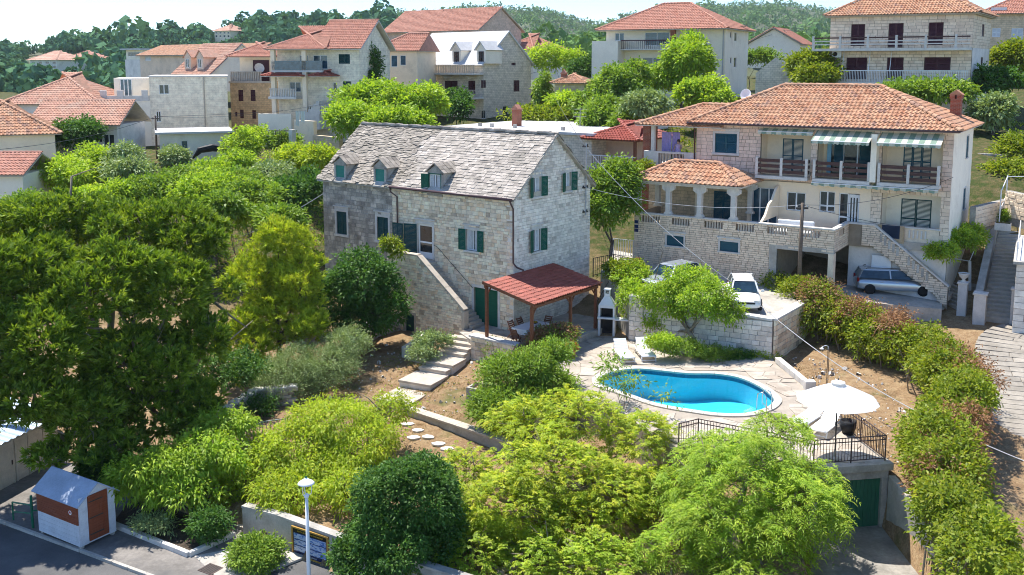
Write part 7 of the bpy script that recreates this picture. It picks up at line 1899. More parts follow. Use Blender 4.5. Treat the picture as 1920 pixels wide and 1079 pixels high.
# small round emblem
eb = MB(hf_); eb.v = []; m_ = MB().lathe([(.09, 0), (.09, .006)], 16).build('emblem', M['white'], shp); m_.rotation_euler = (R(90), 0, 0); m_.location = (-.42, -.077, 1.42)
m_ = MB().lathe([(.05, 0), (.05, .004)], 12).build('emblem_mark', pm('emblem_red', [(.45, .06, .05)], bst=0), shp); m_.rotation_euler = (R(90), 0, 0); m_.location = (-.42, -.084, 1.43)
planks(hr2, 0, .35, .12, hh + .2, 1, hut, M['hut_white'], -.002, 'wall_plank'); planks(hr2, 1.25, hd2, .12, hh + .1, 1, hut, M['hut_white'], -.002, 'wall_plank')
dr_ = MB(hr2).box(.38, 1.22, -.03, -.003, .2, 2.0).build('door', M['brown_red'], hut); planks(hr2, .38, 1.22, .2, 2.0, 7, dr_, M['brown_red'], -.03, 'door_plank', True, .015)
for z in (.45, 1.1, 1.75): MB(hr2).box(.4, 1.0, -.06, -.045, z - .02, z + .02).build('hinge', M['iron'], dr_)
for s in (-1, 1):
 ym2 = hd2 / 2; e = (ym2 + s * (ym2 + .15), hh - .1)
 MB().bar((-hw / 2, e[0], e[1]), (-hw / 2, ym2, hh + hp + .03), hw + .3, .05).build('roof_panel', M['hut_roof'], hut)
for x in (-hw + .1, -.1):
 for y in (.1, hd2 - .1): MB().box(x - .07, x + .07, y - .07, y + .07, -.02, .12).build('foot', M['concrete'], hut)
# green handrail beside it
gr = thing('green_handrail', 'green painted steel handrail beside the white kiosk', 'handrail', (0, 0, 0))
q = [G(62, 990, -3.33), G(30, 975, -3.33)]
MB().tube([q[0], q[0] + (0, 0, 1.35)], .05, 8).build('post', M['green_metal'], gr); MB().tube([q[1] + (-.1, 0, 0), q[1] + (-.1, 0, .75)], .035, 8).build('post', M['green_metal'], gr)
MB().tube([q[0] + (0, 0, .95), q[1] + (-.1, 0, .75)], .035, 8).build('rail', M['green_metal'], gr); MB().tube([q[0] + (0, 0, .6), q[1] + (-.1, 0, .35)], .03, 8).build('rail', M['green_metal'], gr); MB().tube([q[0] + (0, 0, .7), q[0] + (.5, .3, .7)], .03, 6).build('rail', M['green_metal'], gr)
# white plank shed at the left edge
sA, sB = np.array([-22.6, 39.0]), np.array([-21.2, 44.2]); sd = (sB - sA) / np.linalg.norm(sB - sA); Ls = np.linalg.norm(sB - sA)
shed = thing('plank_shed', 'long white weatherboard shed with double doors and corrugated roof', 'shed', (*sA, -3.4), math.atan2(sd[1], sd[0]))
fs = fr_front(0)
MB(fs).box(0, Ls, .04, 3.0, 0, 2.2).build('wall_body', M['white_plank'], shed)
k0 = 0
for i, (a, b, nm) in enumerate(((0, 1.3, 'door'), (1.32, 2.6, 'door'), (2.65, 3.4, 'wall_panel'), (3.42, 4.35, 'door'), (4.37, 5.35, 'wall_panel'))):
 d_ = MB(fs).box(a + .02, b - .02, .0, .035, .05, 2.1).build(nm, M['white_plank'], shed)
 planks(fs, a + .08, b - .08, .15, 2.0, 12, d_, M['white_plank'], -.0, 'board')
 MB(fs).box(a + .02, a + .1, -.035, -.005, .05, 2.1).box(b - .1, b - .02, -.035, -.005, .05, 2.1).box(a + .1, b - .1, -.034, -.006, 1.0, 1.1).build('rail', M['white_plank'], d_)
 MB(fs).box(b - .2, b - .14, -.06, -.036, .95, 1.15).build('handle', M['iron'], d_)
M['tin'] = pm('corrugated_tin', [(.30, .38, .46)], rough=.45, ns=2, na=.2, bst=0, metallic=.3)
mb = MB(); k = 60
for i in range(k):
 a, b = -.2 + (Ls + .4) * i / k, -.2 + (Ls + .4) * (i + 1) / k; za, zb2 = .03 * math.sin(i * 1.6), .03 * math.sin((i + 1) * 1.6)
 mb.quad((a, -.3, 2.22 + za), (b, -.3, 2.22 + zb2), (b, 3.2, 2.75 + zb2), (a, 3.2, 2.75 + za))
mb.build('roof_sheet', M['tin'], shed)
# planting bed with stone kerb
bed = thing('planting_bed', 'dark planting bed with pale stone kerb beside the kiosk', 'flower bed', (0, 0, 0))
bp_ = [np.array([-15.93, 37.3]), np.array([-12.11, 34.86]), np.array([-10.86, 36.5]), np.array([-12.9, 40.0]), np.array([-16.2, 40.9])]
m_ = MB(); m_.prism([tuple(q) for q in bp_], -3.4, -3.2); m_.build('bed_soil', pm('dark_soil', [(.07, .05, .035)], ns=6, na=.5, bs=20, bst=.8, bd=.05), bed)
for (a, b) in zip(bp_[:2] + [bp_[1]], [bp_[1], bp_[1], bp_[2]]):
 Ln = np.linalg.norm(b - a)
 if Ln < .1: continue
 k = int(Ln / .75)
 for i in range(k): p0, p1 = a + (b - a) * i / k, a + (b - a) * (i + .985) / k; MB().bar((*p0, -3.27), (*p1, -3.27), .2, .24).build('kerbstone', M['limestone_white'], bed, bevel=.015)
# boundary wall on the street and gate fence behind
fw = thing('street_wall', 'pale concrete boundary wall along the street behind the notice board', 'wall', (0, 0, 0))
wp = [np.array([-10.5, 36.75]), np.array([-9.0, 36.0]), np.array([-4.9, 33.25]), np.array([3, 28.6])]
for i, (a, b) in enumerate(zip(wp[:-1], wp[1:])): MB().bar((*a, -2.9), (*b, -2.9), .28, 1.35).build('wall_body', M['concrete_light'], fw); MB().bar((*a, -2.18), (*b, -2.18), .36, .08).build('coping', M['concrete'], fw)
gs = thing('gate_threshold', 'stone threshold step with low iron gate at the street wall', 'step', (0, 0, 0))
a, b = G(452, 985, -3.3), G(492, 1000, -3.3); MB().bar(a + (0, 0, .02), b + (0, 0, .02), .5, .16).build('step', M['limestone'], gs)
for i in range(7): q = a + (b - a) * i / 6; MB().tube([q + (.05, .3, .1), q + (.05, .3, .9)], .012, 4).build('bar', M['iron'], gs)
MB().bar(a + (.05, .3, .85), b + (.05, .3, .85), .03, .03).build('rail', M['iron'], gs)
gf = thing('garden_fence', 'grey iron bar fence between the pine and the spreading tree', 'fence', (0, 0, 0))
gp_ = [np.array([-12.9, 40.2]), np.array([-12.2, 41.4]), np.array([-11.2, 42.5]), np.array([-10.2, 42.7])]
railing('garden_fence', [(*p, gz(*p)) for p in gp_], 1.5, gf, M['cable_grey'], .16, .012, .03, (1.0, .1), 60)
# drain cover
dc = thing('drain_cover', 'small rusty drain cover in the paving near the gate', 'drain cover', (*G(395, 1068, -3.33)[:2], -3.328), R(-30)); MB().box(-.35, .35, -.3, .3, 0, .02).build('frame', M['iron_brown'], dc)
for i in range(6): MB().box(-.3 + i * .1, -.24 + i * .1, -.26, .26, .02, .03).build('grate_bar', M['iron'], dc)
# street lamp
lp = GY(575, 905, 31.9); base = np.array([lp[0] - .03, lp[1] + .05])
lam = thing('street_lamp', 'white street lamp with shallow disc hood on slender pole', 'street lamp', (*base, -3.4))
Hl = lp[2] + 3.4
MB().tube([(0, 0, 0), (0, 0, 1.2), (0, 0, Hl - .45)], [.085, .07, .055], 12).build('pole', M['white'], lam, smooth=True); MB().lathe([(.14, 0), (.14, .1), (.09, .2)], 12).build('base', M['white'], lam)
MB().lathe([(.08, 0), (.09, .05), (.06, .12)], 12, (0, 0, Hl - .55)).build('collar', M['white'], lam)
for a in (0, 2.09, 4.19): MB().tube([(.05 * math.cos(a), .05 * math.sin(a), Hl - .5), (.16 * math.cos(a), .16 * math.sin(a), Hl - .42), (.19 * math.cos(a), .19 * math.sin(a), Hl - .2), (.15 * math.cos(a), .15 * math.sin(a), Hl - .06)], .014, 6).build('bracket_arm', M['white'], lam)
MB().lathe([(.03, .2), (.07, .17), (.12, .12), (.24, .05), (.29, 0), (.28, -.015), (.02, .02)], 24, (0, 0, Hl - .05)).build('hood', M['white'], lam, smooth=True); MB().lathe([(.15, 0), (.13, -.07), (.05, -.11), (.01, -.115)], 16, (0, 0, Hl - .06)).build('lens', M['lamp_glass'], lam, smooth=True)
MB().lathe([(.03, 0), (.04, .05), (.01, .08)], 10, (0, 0, Hl + .13)).build('photocell', M['green_metal'], lam)
# notice board
pA, pB = GY(548, 986, 35.2), GY(614, 1000, 34.3)
sg = thing('notice_board', 'yellow framed notice board with blue pictures behind the street lamp', 'notice board', (pA[0], pA[1], -3.4), math.atan2(pB[1] - pA[1], pB[0] - pA[0]))
Wb = np.linalg.norm((pB - pA)[:2]); zt = pA[2] + 3.4; hb = 1.12
M['frame_yellow'] = pm('ochre_frame', [(.45, .25, .05)], rough=.5, ns=4, na=.1, bst=0)
for x in (0, Wb): MB().box(x - .035, x + .035, -.035, .035, 0, zt).build('post', M['frame_yellow'], sg)
for z in (zt - .03, zt - hb): MB().box(.035, Wb - .035, -.03, .03, z - .03, z + .03).build('frame_bar', M['frame_yellow'], sg)
pn = MB().box(.035, Wb - .035, .0, .02, zt - hb, zt - .03).build('panel', pm('navy_print', [(.012, .025, .09)], rough=.4, ns=4, na=.1, bst=0), sg)
MB().box(.05, Wb - .05, -.006, -.001, zt - .22, zt - .07).build('title_band', pm('black_print', [(.012, .01, .01)], rough=.4, bst=0), pn)
def picture_mat():
 m, t = nt_new('sea_photo'); c = ramp(t, [(.3, (.03, .08, .25)), (.45, (.10, .22, .50)), (.55, (.55, .62, .72)), (.7, (.20, .30, .45))], noise(t, 6, 5, .7, None, (1, 1, 3))).outputs['Color']; return finish(t, m, c, .35)
M['photo'] = picture_mat()
for i in range(2):
 for j in range(3):
  x0_ = .07 + i * (Wb - .14) / 2; x1_ = x0_ + (Wb - .14) / 2 - .03; z1_ = zt - .25 - j * .24; MB().box(x0_, x1_, -.008, -.001, z1_ - .21, z1_).build('picture', M['photo'], pn)
def words(txt, size, x, z, y, mat, parent, name='lettering', rot=(90, 0, 0)):
 cu = bpy.data.curves.new(name, 'FONT'); cu.body = txt; cu.size = size; cu.extrude = .001; cu.align_x = 'CENTER'
 tmp = bpy.data.objects.new(name, cu); col.objects.link(tmp); bpy.context.view_layer.update(); me = bpy.data.meshes.new_from_object(tmp.evaluated_get(bpy.context.evaluated_depsgraph_get())); bpy.data.objects.remove(tmp)
 o = bpy.data.objects.new(name, me); me.materials.clear(); me.materials.append(mat); link(o, parent); o.location = (x, y, z); o.rotation_euler = tuple(R(k) for k in rot); return o
M['yellow_ink'] = pm('yellow_ink', [(.70, .45, .03)], bst=0); M['white_ink'] = pm('white_ink', [(.75, .75, .75)], bst=0)
words('RENT A BOAT -   AND EXCURSIONS', .078, Wb / 2, zt - .175, -.008, M['yellow_ink'], pn); words('BOAT EXCURSIONS', .07, Wb / 2, zt - hb + .06, -.004, M['white_ink'], pn)
# ------------------------------------------------------------------ right edge: stairs, pillars, urns, walls
ps = thing('public_stairs', 'long flight of public stone stairs climbing beside the villa', 'stairs', (0, 0, 0))
A0 = np.array(G(1838, 598, .92)); A1 = np.array(G(1906, 607, .92)); T0 = np.array(GY(1874, 428, 62.5)); T1 = np.array(GY(1916, 424, 62.5)); nS = 24
T0[2] = T1[2] = (T0[2] + T1[2]) / 2
for i in range(nS):
 k0, k1 = i / nS, (i + 1) / nS
 a, b, c, d = A0 + (T0 - A0) * k0, A1 + (T1 - A1) * k0, A1 + (T1 - A1) * k1, A0 + (T0 - A0) * k1; z_ = a[2] + (T0[2] - A0[2]) / nS
 m_ = MB(); m_.prism([tuple(a[:2]), tuple(b[:2]), tuple(c[:2]), tuple(d[:2])], a[2] - .8, z_); m_.build('step', M['limestone'], ps, bevel=.012)
m_ = MB(); e = (T0 - A0) / np.linalg.norm((T0 - A0)[:2]) * 8; m_.prism([tuple(T0[:2]), tuple(T1[:2]), tuple((T1 + e)[:2]), tuple((T0 + e)[:2])], T0[2] - 1.5, T0[2]); m_.build('landing', M['lane_stone'], ps)
sw3 = thing('stair_side_wall', 'curving pale rendered wall on the left of the public stairs', 'wall', (0, 0, 0))
dirL = (T0 - A0); nl = np.array([-dirL[1], dirL[0]]); nl /= np.linalg.norm(nl); k = 10
for i in range(k):
 a, b = A0 + dirL * i / k, A0 + dirL * (i + 1) / k; cv = .35 * math.sin(math.pi * i / k); cv2 = .35 * math.sin(math.pi * (i + 1) / k)
 P4 = [a[:2] + nl * (.02 + cv * 0), b[:2] + nl * .02, b[:2] + nl * (.42), a[:2] + nl * (.42)]
 m_ = MB(); m_.prism([tuple(q) for q in P4], [a[2] - 1, b[2] - 1, b[2] - 1, a[2] - 1], [a[2] + 1.0, b[2] + 1.0, b[2] + 1.0, a[2] + 1.0]); m_.build('wall_segment', M['concrete_light'], sw3)
def pillar(label, u, v, z, h, w, urn=True, nm='gate_pillar'):
 p = G(u, v, z); t = thing(nm, label, 'pillar', (p[0], p[1], z), R(-32)); MB().box(-w / 2, w / 2, -w / 2, w / 2, -.5, h).build('shaft', M['limestone_white'], t, bevel=.02); MB().box(-w * .6, w * .6, -w * .6, w * .6, h, h + .1).build('cap', M['limestone_white'], t, bevel=.015)
 return t, (p[0], p[1], z + h + .1)
def urn(label, loc):
 t = thing('stone_urn', label, 'urn', loc); MB().lathe([(.16, 0), (.16, .04), (.08, .1), (.1, .16), (.24, .3), (.27, .42), (.3, .5), (.26, .5), (.2, .4), (.02, .38)], 18).build('bowl', M['limestone_white'], t, smooth=True); MB().lathe([(.22, 0), (.02, .03)], 14, (0, 0, .44)).build('urn_soil', M['soil'], t)
t1, q1 = pillar('white gate pillar under the left stone urn', 1742, 553, 1.15, 1.5, .45); urn('pale stone urn on the left gate pillar', q1)
t2, q2 = pillar('tall white gate pillar under the right stone urn', 1803, 585, 1.0, 1.65, .48); urn('pale stone urn on the right gate pillar', q2)
pillar('plain white end pillar at the foot of the public stairs', 1836, 600, .92, 1.45, .62); pillar('plain pale pillar at the right foot of public stairs', 1903, 608, .92, 1.9, .5)
es = thing('entrance_steps', 'short flight of steps between the two urn pillars', 'steps', (0, 0, 0))
for i in range(6):
 a, b = G(1752, 562, 1.05), G(1795, 580, 1.0); dd = np.array([.5, .86, 0]) * .32; a = a + dd * i; b = b + dd * i
 m_ = MB(); m_.prism([tuple(a[:2]), tuple(b[:2]), tuple((b + dd * 1.1)[:2]), tuple((a + dd * 1.1)[:2])], .4, 1.0 + (i + 1) * .15); m_.build('step', M['limestone'], es)
m_ = MB(); a2, b2 = a + dd, b + dd; m_.prism([tuple(a2[:2]), tuple((b2 + (.8, 0, 0))[:2]), tuple((b2 + dd * 14 + (.8, 0, 0))[:2]), tuple((a2 + dd * 14)[:2])], .4, 1.9); m_.build('court_paving', M['lane_stone'], es)
# vine frame posts
vf = thing('vine_frame', 'white post and rail frame carrying a grapevine in front of the villa', 'trellis', (0, 0, 0))
vp = [G(1746, 520, 1.9), G(1818, 545, 1.75), G(1843, 440, 4.5), G(1779, 455, 4.2)]; tops = [GY(1746, 478, vp[0][1]), GY(1818, 490, vp[1][1]), GY(1846, 425, vp[1][1] + 6), GY(1775, 415, vp[0][1] + 6)]
for a, b in zip(vp[:2], tops[:2]): MB().bar(a, b, .14, .14).build('post', M['limestone_white'], vf)
for i in range(4): MB().tube([tops[i], tops[(i + 1) % 4]], .025, 5).build('rail', M['white'], vf)
# building at the right edge
h = BH('terrace_house', 'white stone block building with flat tiled terrace at right edge', 1894, 612, 50.8, 52, 1893, 8, 503)
Pz = h.z0
rbx = thing('block_building', 'white stone block building with flat terrace at right edge', 'building', (h.P[0] + .1, h.P[1], 0), R(-28)); bpy.data.objects.remove(h.root)
Hb = float(GY(1894, 492, h.P[1])[2])
mb = MB(fr_front(0)); wall_sheet(mb, (0, 8, Pz - 1, Hb)); mb.fr = fr_left(0); wall_sheet(mb, (-9, 0, Pz - 1, Hb)); wb_ = mb.build('wall', M['ashlar_mortar'], rbx)
stone_wall(fr_front(0), (0, 6, Pz - .4, Hb - .1), wb_, M['stone_white'], ch=(.3, .36), cw=(.5, .8), limit=80, name='stone_block', protos=ASHLAR, proud=.02, jitter=.002, joint=.016, seed=71)
MB().box(-.15, 8, -.15, 9, Hb - .1, Hb + .05).build('roof_slab', M['concrete_light'], rbx)
for i in range(16): MB().box(.05 + i * .35, .37 + i * .35, .1, 8.8, Hb + .05, Hb + .07).build('roof_board', M['white_roof'], rbx)
railing('terrace_railing', [(.0, .3, Hb + .05), (.0, 4, Hb + .05), (0, 8.5, Hb + .05)], .95, rbx, M['white'], .2, .012, .025, (1.0, .5), 40)
# garden terraces behind, up the slope
for lb, (u0, v0, u1, v1, z), hgt, mt_ in (('cream stone terrace wall above the public stairs', (1822, 428, 1882, 412, 5.1), 1.3, 'ashlar'), ('low stone terrace wall across the vegetable garden', (1830, 300, 1925, 305, 8.0), .5, 'stone_grey'), ('stone terrace wall right of the public stair head', (1888, 402, 1960, 420, 5.6), 1.5, 'ashlar'), ('grey garden wall below the apartment house', (1822, 262, 1925, 262, 8.7), .45, 'stone_grey')):
 t = thing('terrace_wall', lb, 'wall', (0, 0, 0)); a, b = G(u0, v0, z), G(u1, v1, z); d = (b - a) / np.linalg.norm(b - a); n_ = np.array([d[1], -d[0], 0]); Ln = np.linalg.norm(b - a)
 cc = MB().bar(a + (0, 0, hgt / 2 - .3), b + (0, 0, hgt / 2 - .3), .35, hgt + .6).build('core', M['mortar_grey'], t)
 stone_wall(frame(a + n_ * .18 - (0, 0, 0), d, -n_), (0, Ln, -.1, hgt), cc, M[mt_], ch=(.2, .28), cw=(.3, .6), limit=40, seed=int(u0))
wr = thing('stair_head_railing', 'white tubular frame and railing at the head of the public stairs', 'railing', (0, 0, 0))
fpp = [G(1873, 425, 5.0), G(1885, 395, 5.6), G(1920, 395, 5.6)]
for p in fpp: MB().tube([p, p + (0, 0, 2.3)], .04, 6).build('post', M['white'], wr)
for z in (1.0, 2.2):
 for a, b in zip(fpp[:-1], fpp[1:]): MB().tube([a + (0, 0, z), b + (0, 0, z)], .03, 6).build('rail', M['white'], wr)
pb2 = thing('planter_box', 'white planter box with shrub at the stair head', 'planter', G(1880, 432, 4.9), R(-30)); MB().box(-.45, .45, -.3, .3, 0, .45).build('box', M['limestone_white'], pb2, bevel=.02); MB().box(-.4, .4, -.25, .25, .4, .46).build('planter_soil', M['soil'], pb2)
# ------------------------------------------------------------------ poles and overhead cables
def pole(label, u, v, z, top_v, r=.11, mat='pole_wood', arm=True):
 p = np.array(G(u, v, z)); H_ = GY(u, top_v, p[1])[2] - z; t = thing('utility_pole', label, 'utility pole', p)
 MB().tube([(0, 0, -.5), (0, 0, H_ * .5), (.02, 0, H_)], [r, r * .9, r * .75], 10).build('pole', M[mat], t, smooth=True)
 if arm:
  MB().box(-.35, .35, -.05, .05, H_ - .35, H_ - .25).build('crossarm', M['iron'], t)
  for x in (-.3, .3): MB().lathe([(.03, 0), (.05, .05), (.03, .12)], 8, (x, 0, H_ - .25)).build('insulator', M['limestone_white'], t)
 return p + np.array([0, 0, H_ - .1])
P1 = pole('grey wooden utility pole in front of the white annex', 296, 325, 4.6, 217)
P2 = pole('weathered wooden utility pole before the villa garage', 1497, 562, 1.45, 381, .13)
P3 = pole('ivy clad utility pole beside the grey stone house', 1018, 215, 8.6, 131, .12)
P4 = pole('slim dark utility pole beside the roofless barn', 1466, 165, 11.5, 57, .13)
P5 = pole('thin pole behind the apartment house at right edge', 1902, 130, 10.5, 25, .12)
def cable(label, a, b, sag=.4, r=.018, mat='cable'):
 a = np.array(a, float); b = np.array(b, float); n = 24
 pts = [a + (b - a) * i / n - np.array([0, 0, sag * 4 * (i / n) * (1 - i / n)]) for i in range(n + 1)]
 o = MB().tube(pts, r, 5).build('overhead_cable', M[mat]); tag(o, label, 'cable', 'overhead cables across the gardens'); return o
MTOP = MH.w(.12, 7.05, 9.9)
cable('overhead cable from the annex pole across to the grey house pole', P1, P3, 1.2)
cable('overhead cable from the left edge to the annex pole', GY(-30, 283, 62), P1, .5)
cable('second overhead cable from the annex pole toward the cream villa', P1, GY(690, 176, 96), .8, .014)
cable('pale cable from the gable mast down past the villa porch to the lane hedge', MTOP, GY(1395, 545, 53), .6, .02, 'cable_grey')
cable('thick grey cable sweeping over the bare earth to the lane', GY(1395, 545, 53), GY(1960, 880, 33), .9, .02, 'cable_grey')
cable('overhead cable from the gable mast to the grey house pole', MTOP, P3, .5)
cable('overhead cable from the barn pole across the white house front', P4, P3, 1.2)
cable('overhead cable from the barn pole to the right edge pole', P4, P5, .8)
cable('thin cable from the villa pole along the villa front', P2, RH.w(18.2, 3.3, 8.6), .5, .014)
cable('thin cable from the villa pole to the gable mast', P2, MH.w(.15, 7.05, 7.5), .6, .014, 'cable_grey')
cable('thin cable from the villa pole to the white public stair rail', P2, GY(1850, 430, 60), .5, .014)
cable('pale service cable from the pine garden up to the old house wall', GY(455, 443, 60), MH.w(-15.72, .1, 6.6), .15, .025, 'cable_grey')
# ------------------------------------------------------------------ on the villa terraces
sofa = thing('covered_sofa', 'long garden sofa under white dust cover on the villa terrace', 'sofa', RH.w(10.0, .9, 4.66), R(RHZ))
MB().box(-1.1, 1.1, -.4, .4, .0, .5).build('seat', M['white_cloth'], sofa, bevel=.08); MB().box(-1.1, 1.1, .3, .5, .3, 1.05).build('backrest', M['white_cloth'], sofa, bevel=.08)
rug = thing('hung_rug', 'dark rug with beige border hung over the villa parapet', 'rug', RH.w(15.0, 3.36, 0), R(RHZ))
MB().box(-.75, .75, -.06, -.02, 4.55, 5.56).build('border', pm('beige_wool', [(.42, .30, .18)], bs=60, bst=.4), rug); MB().box(-.5, .5, -.075, -.061, 4.8, 5.56).build('field', pm('navy_wool', [(.015, .025, .05)], bs=60, bst=.4), rug)
lv = thing('hanging_laundry', 'lilac sheets hanging on the villa side balcony', 'laundry', RH.w(.6, 4.4, 0), R(RHZ))
MB().tube([(-1.2, 0, 10.45), (1.6, 0, 10.45)], .01, 4).build('line', M['cable'], lv)
for x0_, x1_ in ((-.75, -.05), (.0, .55)):
 mb = MB(); k = 8
 for i in range(k): a, b = x0_ + (x1_ - x0_) * i / k, x0_ + (x1_ - x0_) * (i + 1) / k; mb.quad((a, .05 * (i % 2), 10.45), (b, .05 * ((i + 1) % 2), 10.45), (b, .08 * ((i + 1) % 2), 9.1), (a, .08 * (i % 2), 9.1))
 mb.build('sheet', M['purple_cloth'], lv)
# person standing behind the balustrade
def person(label, loc, rz):
 t = thing('person', label, 'person', loc, rz)
 J = {'pel': (0, 0, .95), 'wst': (0, 0, 1.1), 'chs': (0, 0, 1.35), 'nk': (0, 0, 1.5), 'hd': (0, -.02, 1.62), 'hp': (0, -.02, 1.72),
  'ls': (-.2, 0, 1.42), 'le': (-.27, -.05, 1.15), 'lh': (-.2, -.28, 1.05), 'rs': (.2, 0, 1.42), 're': (.3, -.1, 1.2), 'rh': (.26, -.32, 1.32),
  'lk': (-.1, -.02, .5), 'la': (-.1, .02, .06), 'lt': (-.1, -.14, .03), 'rk': (.1, -.02, .5), 'ra': (.1, .02, .06), 'rt': (.1, -.14, .03), 'lp': (-.09, 0, .9), 'rp': (.09, 0, .9)}
 E_ = [('pel', 'wst'), ('wst', 'chs'), ('chs', 'nk'), ('nk', 'hd'), ('hd', 'hp'), ('chs', 'ls'), ('ls', 'le'), ('le', 'lh'), ('chs', 'rs'), ('rs', 're'), ('re', 'rh'), ('pel', 'lp'), ('lp', 'lk'), ('lk', 'la'), ('la', 'lt'), ('pel', 'rp'), ('rp', 'rk'), ('rk', 'ra'), ('ra', 'rt')]
 rad = dict(pel=.15, wst=.13, chs=.15, nk=.055, hd=.095, hp=.075, ls=.065, le=.045, lh=.035, rs=.065, re=.045, rh=.035, lk=.06, la=.04, lt=.035, rk=.06, ra=.04, rt=.035, lp=.09, rp=.09)
 ks = list(J); me = bpy.data.meshes.new('body'); me.from_pydata([J[k] for k in ks], [(ks.index(a), ks.index(b)) for a, b in E_], []); o = bpy.data.objects.new('body', me); link(o, t)
 sk = o.modifiers.new('skin', 'SKIN');
 for i, k in enumerate(ks): me.skin_vertices[0].data[i].radius = (rad[k], rad[k]); me.skin_vertices[0].data[i].use_root = (k == 'pel')
 o.modifiers.new('sub', 'SUBSURF').render_levels = 2; me.materials.append(pm('skin', [(.48, .30, .22)], bst=0))
 MB().lathe([(.27, .5), (.22, .8), (.19, 1.0), (.165, 1.12), (.18, 1.3), (.19, 1.42), (.1, 1.47)], 18).build('dress', pm('floral_dress', [(0, (.42, .30, .60)), (.5, (.60, .45, .60)), (1, (.30, .22, .55))], rnd=False, ns=22, na=.3, bst=0), t, smooth=True)
 MB().lathe([(.02, .13), (.07, .11), (.105, .05), (.11, -.03), (.08, -.09)], 14, (0, .015, 1.68)).build('hair', pm('dark_hair', [(.05, .03, .02)], bst=0), t, smooth=True)
 return t
person('person in lilac floral dress standing behind the villa side balustrade', RH.w(1.15, 4.15, 8.2), R(RHZ))
# ------------------------------------------------------------------ vegetation
def unit(a): return a / (np.linalg.norm(a, axis=-1, keepdims=True) + 1e-9)
def lump_px(u, v, Y, ru, rv, rd=None):
 c = GY(u, v, Y); k = Y / FPX * 1.01
 return (*c, ru * k, (rd if rd is not None else (ru + rv) * .5) * k, rv * k)
def shell(lumps, n, r, inner=.55, down=.25, lumpy=.16):
 Lp = np.array(lumps, float); w = (Lp[:, 3] * Lp[:, 5]) ** 1.0; w /= w.sum(); P = []; D = []; got = 0
 ph = r.uniform(0, 6, (len(Lp), 3))
 while got < n:
  m = int((n - got) * 2.2) + 50
  k = r.choice(len(Lp), m, p=w); d = unit(r.normal(size=(m, 3))); keep = (d[:, 2] > -.55) | (r.uniform(size=m) < down); k, d = k[keep], d[keep]
  rad = (r.uniform(inner ** 3, 1, len(k)) ** (1 / 3))
  bump = 1 + lumpy * (np.sin(d[:, 0] * 5 + ph[k, 0]) + np.sin(d[:, 1] * 6 + ph[k, 1]) + np.sin(d[:, 2] * 6 + ph[k, 2])) * .6
  p = Lp[k, :3] + d * Lp[k, 3:6] * (rad * bump)[:, None]
  q = (p[:, None, :] - Lp[None, :, :3]) / Lp[None, :, 3:6]; dd = (q ** 2).sum(2); dd[np.arange(len(k)), k] = 9
  ok = dd.min(1) > .5
  P.append(p[ok]); D.append(d[ok]); got += ok.sum()
 return np.concatenate(P)[:n], np.concatenate(D)[:n]
def clumps(lumps, seed, k=7, f=(.36, .56)):
 r = np.random.default_rng(seed); out = []
 for l in lumps:
  c, q = np.array(l[:3]), np.array(l[3:6]); out.append((*c, *(q * .66)))
  for _ in range(k):
   d = unit(r.normal(size=3)); d[2] = abs(d[2]) * .9 - .2; s = r.uniform(*f); out.append((*(c + d * q * (1.02 - s * .75)), *(q * s * r.uniform(.85, 1.15, 3))))
  for _ in range(k // 2):
   d = unit(r.normal(size=3)); d[2] = abs(d[2]) * .9 - .1; s = r.uniform(.13, .24); out.append((*(c + d * q * r.uniform(.98, 1.16)), *(q * s * r.uniform(.8, 1.3, 3))))
 return out
def leaf_mesh(name, C, Dr, Nm, ln, wd, mat, parent, rn, droop=.2):
 Dr = unit(Dr); S = unit(np.cross(Dr, Nm)); Nn = np.cross(S, Dr)
 ln = ln[:, None]; wd = wd[:, None]
 mid = C + Dr * ln * .45; tip = C + Dr * ln - np.array([0, 0, 1]) * ln * droop
 V = np.stack([C, mid + S * wd * .5 + Nn * wd * .12, tip, mid - S * wd * .5 + Nn * wd * .12], 1)
 n = len(C); return np_mesh(name, V.reshape(-1, 3), np.arange(n * 4).reshape(-1, 4), mat, parent, rn)
def foliage(name, lumps, ncl, nper, ln, wd, mat, parent, seed, spread=.22, droop=.25, inner=.55, up=.35, tone=None, down=.25, lumpy=.16, narrow=False):
 r = np.random.default_rng(seed); P, D = shell(lumps, ncl, r, inner, down, lumpy)
 tw = unit(D + np.array([0, 0, up]) + r.normal(0, .45, D.shape))
 t = r.uniform(0, 1, (ncl, nper, 1)); off_ = r.normal(0, .35, (ncl, nper, 3))
 C = P[:, None] + tw[:, None] * t * spread * 1.6 + off_ * spread
 Dr = unit(tw[:, None] * .7 + unit(off_ + 1e-6) * .9 + r.normal(0, .3, off_.shape))
 Nm = unit(np.array([0, 0, 1.0]) * .8 + D[:, None] * .5 + r.normal(0, .4, off_.shape))
 base = r.uniform(0, 1, (ncl, 1)) * .55; hgt = np.clip(r.normal(.2, .12, (ncl, nper)), 0, .5)
 rn = np.clip(base + hgt + (0 if tone is None else tone(P)[:, None]), 0, 1)
 l_ = ln * r.uniform(.7, 1.3, (ncl, nper)); w_ = wd * r.uniform(.75, 1.25, (ncl, nper))
 return leaf_mesh(name, C.reshape(-1, 3), Dr.reshape(-1, 3), Nm.reshape(-1, 3), l_.ravel(), w_.ravel(), mat, parent, rn.ravel(), droop)
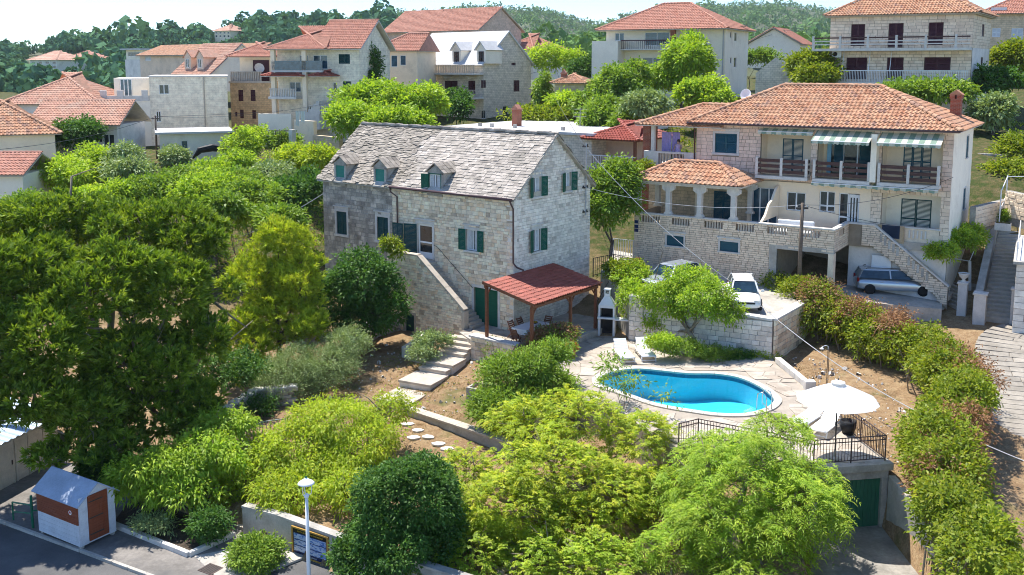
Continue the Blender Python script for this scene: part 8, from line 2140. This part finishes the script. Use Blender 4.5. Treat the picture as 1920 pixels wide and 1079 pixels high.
def fronds(name, lumps, nfr, pairs, flen, ln, wd, mat, parent, seed, inner=.5, droop=.5, lumpy=.18, tone=None):
 r = np.random.default_rng(seed); P, D = shell(lumps, nfr, r, inner, .2, lumpy)
 a = r.uniform(0, 2 * math.pi, nfr); ax = unit(D * .8 + np.stack([np.cos(a), np.sin(a), np.zeros(nfr)], -1) * .8 + np.array([0, 0, .35]))
 side = unit(np.cross(ax, np.array([0, 0, 1.0]) + r.normal(0, .15, ax.shape))); fl = flen * r.uniform(.7, 1.2, nfr)
 t = np.linspace(.15, 1, pairs)[None, :, None]
 stem = P[:, None] + ax[:, None] * t * fl[:, None, None] - np.array([0, 0, 1]) * (t ** 2) * fl[:, None, None] * droop
 Cs = []; Ds = []
 for s in (-1, 1):
  Cs.append(stem); Ds.append(unit(side[:, None] * s * 1.0 + ax[:, None] * .55 - np.array([0, 0, .35]) * t + r.normal(0, .12, stem.shape)))
 C = np.stack(Cs, 2).reshape(-1, 3); Dd = np.stack(Ds, 2).reshape(-1, 3); n = len(C)
 Nm = unit(np.array([0, 0, 1.0]) + r.normal(0, .3, (n, 3)))
 base = np.repeat(r.uniform(0, .8, nfr) + (0 if tone is None else tone(P)), pairs * 2); rn = np.clip(base + r.normal(.1, .08, n), 0, 1)
 return leaf_mesh(name, C, Dd, Nm, ln * r.uniform(.75, 1.2, n), wd * r.uniform(.8, 1.2, n), mat, parent, rn, .25)
def needles(name, lumps, ntuft, nper, ln, wd, mat, parent, seed, inner=.6, lumpy=.2, tone=None, up=.55, tuft=.16):
 r = np.random.default_rng(seed); P, D = shell(lumps, ntuft, r, inner, .35, lumpy)
 ax = unit(D * .6 + np.array([0, 0, up]) + r.normal(0, .3, D.shape)); t = r.uniform(0, 1, (ntuft, nper, 1))
 rad = unit(r.normal(size=(ntuft, nper, 3))); C = P[:, None] + ax[:, None] * t * tuft
 Dr = unit(ax[:, None] * 1.0 + rad * .75); Nm = unit(r.normal(size=Dr.shape))
 rn = np.clip(r.uniform(0, .5, (ntuft, 1)) + t[..., 0] * .35 + r.normal(.08, .08, (ntuft, nper)) + (0 if tone is None else tone(P)[:, None]), 0, 1)
 n = ntuft * nper
 return leaf_mesh(name, C.reshape(-1, 3), Dr.reshape(-1, 3), Nm.reshape(-1, 3), ln * r.uniform(.75, 1.25, n), np.full(n, wd), mat, parent, rn.ravel(), .08)
def limbs(parent, base, lumps, r0, mat, seed, fork=.45, nb=None, bend=.12, trunk_top=None, twigs=0):
 r = np.random.default_rng(seed); mb = MB(); base = np.array(base, float); Lp = np.array(lumps)[:, :3]
 top = np.array(trunk_top) if trunk_top is not None else base + (Lp.mean(0) - base) * fork
 H_ = np.linalg.norm(top - base); mid = (base + top) / 2 + r.normal(0, bend * H_ * .5, 3) * (1, 1, .2)
 mb.tube(spline([base - (0, 0, .3), mid, top], 5), list(np.linspace(r0 * 1.15, r0 * .7, 11)), 8)
 for c in (Lp if nb is None else Lp[:nb]):
  Ls = np.linalg.norm(c - top); m = (top + c) / 2 + r.normal(0, bend * Ls, 3); pts = spline([top - (top - base) * r.uniform(0, .25), m, c], 5)
  mb.tube(pts, list(np.linspace(r0 * .55, r0 * .1, len(pts))), 6)
  for _ in range(3):
   q = pts[r.integers(4, len(pts) - 1)]; e = q + unit(r.normal(size=3) + np.array([0, 0, .4])) * Ls * .4; mb.tube([q, (q + e) / 2 + r.normal(0, .08 * Ls, 3), e], [r0 * .2, r0 * .12, r0 * .04], 5)
 for _ in range(twigs):
  l = lumps[r.integers(len(lumps))]; q = np.array(l[:3]); d = unit(r.normal(size=3) + np.array([0, -.3, .5])); e = q + d * np.array(l[3:6] if len(l) > 5 else (1, 1, 1)) * r.uniform(.85, 1.08)
  s0 = q + (e - q) * .35; m = (s0 + e) / 2 + r.normal(0, .08, 3); mb.tube([s0, m, e], [.03, .018, .006], 4)
  for k in range(2): mb.tube([m, m + unit(e - m + r.normal(0, .5, 3)) * .5], [.012, .004], 4)
 return mb.build('trunk', mat, parent, smooth=True)
def plant(name, label, cat, lumps, base_px, kind, args, trunk=.12, bark='bark', seed=0, group=None, clump=7, **kw):
 if base_px is None:
  c = np.array(lumps)[:, :3].mean(0); b = np.array([c[0], c[1], gz(c[0], c[1])])
 elif len(base_px) == 3: b = np.array(G(*base_px))
 else: b = np.array([base_px[0], base_px[1], gz(*base_px)])
 t = thing(name, label, cat, b, 0, group); loc = [(l[0] - b[0], l[1] - b[1], l[2] - b[2], *l[3:]) for l in lumps]
 if trunk: limbs(t, (0, 0, 0), loc, trunk, M[bark], seed, **kw)
 if clump: loc = clumps(loc, seed + 9, clump)
 if kind == 'f': args = (int(args[0] * .8), args[1], args[2] * 1.1, args[3] * 1.12, *args[4:])
 {'f': foliage, 'p': fronds, 'n': needles}[kind]('crown', loc, *args[:-2], M[args[-2]], t, seed + 1, **args[-1])
 return t
LP = lambda *a: [lump_px(*k) for k in a]
# --- the big pine
pl = LP((120, 425, 44, 130, 62), (250, 425, 45.5, 120, 65), (350, 450, 45.5, 75, 70), (50, 515, 40.5, 115, 80), (200, 530, 41.5, 140, 85), (330, 560, 43, 90, 80), (385, 650, 43, 48, 70), (90, 635, 39.2, 120, 85), (255, 680, 41.5, 110, 75), (40, 735, 38.6, 105, 75), (150, 785, 39.2, 100, 60), (300, 780, 42, 95, 65), (190, 845, 39.3, 85, 36), (-90, 560, 38.6, 130, 150), (370, 745, 42.6, 48, 45), (-50, 760, 37.8, 100, 80), (90, 860, 38.6, 40, 22), (-200, 500, 38, 140, 120))
plant('pine_tree', 'huge dark spreading pine tree filling the left side', 'tree', pl, (-17.6, 42.6), 'n', (15500, 12, .30, .08, 'lf_pine', dict(inner=.58, lumpy=.2, up=.5, tuft=.24)), .42, 'bark_pale', 100, bend=.16, clump=5, twigs=60)
pl = LP((525, 455, 53.5, 55, 45), (480, 530, 53, 60, 65), (565, 540, 53, 50, 70), (515, 610, 52, 75, 60), (455, 650, 50.5, 50, 50), (575, 610, 52, 38, 50), (470, 700, 49.5, 45, 35))
plant('young_pine_tree', 'bright yellow green young pine beside the big dark pine', 'tree', pl, (-12.6, 52.2), 'n', (4300, 14, .29, .05, 'lf_pine2', dict(inner=.6, lumpy=.26, up=.8, tuft=.24)), .16, 'bark', 110)
# --- broadleaf trees of the garden
pl = LP((685, 525, 55, 62, 52), (640, 565, 55, 45, 58), (722, 580, 54.3, 42, 52), (670, 608, 54.3, 58, 34))
plant('glossy_tree', 'dense glossy dark green small tree beside the outside stair', 'tree', pl, None, 'f', (1900, 13, .19, .10, 'lf_dark', dict(spread=.26, droop=.2)), .14, 'bark', 120)
pl = LP((600, 690, 50, 80, 52), (640, 650, 51, 45, 32), (535, 725, 48.5, 60, 45), (560, 685, 49.5, 45, 35))
plant('grey_green_bush', 'broad grey green bush in front of the young pine', 'tree', pl, None, 'f', (2600, 14, .13, .035, 'lf_olive', dict(spread=.28, droop=.1, up=.6)), .12, 'bark_pale', 130)
pl = LP((300, 882, 38, 85, 44), (392, 858, 38.6, 65, 40), (245, 912, 37.6, 42, 28), (335, 925, 37.3, 60, 26), (420, 800, 40.5, 50, 22))
plant('street_tree', 'flat topped light green tree beside the kiosk', 'tree', pl, (-14.0, 38.2), 'f', (1500, 14, .2, .07, 'lf_lime2', dict(spread=.26, droop=.45, lumpy=.1)), .16, 'bark_pale', 140)
tk = limbs(bpy.data.objects['street_tree'], (1.8, -1.2, 0), [(l[0] + 14.0, l[1] - 38.2, l[2] + 3.4) for l in pl[:3]], .1, M['bark_pale'], 141)
pl = LP((640, 795, 41.5, 115, 38), (560, 850, 40.3, 105, 50), (470, 905, 39.3, 75, 45), (680, 845, 40.5, 75, 45), (735, 768, 42.5, 40, 22), (610, 905, 39, 65, 40), (430, 930, 38.8, 40, 22), (545, 925, 37.6, 70, 34), (650, 925, 37.4, 45, 40))
plant('spreading_tree', 'wide flat yellow green spreading tree behind the notice board', 'tree', pl, (-7.3, 38.6), 'f', (3400, 13, .17, .06, 'lf_lime', dict(spread=.27, droop=.4, lumpy=.12)), .2, 'bark_pale', 150, twigs=70)
pl = LP((755, 955, 33.2, 95, 90), (720, 1020, 32.6, 80, 70), (805, 915, 33.8, 48, 46), (690, 1055, 32.4, 62, 48), (830, 1010, 33.4, 40, 70))
plant('round_tree', 'dense dark green rounded tree at the street wall', 'tree', pl, (-4.2, 32.4), 'f', (3600, 13, .13, .065, 'lf_dark', dict(spread=.2, droop=.2, inner=.75, lumpy=.09)), .16, 'bark', 160)
def warm(lo, hi, amt): return lambda P: np.clip((hi - P[:, 2]) / (hi - lo), 0, 1) * 0 + amt
pl = LP((1040, 895, 36.5, 140, 100), (945, 960, 35, 110, 105), (1085, 788, 39.2, 88, 60), (985, 800, 39.5, 85, 55), (1135, 960, 35.5, 115, 100), (1200, 822, 38.3, 68, 55), (870, 885, 37, 55, 50), (1230, 930, 36.5, 60, 70))
plant('leafy_tree', 'large fresh green tree with feathery leaves in front of the pool', 'tree', pl, (1.4, 36.2), 'p', (7600, 6, .34, .11, .047, 'lf_lime', dict(inner=.5, droop=.4)), .24, 'bark_pale', 170, twigs=110)
pl = LP((890, 1045, 33.6, 120, 75), (1010, 1060, 33, 110, 65), (1110, 1055, 33, 90, 60), (840, 980, 34.3, 50, 45))
plant('golden_tree', 'golden green feathery tree at the bottom edge of the garden', 'tree', pl, (-.6, 32.0), 'p', (3600, 6, .32, .105, .047, 'lf_gold', dict(inner=.5, droop=.35)), .18, 'bark_pale', 180, twigs=50)
pl = LP((1400, 895, 34, 115, 80), (1480, 970, 33, 100, 90), (1355, 995, 32.6, 105, 80), (1515, 905, 34.5, 60, 50), (1450, 816, 36, 66, 42), (1325, 855, 36, 60, 45), (1285, 925, 35, 60, 60), (1430, 1060, 32, 140, 55), (1260, 1040, 32.8, 70, 60))
plant('drooping_tree', 'large tree with long narrow drooping leaves hiding the garage corner', 'tree', pl, (7.7, 31.8), 'p', (7200, 5, .40, .17, .038, 'lf_lime2', dict(inner=.55, droop=.75)), .26, 'bark_pale', 190, twigs=60)
pl = LP((950, 712, 45, 42, 45), (1000, 690, 45.5, 55, 40), (915, 772, 43.6, 40, 34), (1032, 735, 44.5, 42, 32), (965, 775, 43.2, 75, 36), (1040, 665, 46, 25, 20))
plant('leafy_bush', 'thick green leafy bush between garden steps and pool', 'bush', pl, None, 'f', (2300, 14, .2, .055, 'lf_mid', dict(spread=.27, droop=.25, up=.7)), .08, 'bark_pale', 200)
pl = LP((1145, 690, 43.5, 22, 18), (1150, 725, 43, 28, 16), (1190, 722, 42.5, 25, 10), (1255, 745, 41.5, 22, 12))
plant('sapling', 'thin sapling with loose leaves overlapping the pool edge', 'sapling', pl, (4.6, 42.2), 'f', (95, 10, .2, .06, 'lf_mid', dict(spread=.3, droop=.3, inner=.1)), .035, 'bark_pale', 210)
# flowering bush by the pergola
pl = LP((1030, 640, 51.0, 36, 22), (1010, 665, 50.2, 30, 20), (1062, 628, 51.3, 20, 14))
t = plant('flowering_bush', 'reddish flowering bush with magenta blooms under the pergola edge', 'bush', pl, None, 'f', (650, 12, .13, .06, 'lf_brown', dict(spread=.22, up=.9)), .04, 'bark', 220)
b = np.array(t.location); loc = [(l[0] - b[0], l[1] - b[1], l[2] - b[2], *l[3:]) for l in pl]
foliage('leaves', loc, 420, 10, .14, .06, M['lf_mid'], t, 221, spread=.22); foliage('blossom', loc[1:2], 14, 10, .09, .08, M['pink'], t, 222, spread=.1)
foliage('flowers', [(0, 0, .62, .3, .3, .16)], 60, 8, .09, .06, M['red_flower'], fpot, 223, spread=.1); foliage('leaves', [(0, 0, .6, .3, .3, .18)], 70, 8, .1, .05, M['lf_mid'], fpot, 224, spread=.1)
# bougainvillea over the retaining wall
pl = LP((1200, 568, 54.5, 36, 42), (1255, 572, 52.6, 55, 40), (1320, 560, 51.5, 50, 40), (1355, 585, 51, 30, 26), (1190, 525, 56, 32, 27), (1230, 610, 53.3, 30, 22), (1290, 530, 52.5, 45, 25))
plant('gnarled_tree', 'gnarled climbing tree with leafy crown over the retaining wall', 'tree', pl, (*xy(1322, 668, DZ),), 'f', (2500, 12, .15, .075, 'lf_lime2', dict(spread=.24, inner=.5)), .15, 'bark_pale', 230, fork=.55, bend=.2)
pl = LP((1175, 512, 57, 36, 22), (1205, 592, 55, 28, 34), (1195, 545, 56, 26, 24))
plant('climbing_vine', 'bright climbing vine covering the court wall behind barbecue', 'vine', pl, (*xy(1180, 632, DZ),), 'f', (1000, 12, .17, .09, 'lf_hedge', dict(spread=.24)), .05, 'bark', 240)
# low planting at the wall foot
for i, (u, v, ru, rv, mt, lb) in enumerate(((1243, 648, 24, 9, 'lf_gold', 'yellow green'), (1280, 660, 40, 14, 'lf_mid', 'mid green'), (1345, 675, 40, 14, 'lf_mid', 'shaded green'), (1425, 683, 30, 15, 'lf_lime', 'lime green'), (1385, 680, 25, 12, 'lf_dark', 'dark'))):
 plant('ground_shrub', f'{lb} low shrub number {["one", "two", "three", "four", "five"][i]} along the retaining wall foot'.replace('number one ', 'nearest the loungers ').replace('number two ', 'left of the gnarled trunk ').replace('number three ', 'right of the gnarled trunk ').replace('number four ', 'at the wall corner ').replace('number five ', 'before the wall corner '), 'shrub', LP((u, v - 4, 49.8 + (1225 - u) * -.004, ru, rv)), None, 'f', (300, 12, .13, .05, mt, dict(spread=.2, up=.9)), 0, seed=250 + i * 3, group='low shrubs along the retaining wall')
# --- the hedge along the lane
HC = [(16.0, 57, 1.5), (17.2, 54.8, 1.2), (18.4, 52.5, 1.0), (19.4, 50, .9), (20.1, 47, .75), (20.1, 44.6, .65), (19.9, 42.3, .55), (19.0, 40.2, .45), (17.8, 38.2, .35), (16.7, 36.3, .15), (15.9, 34.4, -.05), (15.4, 32.4, -.3), (15.3, 30.2, -.6), (15.4, 28, -.9)]
hr9 = np.random.default_rng(19)
hg = [(x - .1 + hr9.normal(0, .28), y + hr9.normal(0, .25), z + hr9.normal(-.05, .25), *(np.array([1.08, 1.15, 1.3]) * hr9.uniform(.85, 1.12))) for x, y, z in spline(HC, 3)]
for l in hg: pass
hb_ = np.array([20.5, 44.0, -.7]); hed = thing('hedge', 'tall mixed hedge with dry brown patches curving along the lane', 'hedge', hb_)
loc = [(l[0] - hb_[0], l[1] - hb_[1], l[2] - hb_[2], *l[3:]) for l in hg]
foliage('crown', clumps(loc, 4, 5), 6800, 11, .185, .09, M['lf_hedge'], hed, 260, spread=.26, inner=.6, up=.5, lumpy=.14)
bl = [(x + dx, y - .7, z + dz - .05, 1.12, 1.1, 1.1) for (x, y, z), dx, dz in ((HC[1], 0, .6), (HC[2], .3, .5), (HC[3], .2, .6), (HC[5], .4, .5), (HC[6], .3, .4), (HC[8], -.1, .3), (HC[9], -.2, .1), (HC[10], -.2, 0))]; loc2 = [(l[0] - hb_[0], l[1] - hb_[1], l[2] - hb_[2], *l[3:]) for l in bl]
foliage('dry_leaves', clumps(loc2, 5, 5), 2300, 10, .15, .06, M['lf_brown'], hed, 262, spread=.3, inner=.4)
mb = MB(); r_ = np.random.default_rng(5)
for l in loc:
 for _ in range(7):
  a = np.array(l[:3]) + r_.normal(0, .4, 3) * (1, 1, 0); a[2] = l[2] - l[5] - .5; e = a + np.array([r_.normal(0, .5), r_.normal(0, .5), l[5] * 1.8]); mb.tube([a, (a + e) / 2 + r_.normal(0, .15, 3), e], [.04, .03, .008], 5)
mb.build('stems', M['bark_pale'], hed)
# --- middle distance, left slope
mid = [((130, 335, 72, 55, 42), (185, 305, 75, 35, 28), 'lf_gold', 'bushy yellow green tree below the beige house'), ((245, 330, 71, 40, 30), (235, 300, 74, 28, 24), 'lf_olive', 'thin greyish half bare tree before the annex pole'), ((300, 362, 68, 50, 32), (345, 345, 70, 40, 26), 'lf_mid', 'green bush below the annex pole'), ((385, 372, 66, 60, 38), (420, 350, 68, 40, 28), 'lf_lime2', 'round fresh green bush above the big pine'),
 ((480, 385, 64, 55, 42), (455, 350, 68, 40, 28), 'lf_mid', 'large green bush between pine and stone house'), ((560, 375, 66, 42, 42), (580, 345, 69, 25, 20), 'lf_dark', 'dark green tree touching the old house wall'), ((455, 278, 86, 30, 30), (480, 262, 88, 26, 20), 'lf_gold', 'yellow green bush right of the white annex'), ((440, 310, 80, 35, 20), (400, 325, 78, 35, 18), 'lf_lime2', 'low bush before the white annex corner'),
 ((560, 300, 78, 45, 22), (600, 298, 76, 25, 20), 'lf_lime', 'spreading green bush below the lattice gate'), ((510, 330, 74, 45, 18), (540, 345, 70, 40, 18), 'lf_olive', 'pale dry scrub on the slope by the stone house'), ((140, 255, 83, 40, 30), (165, 245, 84, 22, 18), 'lf_dark', 'dark round tree before the white french door'), ((330, 300, 87, 18, 16), (322, 292, 88, 10, 10), 'lf_olive', 'small pale shrub against the annex wall'),
 ((50, 395, 64, 45, 25), (20, 420, 62, 40, 22), 'lf_mid', 'green shrub at left edge above the big pine'), ((200, 375, 67, 45, 28), (150, 385, 66, 30, 20), 'lf_gold', 'yellow bush just above the big pine crown'), ((530, 270, 88, 20, 16), (545, 268, 88, 14, 12), 'lf_mid', 'small shrub beside the lattice gate'), ((430, 400, 60, 40, 30), (520, 420, 59, 40, 26), 'lf_mid', 'shrub filling the gap behind the young pine')]
for i, (a, b, mt, lb) in enumerate(mid):
 plant('bush' if i not in (0, 1, 5, 10) else 'small_tree', lb, 'bush' if i not in (0, 1, 5, 10) else 'tree', LP(a, b), None, 'f', (int(16 * (a[3] * a[4] + b[3] * b[4]) ** .5 * 1.0) if mt != 'lf_olive' else 560, 12, .26, .12, mt, dict(spread=.34, inner=.5, lumpy=.2)), .1, 'bark', 300 + i * 3, 'bushes on the slope behind the pine')
# --- trees in the town
town = [([(700, 188, 90, 62, 32), (770, 200, 87, 55, 32), (665, 228, 85, 42, 34), (800, 185, 88, 32, 22), (745, 232, 84, 62, 24)], 'lf_lime2', 'wide feathery bright green tree behind the stone house roof', 2600), ([(1160, 178, 92, 40, 48), (1185, 150, 94, 26, 30), (1145, 215, 88, 35, 30)], 'lf_mid', 'leafy tree left of the large white house', 1100), ([(1280, 128, 97, 50, 46), (1295, 95, 98, 26, 24), (1250, 150, 97, 26, 30)], 'lf_lime2', 'tall bright tree in front of the large white house', 1200), ([(1315, 175, 90, 36, 26), (1345, 190, 88, 22, 16)], 'lf_gold', 'yellow green tree behind the villa roof', 600),
  ([(1150, 345, 62.5, 38, 36), (1150, 395, 61.5, 38, 28)], 'lf_mid', 'green fruit tree between stone house and villa', 900), ([(1125, 225, 86, 32, 26), (1175, 238, 84, 28, 22)], 'lf_mid', 'green tree behind the brown red hip roof', 600), ([(1030, 112, 122, 34, 26), (1075, 120, 120, 28, 20)], 'lf_gold', 'bright bush right of the pink stone house', 520), ([(1100, 135, 112, 30, 26), (1125, 120, 112, 20, 24)], 'lf_dark', 'dark palm like tree beside the garden house', 420),
  ([(1525, 122, 90, 38, 22), (1535, 145, 88, 34, 20)], 'lf_hedge', 'green creeper mass beside the apartment house', 700), ([(1868, 150, 84, 36, 14), (1850, 165, 83, 22, 12)], 'lf_dark', 'flat dark vine canopy beside the apartment house', 420), ([(1862, 212, 78, 32, 24)], 'lf_olive', 'pale silver leaved tree in the vegetable garden', 420), ([(1890, 340, 68, 40, 30), (1905, 290, 71, 30, 30)], 'lf_hedge', 'bright fruit tree at the right edge above the stairs', 900), ([(1770, 175, 80, 40, 16), (1700, 172, 81, 40, 12)], 'lf_mid', 'vine hanging below the apartment house balcony', 500),
  ([(1898, 110, 92, 26, 30)], 'lf_hedge', 'green bush at right edge below the half hidden house', 380), ([(1050, 222, 94, 60, 12), (1000, 222, 95, 50, 12)], 'lf_hedge', 'clipped bright hedge behind the flat white roof', 800), ([(850, 190, 108, 24, 18), (862, 205, 106, 14, 18)], 'lf_dark', 'dark vine on the grey stone house balcony', 380), ([(695, 120, 104, 10, 30), (690, 150, 103, 14, 14)], 'lf_dark', 'dark creeper on the side wall of the cream villa', 380), ([(1060, 195, 96, 36, 14)], 'lf_gold', 'golden shrub below the garden house', 320), ([(1380, 112, 118, 30, 14), (1430, 110, 118, 26, 12)], 'lf_mid', 'dark bushes beside the roofless barn', 420), ([(1210, 200, 84, 36, 22)], 'lf_olive', 'loose shrub on the bank behind the villa', 300), ([(1018, 175, 103, 7, 32)], 'lf_mid', 'ivy climbing the utility pole', 200), ([(1100, 200, 92, 26, 22)], 'lf_mid', 'shrub before the garden house door', 380)]
for i, (ls, mt, lb, n) in enumerate(town):
 sz = .26 if ls[0][2] < 75 else .34
 plant('tree' if 'tree' in lb else 'bush', lb, 'tree' if 'tree' in lb else 'bush', LP(*ls), None, 'f', (n, 12, sz, sz * .48, mt, dict(spread=.42, inner=.45, lumpy=.2)), .14 if 'tree' in lb else .05, 'bark', 400 + i * 3, 'trees and bushes among the town houses')
# --- small plants
small = [([(392, 995, 35.9, 36, 32)], 'lf_dark', 'low dark bush beside the planting bed kerb', 500, .12), ([(484, 1048, 34.2, 44, 36)], 'lf_mid', 'rounded bush left of the notice board', 900, .13), ([(810, 640, 52.4, 32, 14), (790, 668, 51.4, 24, 14)], 'lf_olive', 'pale leafy shrub in the raised bed', 420, .14), ([(730, 462, 56.3, 12, 10), (745, 472, 56, 8, 6)], 'lf_hedge', 'leafy spray against the green louvred shutter', 160, .18), ([(290, 985, 36.4, 40, 9)], 'lf_olive', 'low silvery plants in the dark planting bed', 220, .1),
  ([(1795, 455, 57, 36, 18), (1770, 475, 55.5, 30, 12), (1825, 440, 59, 22, 14)], 'lf_gold', 'grapevine trained over the white trellis', 800, .18), ([(1885, 412, 61, 8, 14)], 'lf_mid', 'small conical shrub in the white planter', 160, .12), ([(1435, 385, 63.5, 16, 24)], 'lf_hedge', 'spiky potted plant on the villa porch', 200, .22), ([(190, 880, 39.0, 26, 24)], 'lf_dark', 'dark spiky leaved plant between kiosk and pine', 160, .3), ([(1210, 318, 64.5, 12, 10)], 'lf_hedge', 'small shrub beside the villa porch roof', 120, .18), ([(460, 905, 41.5, 50, 18), (420, 930, 40.5, 40, 18)], 'lf_dark', 'dark undergrowth below the spreading tree', 500, .16), ([(430, 700, 47, 60, 40), (380, 800, 45.5, 60, 36), (480, 770, 46.5, 40, 20)], 'lf_dark', 'dark ivy undergrowth between the two pines', 1100, .16), ([(1010, 700, 52.3, 6, 5), (925, 655, 51.8, 14, 8)], 'lf_mid', 'weeds at the foot of the low terrace wall', 140, .1)]
for i, (ls, mt, lb, n, sz) in enumerate(small):
 plant('plant' if 'bush' not in lb else 'bush', lb, 'plant', LP(*ls), None, 'f', (n, 12, sz, sz * .42, mt, dict(spread=.22, inner=.3, up=.8)), 0, seed=480 + i * 3)
# --- vegetable garden rows
for i, (u, v, z) in enumerate(((1860, 285, 8.2), (1900, 320, 7.6))):
 pass
def tufts(name, label, poly, n, h, mat, seed, wd=.02, zfun=gz, cat='grass'):
 r = np.random.default_rng(seed); P = np.array(poly); lo, hi = P.min(0), P.max(0); x = r.uniform(lo[0], hi[0], n * 3); y = r.uniform(lo[1], hi[1], n * 3); k = in_poly_np(x, y, poly); x, y = x[k][:n], y[k][:n]; n = len(x)
 dens = np.sin(x * 1.3 + 2) + np.sin(y * 1.7) + r.normal(0, .8, n); x, y = x[dens > -.2], y[dens > -.2]; n = len(x)
 m = 6; C = np.stack([x, y, ground_z(x, y)], -1)[:, None] + r.normal(0, .05, (n, m, 3)) * (1, 1, 0); Dr = unit(r.normal(0, .55, (n, m, 3)) + np.array([0, 0, 1.0]))
 Nm = unit(r.normal(size=(n, m, 3))); o = leaf_mesh(name, C.reshape(-1, 3), Dr.reshape(-1, 3), Nm.reshape(-1, 3), h * r.uniform(.5, 1.4, n * m), np.full(n * m, wd), mat, None, r.uniform(0, 1, n * m), .3); tag(o, label, cat, kind='stuff')
tufts('grass', 'dry straw grass on the garden lawn by the steps', [(-10, 46.5), (-5.3, 46.8), (-2.5, 44.8), (1.0, 47), (-.2, 50.5), (-7.5, 55.5), (-10, 52)], 3900, .10, M['lf_dry'], 600)
tufts('grass', 'green weeds scattered over the garden lawn', [(-10, 46.5), (-5.3, 46.8), (-2.5, 44.8), (1.0, 47), (-.2, 50.5), (-7.5, 55.5), (-10, 52)], 675, .12, M['lf_hedge'], 601, .03)
tufts('grass', 'short dry grass on the bare earth plot', [(15, 35), (17.5, 40), (18.5, 47), (15.5, 52.5), (14.3, 49), (14.6, 41)], 2400, .07, M['lf_dry'], 602)
tufts('grass', 'dry grass and weeds of the lower garden', [(-9, 38), (2, 35), (5, 40), (-2, 43.5), (-5.5, 45.5), (-10, 45)], 2625, .14, M['lf_dry'], 603)
tufts('grass', 'rough grass covering the slope behind the house', [(-34, 62), (-13, 62), (-9, 74), (4, 72), (5, 84), (-30, 88)], 6750, .28, M['lf_dry'], 604, .05)
tufts('undergrowth', 'green weeds on the slope behind the house', [(-34, 62), (-13, 62), (-9, 74), (4, 72), (5, 92), (-30, 90)], 6750, .35, M['lf_mid'], 605, .08)
tufts('undergrowth', 'green crops and weeds on the terraces behind the villa', [(24, 64), (34, 64), (40, 80), (30, 84), (22, 84), (10, 80), (-5, 80), (-4, 110), (30, 110), (36, 90), (45, 80), (40, 62)], 8250, .38, M['lf_hedge'], 606, .09)
r_ = np.random.default_rng(77); T = []
for poly, n in (([(15, 35), (17.5, 40), (18.5, 47), (15.5, 52.5), (14.3, 49), (14.6, 41)], 260), ([(-10, 46.5), (-5.3, 46.8), (-2.5, 44.8), (1.0, 47), (-.2, 50.5), (-7.5, 55.5), (-10, 52)], 260), ([(-9, 38), (2, 35), (5, 40), (-2, 43.5), (-10, 45)], 160)):
 P = np.array(poly); x = r_.uniform(P[:, 0].min(), P[:, 0].max(), n * 2); y = r_.uniform(P[:, 1].min(), P[:, 1].max(), n * 2); k = in_poly_np(x, y, poly)
 for a, b, c in zip(x[k], y[k], ground_z(x[k], y[k])):
  s = r_.lognormal(-2.9, .5); q = np.linalg.qr(r_.normal(size=(3, 3)))[0] * s; T.append(tmat((a, b, c + s * .2), q[0], q[1] * .8, q[2] * .7))
pieces('loose_stones', STONES, T, M['limestone_white'], None, 0)
tag([o for o in bpy.data.objects if o.name.startswith('loose_stones')][0], 'small loose stones scattered over the dry soil', 'stones', kind='stuff')
# ------------------------------------------------------------------ summer haze
hz_m, hz_t = nt_new('haze_air')
pv_ = N(hz_t, 'VolumePrincipled', i_Density=.0001, i_Anisotropy=.3); pv_.inputs['Color'].default_value = (.86, .92, 1.0, 1)
L(hz_t, pv_.outputs[0], N(hz_t, 'OutputMaterial').inputs['Volume'])
hb = MB().box(-2400, 2400, -60, 2300, -12, 170).build('haze', hz_m); tag(hb, 'thin pale summer haze over the far hills', 'haze', kind='stuff')
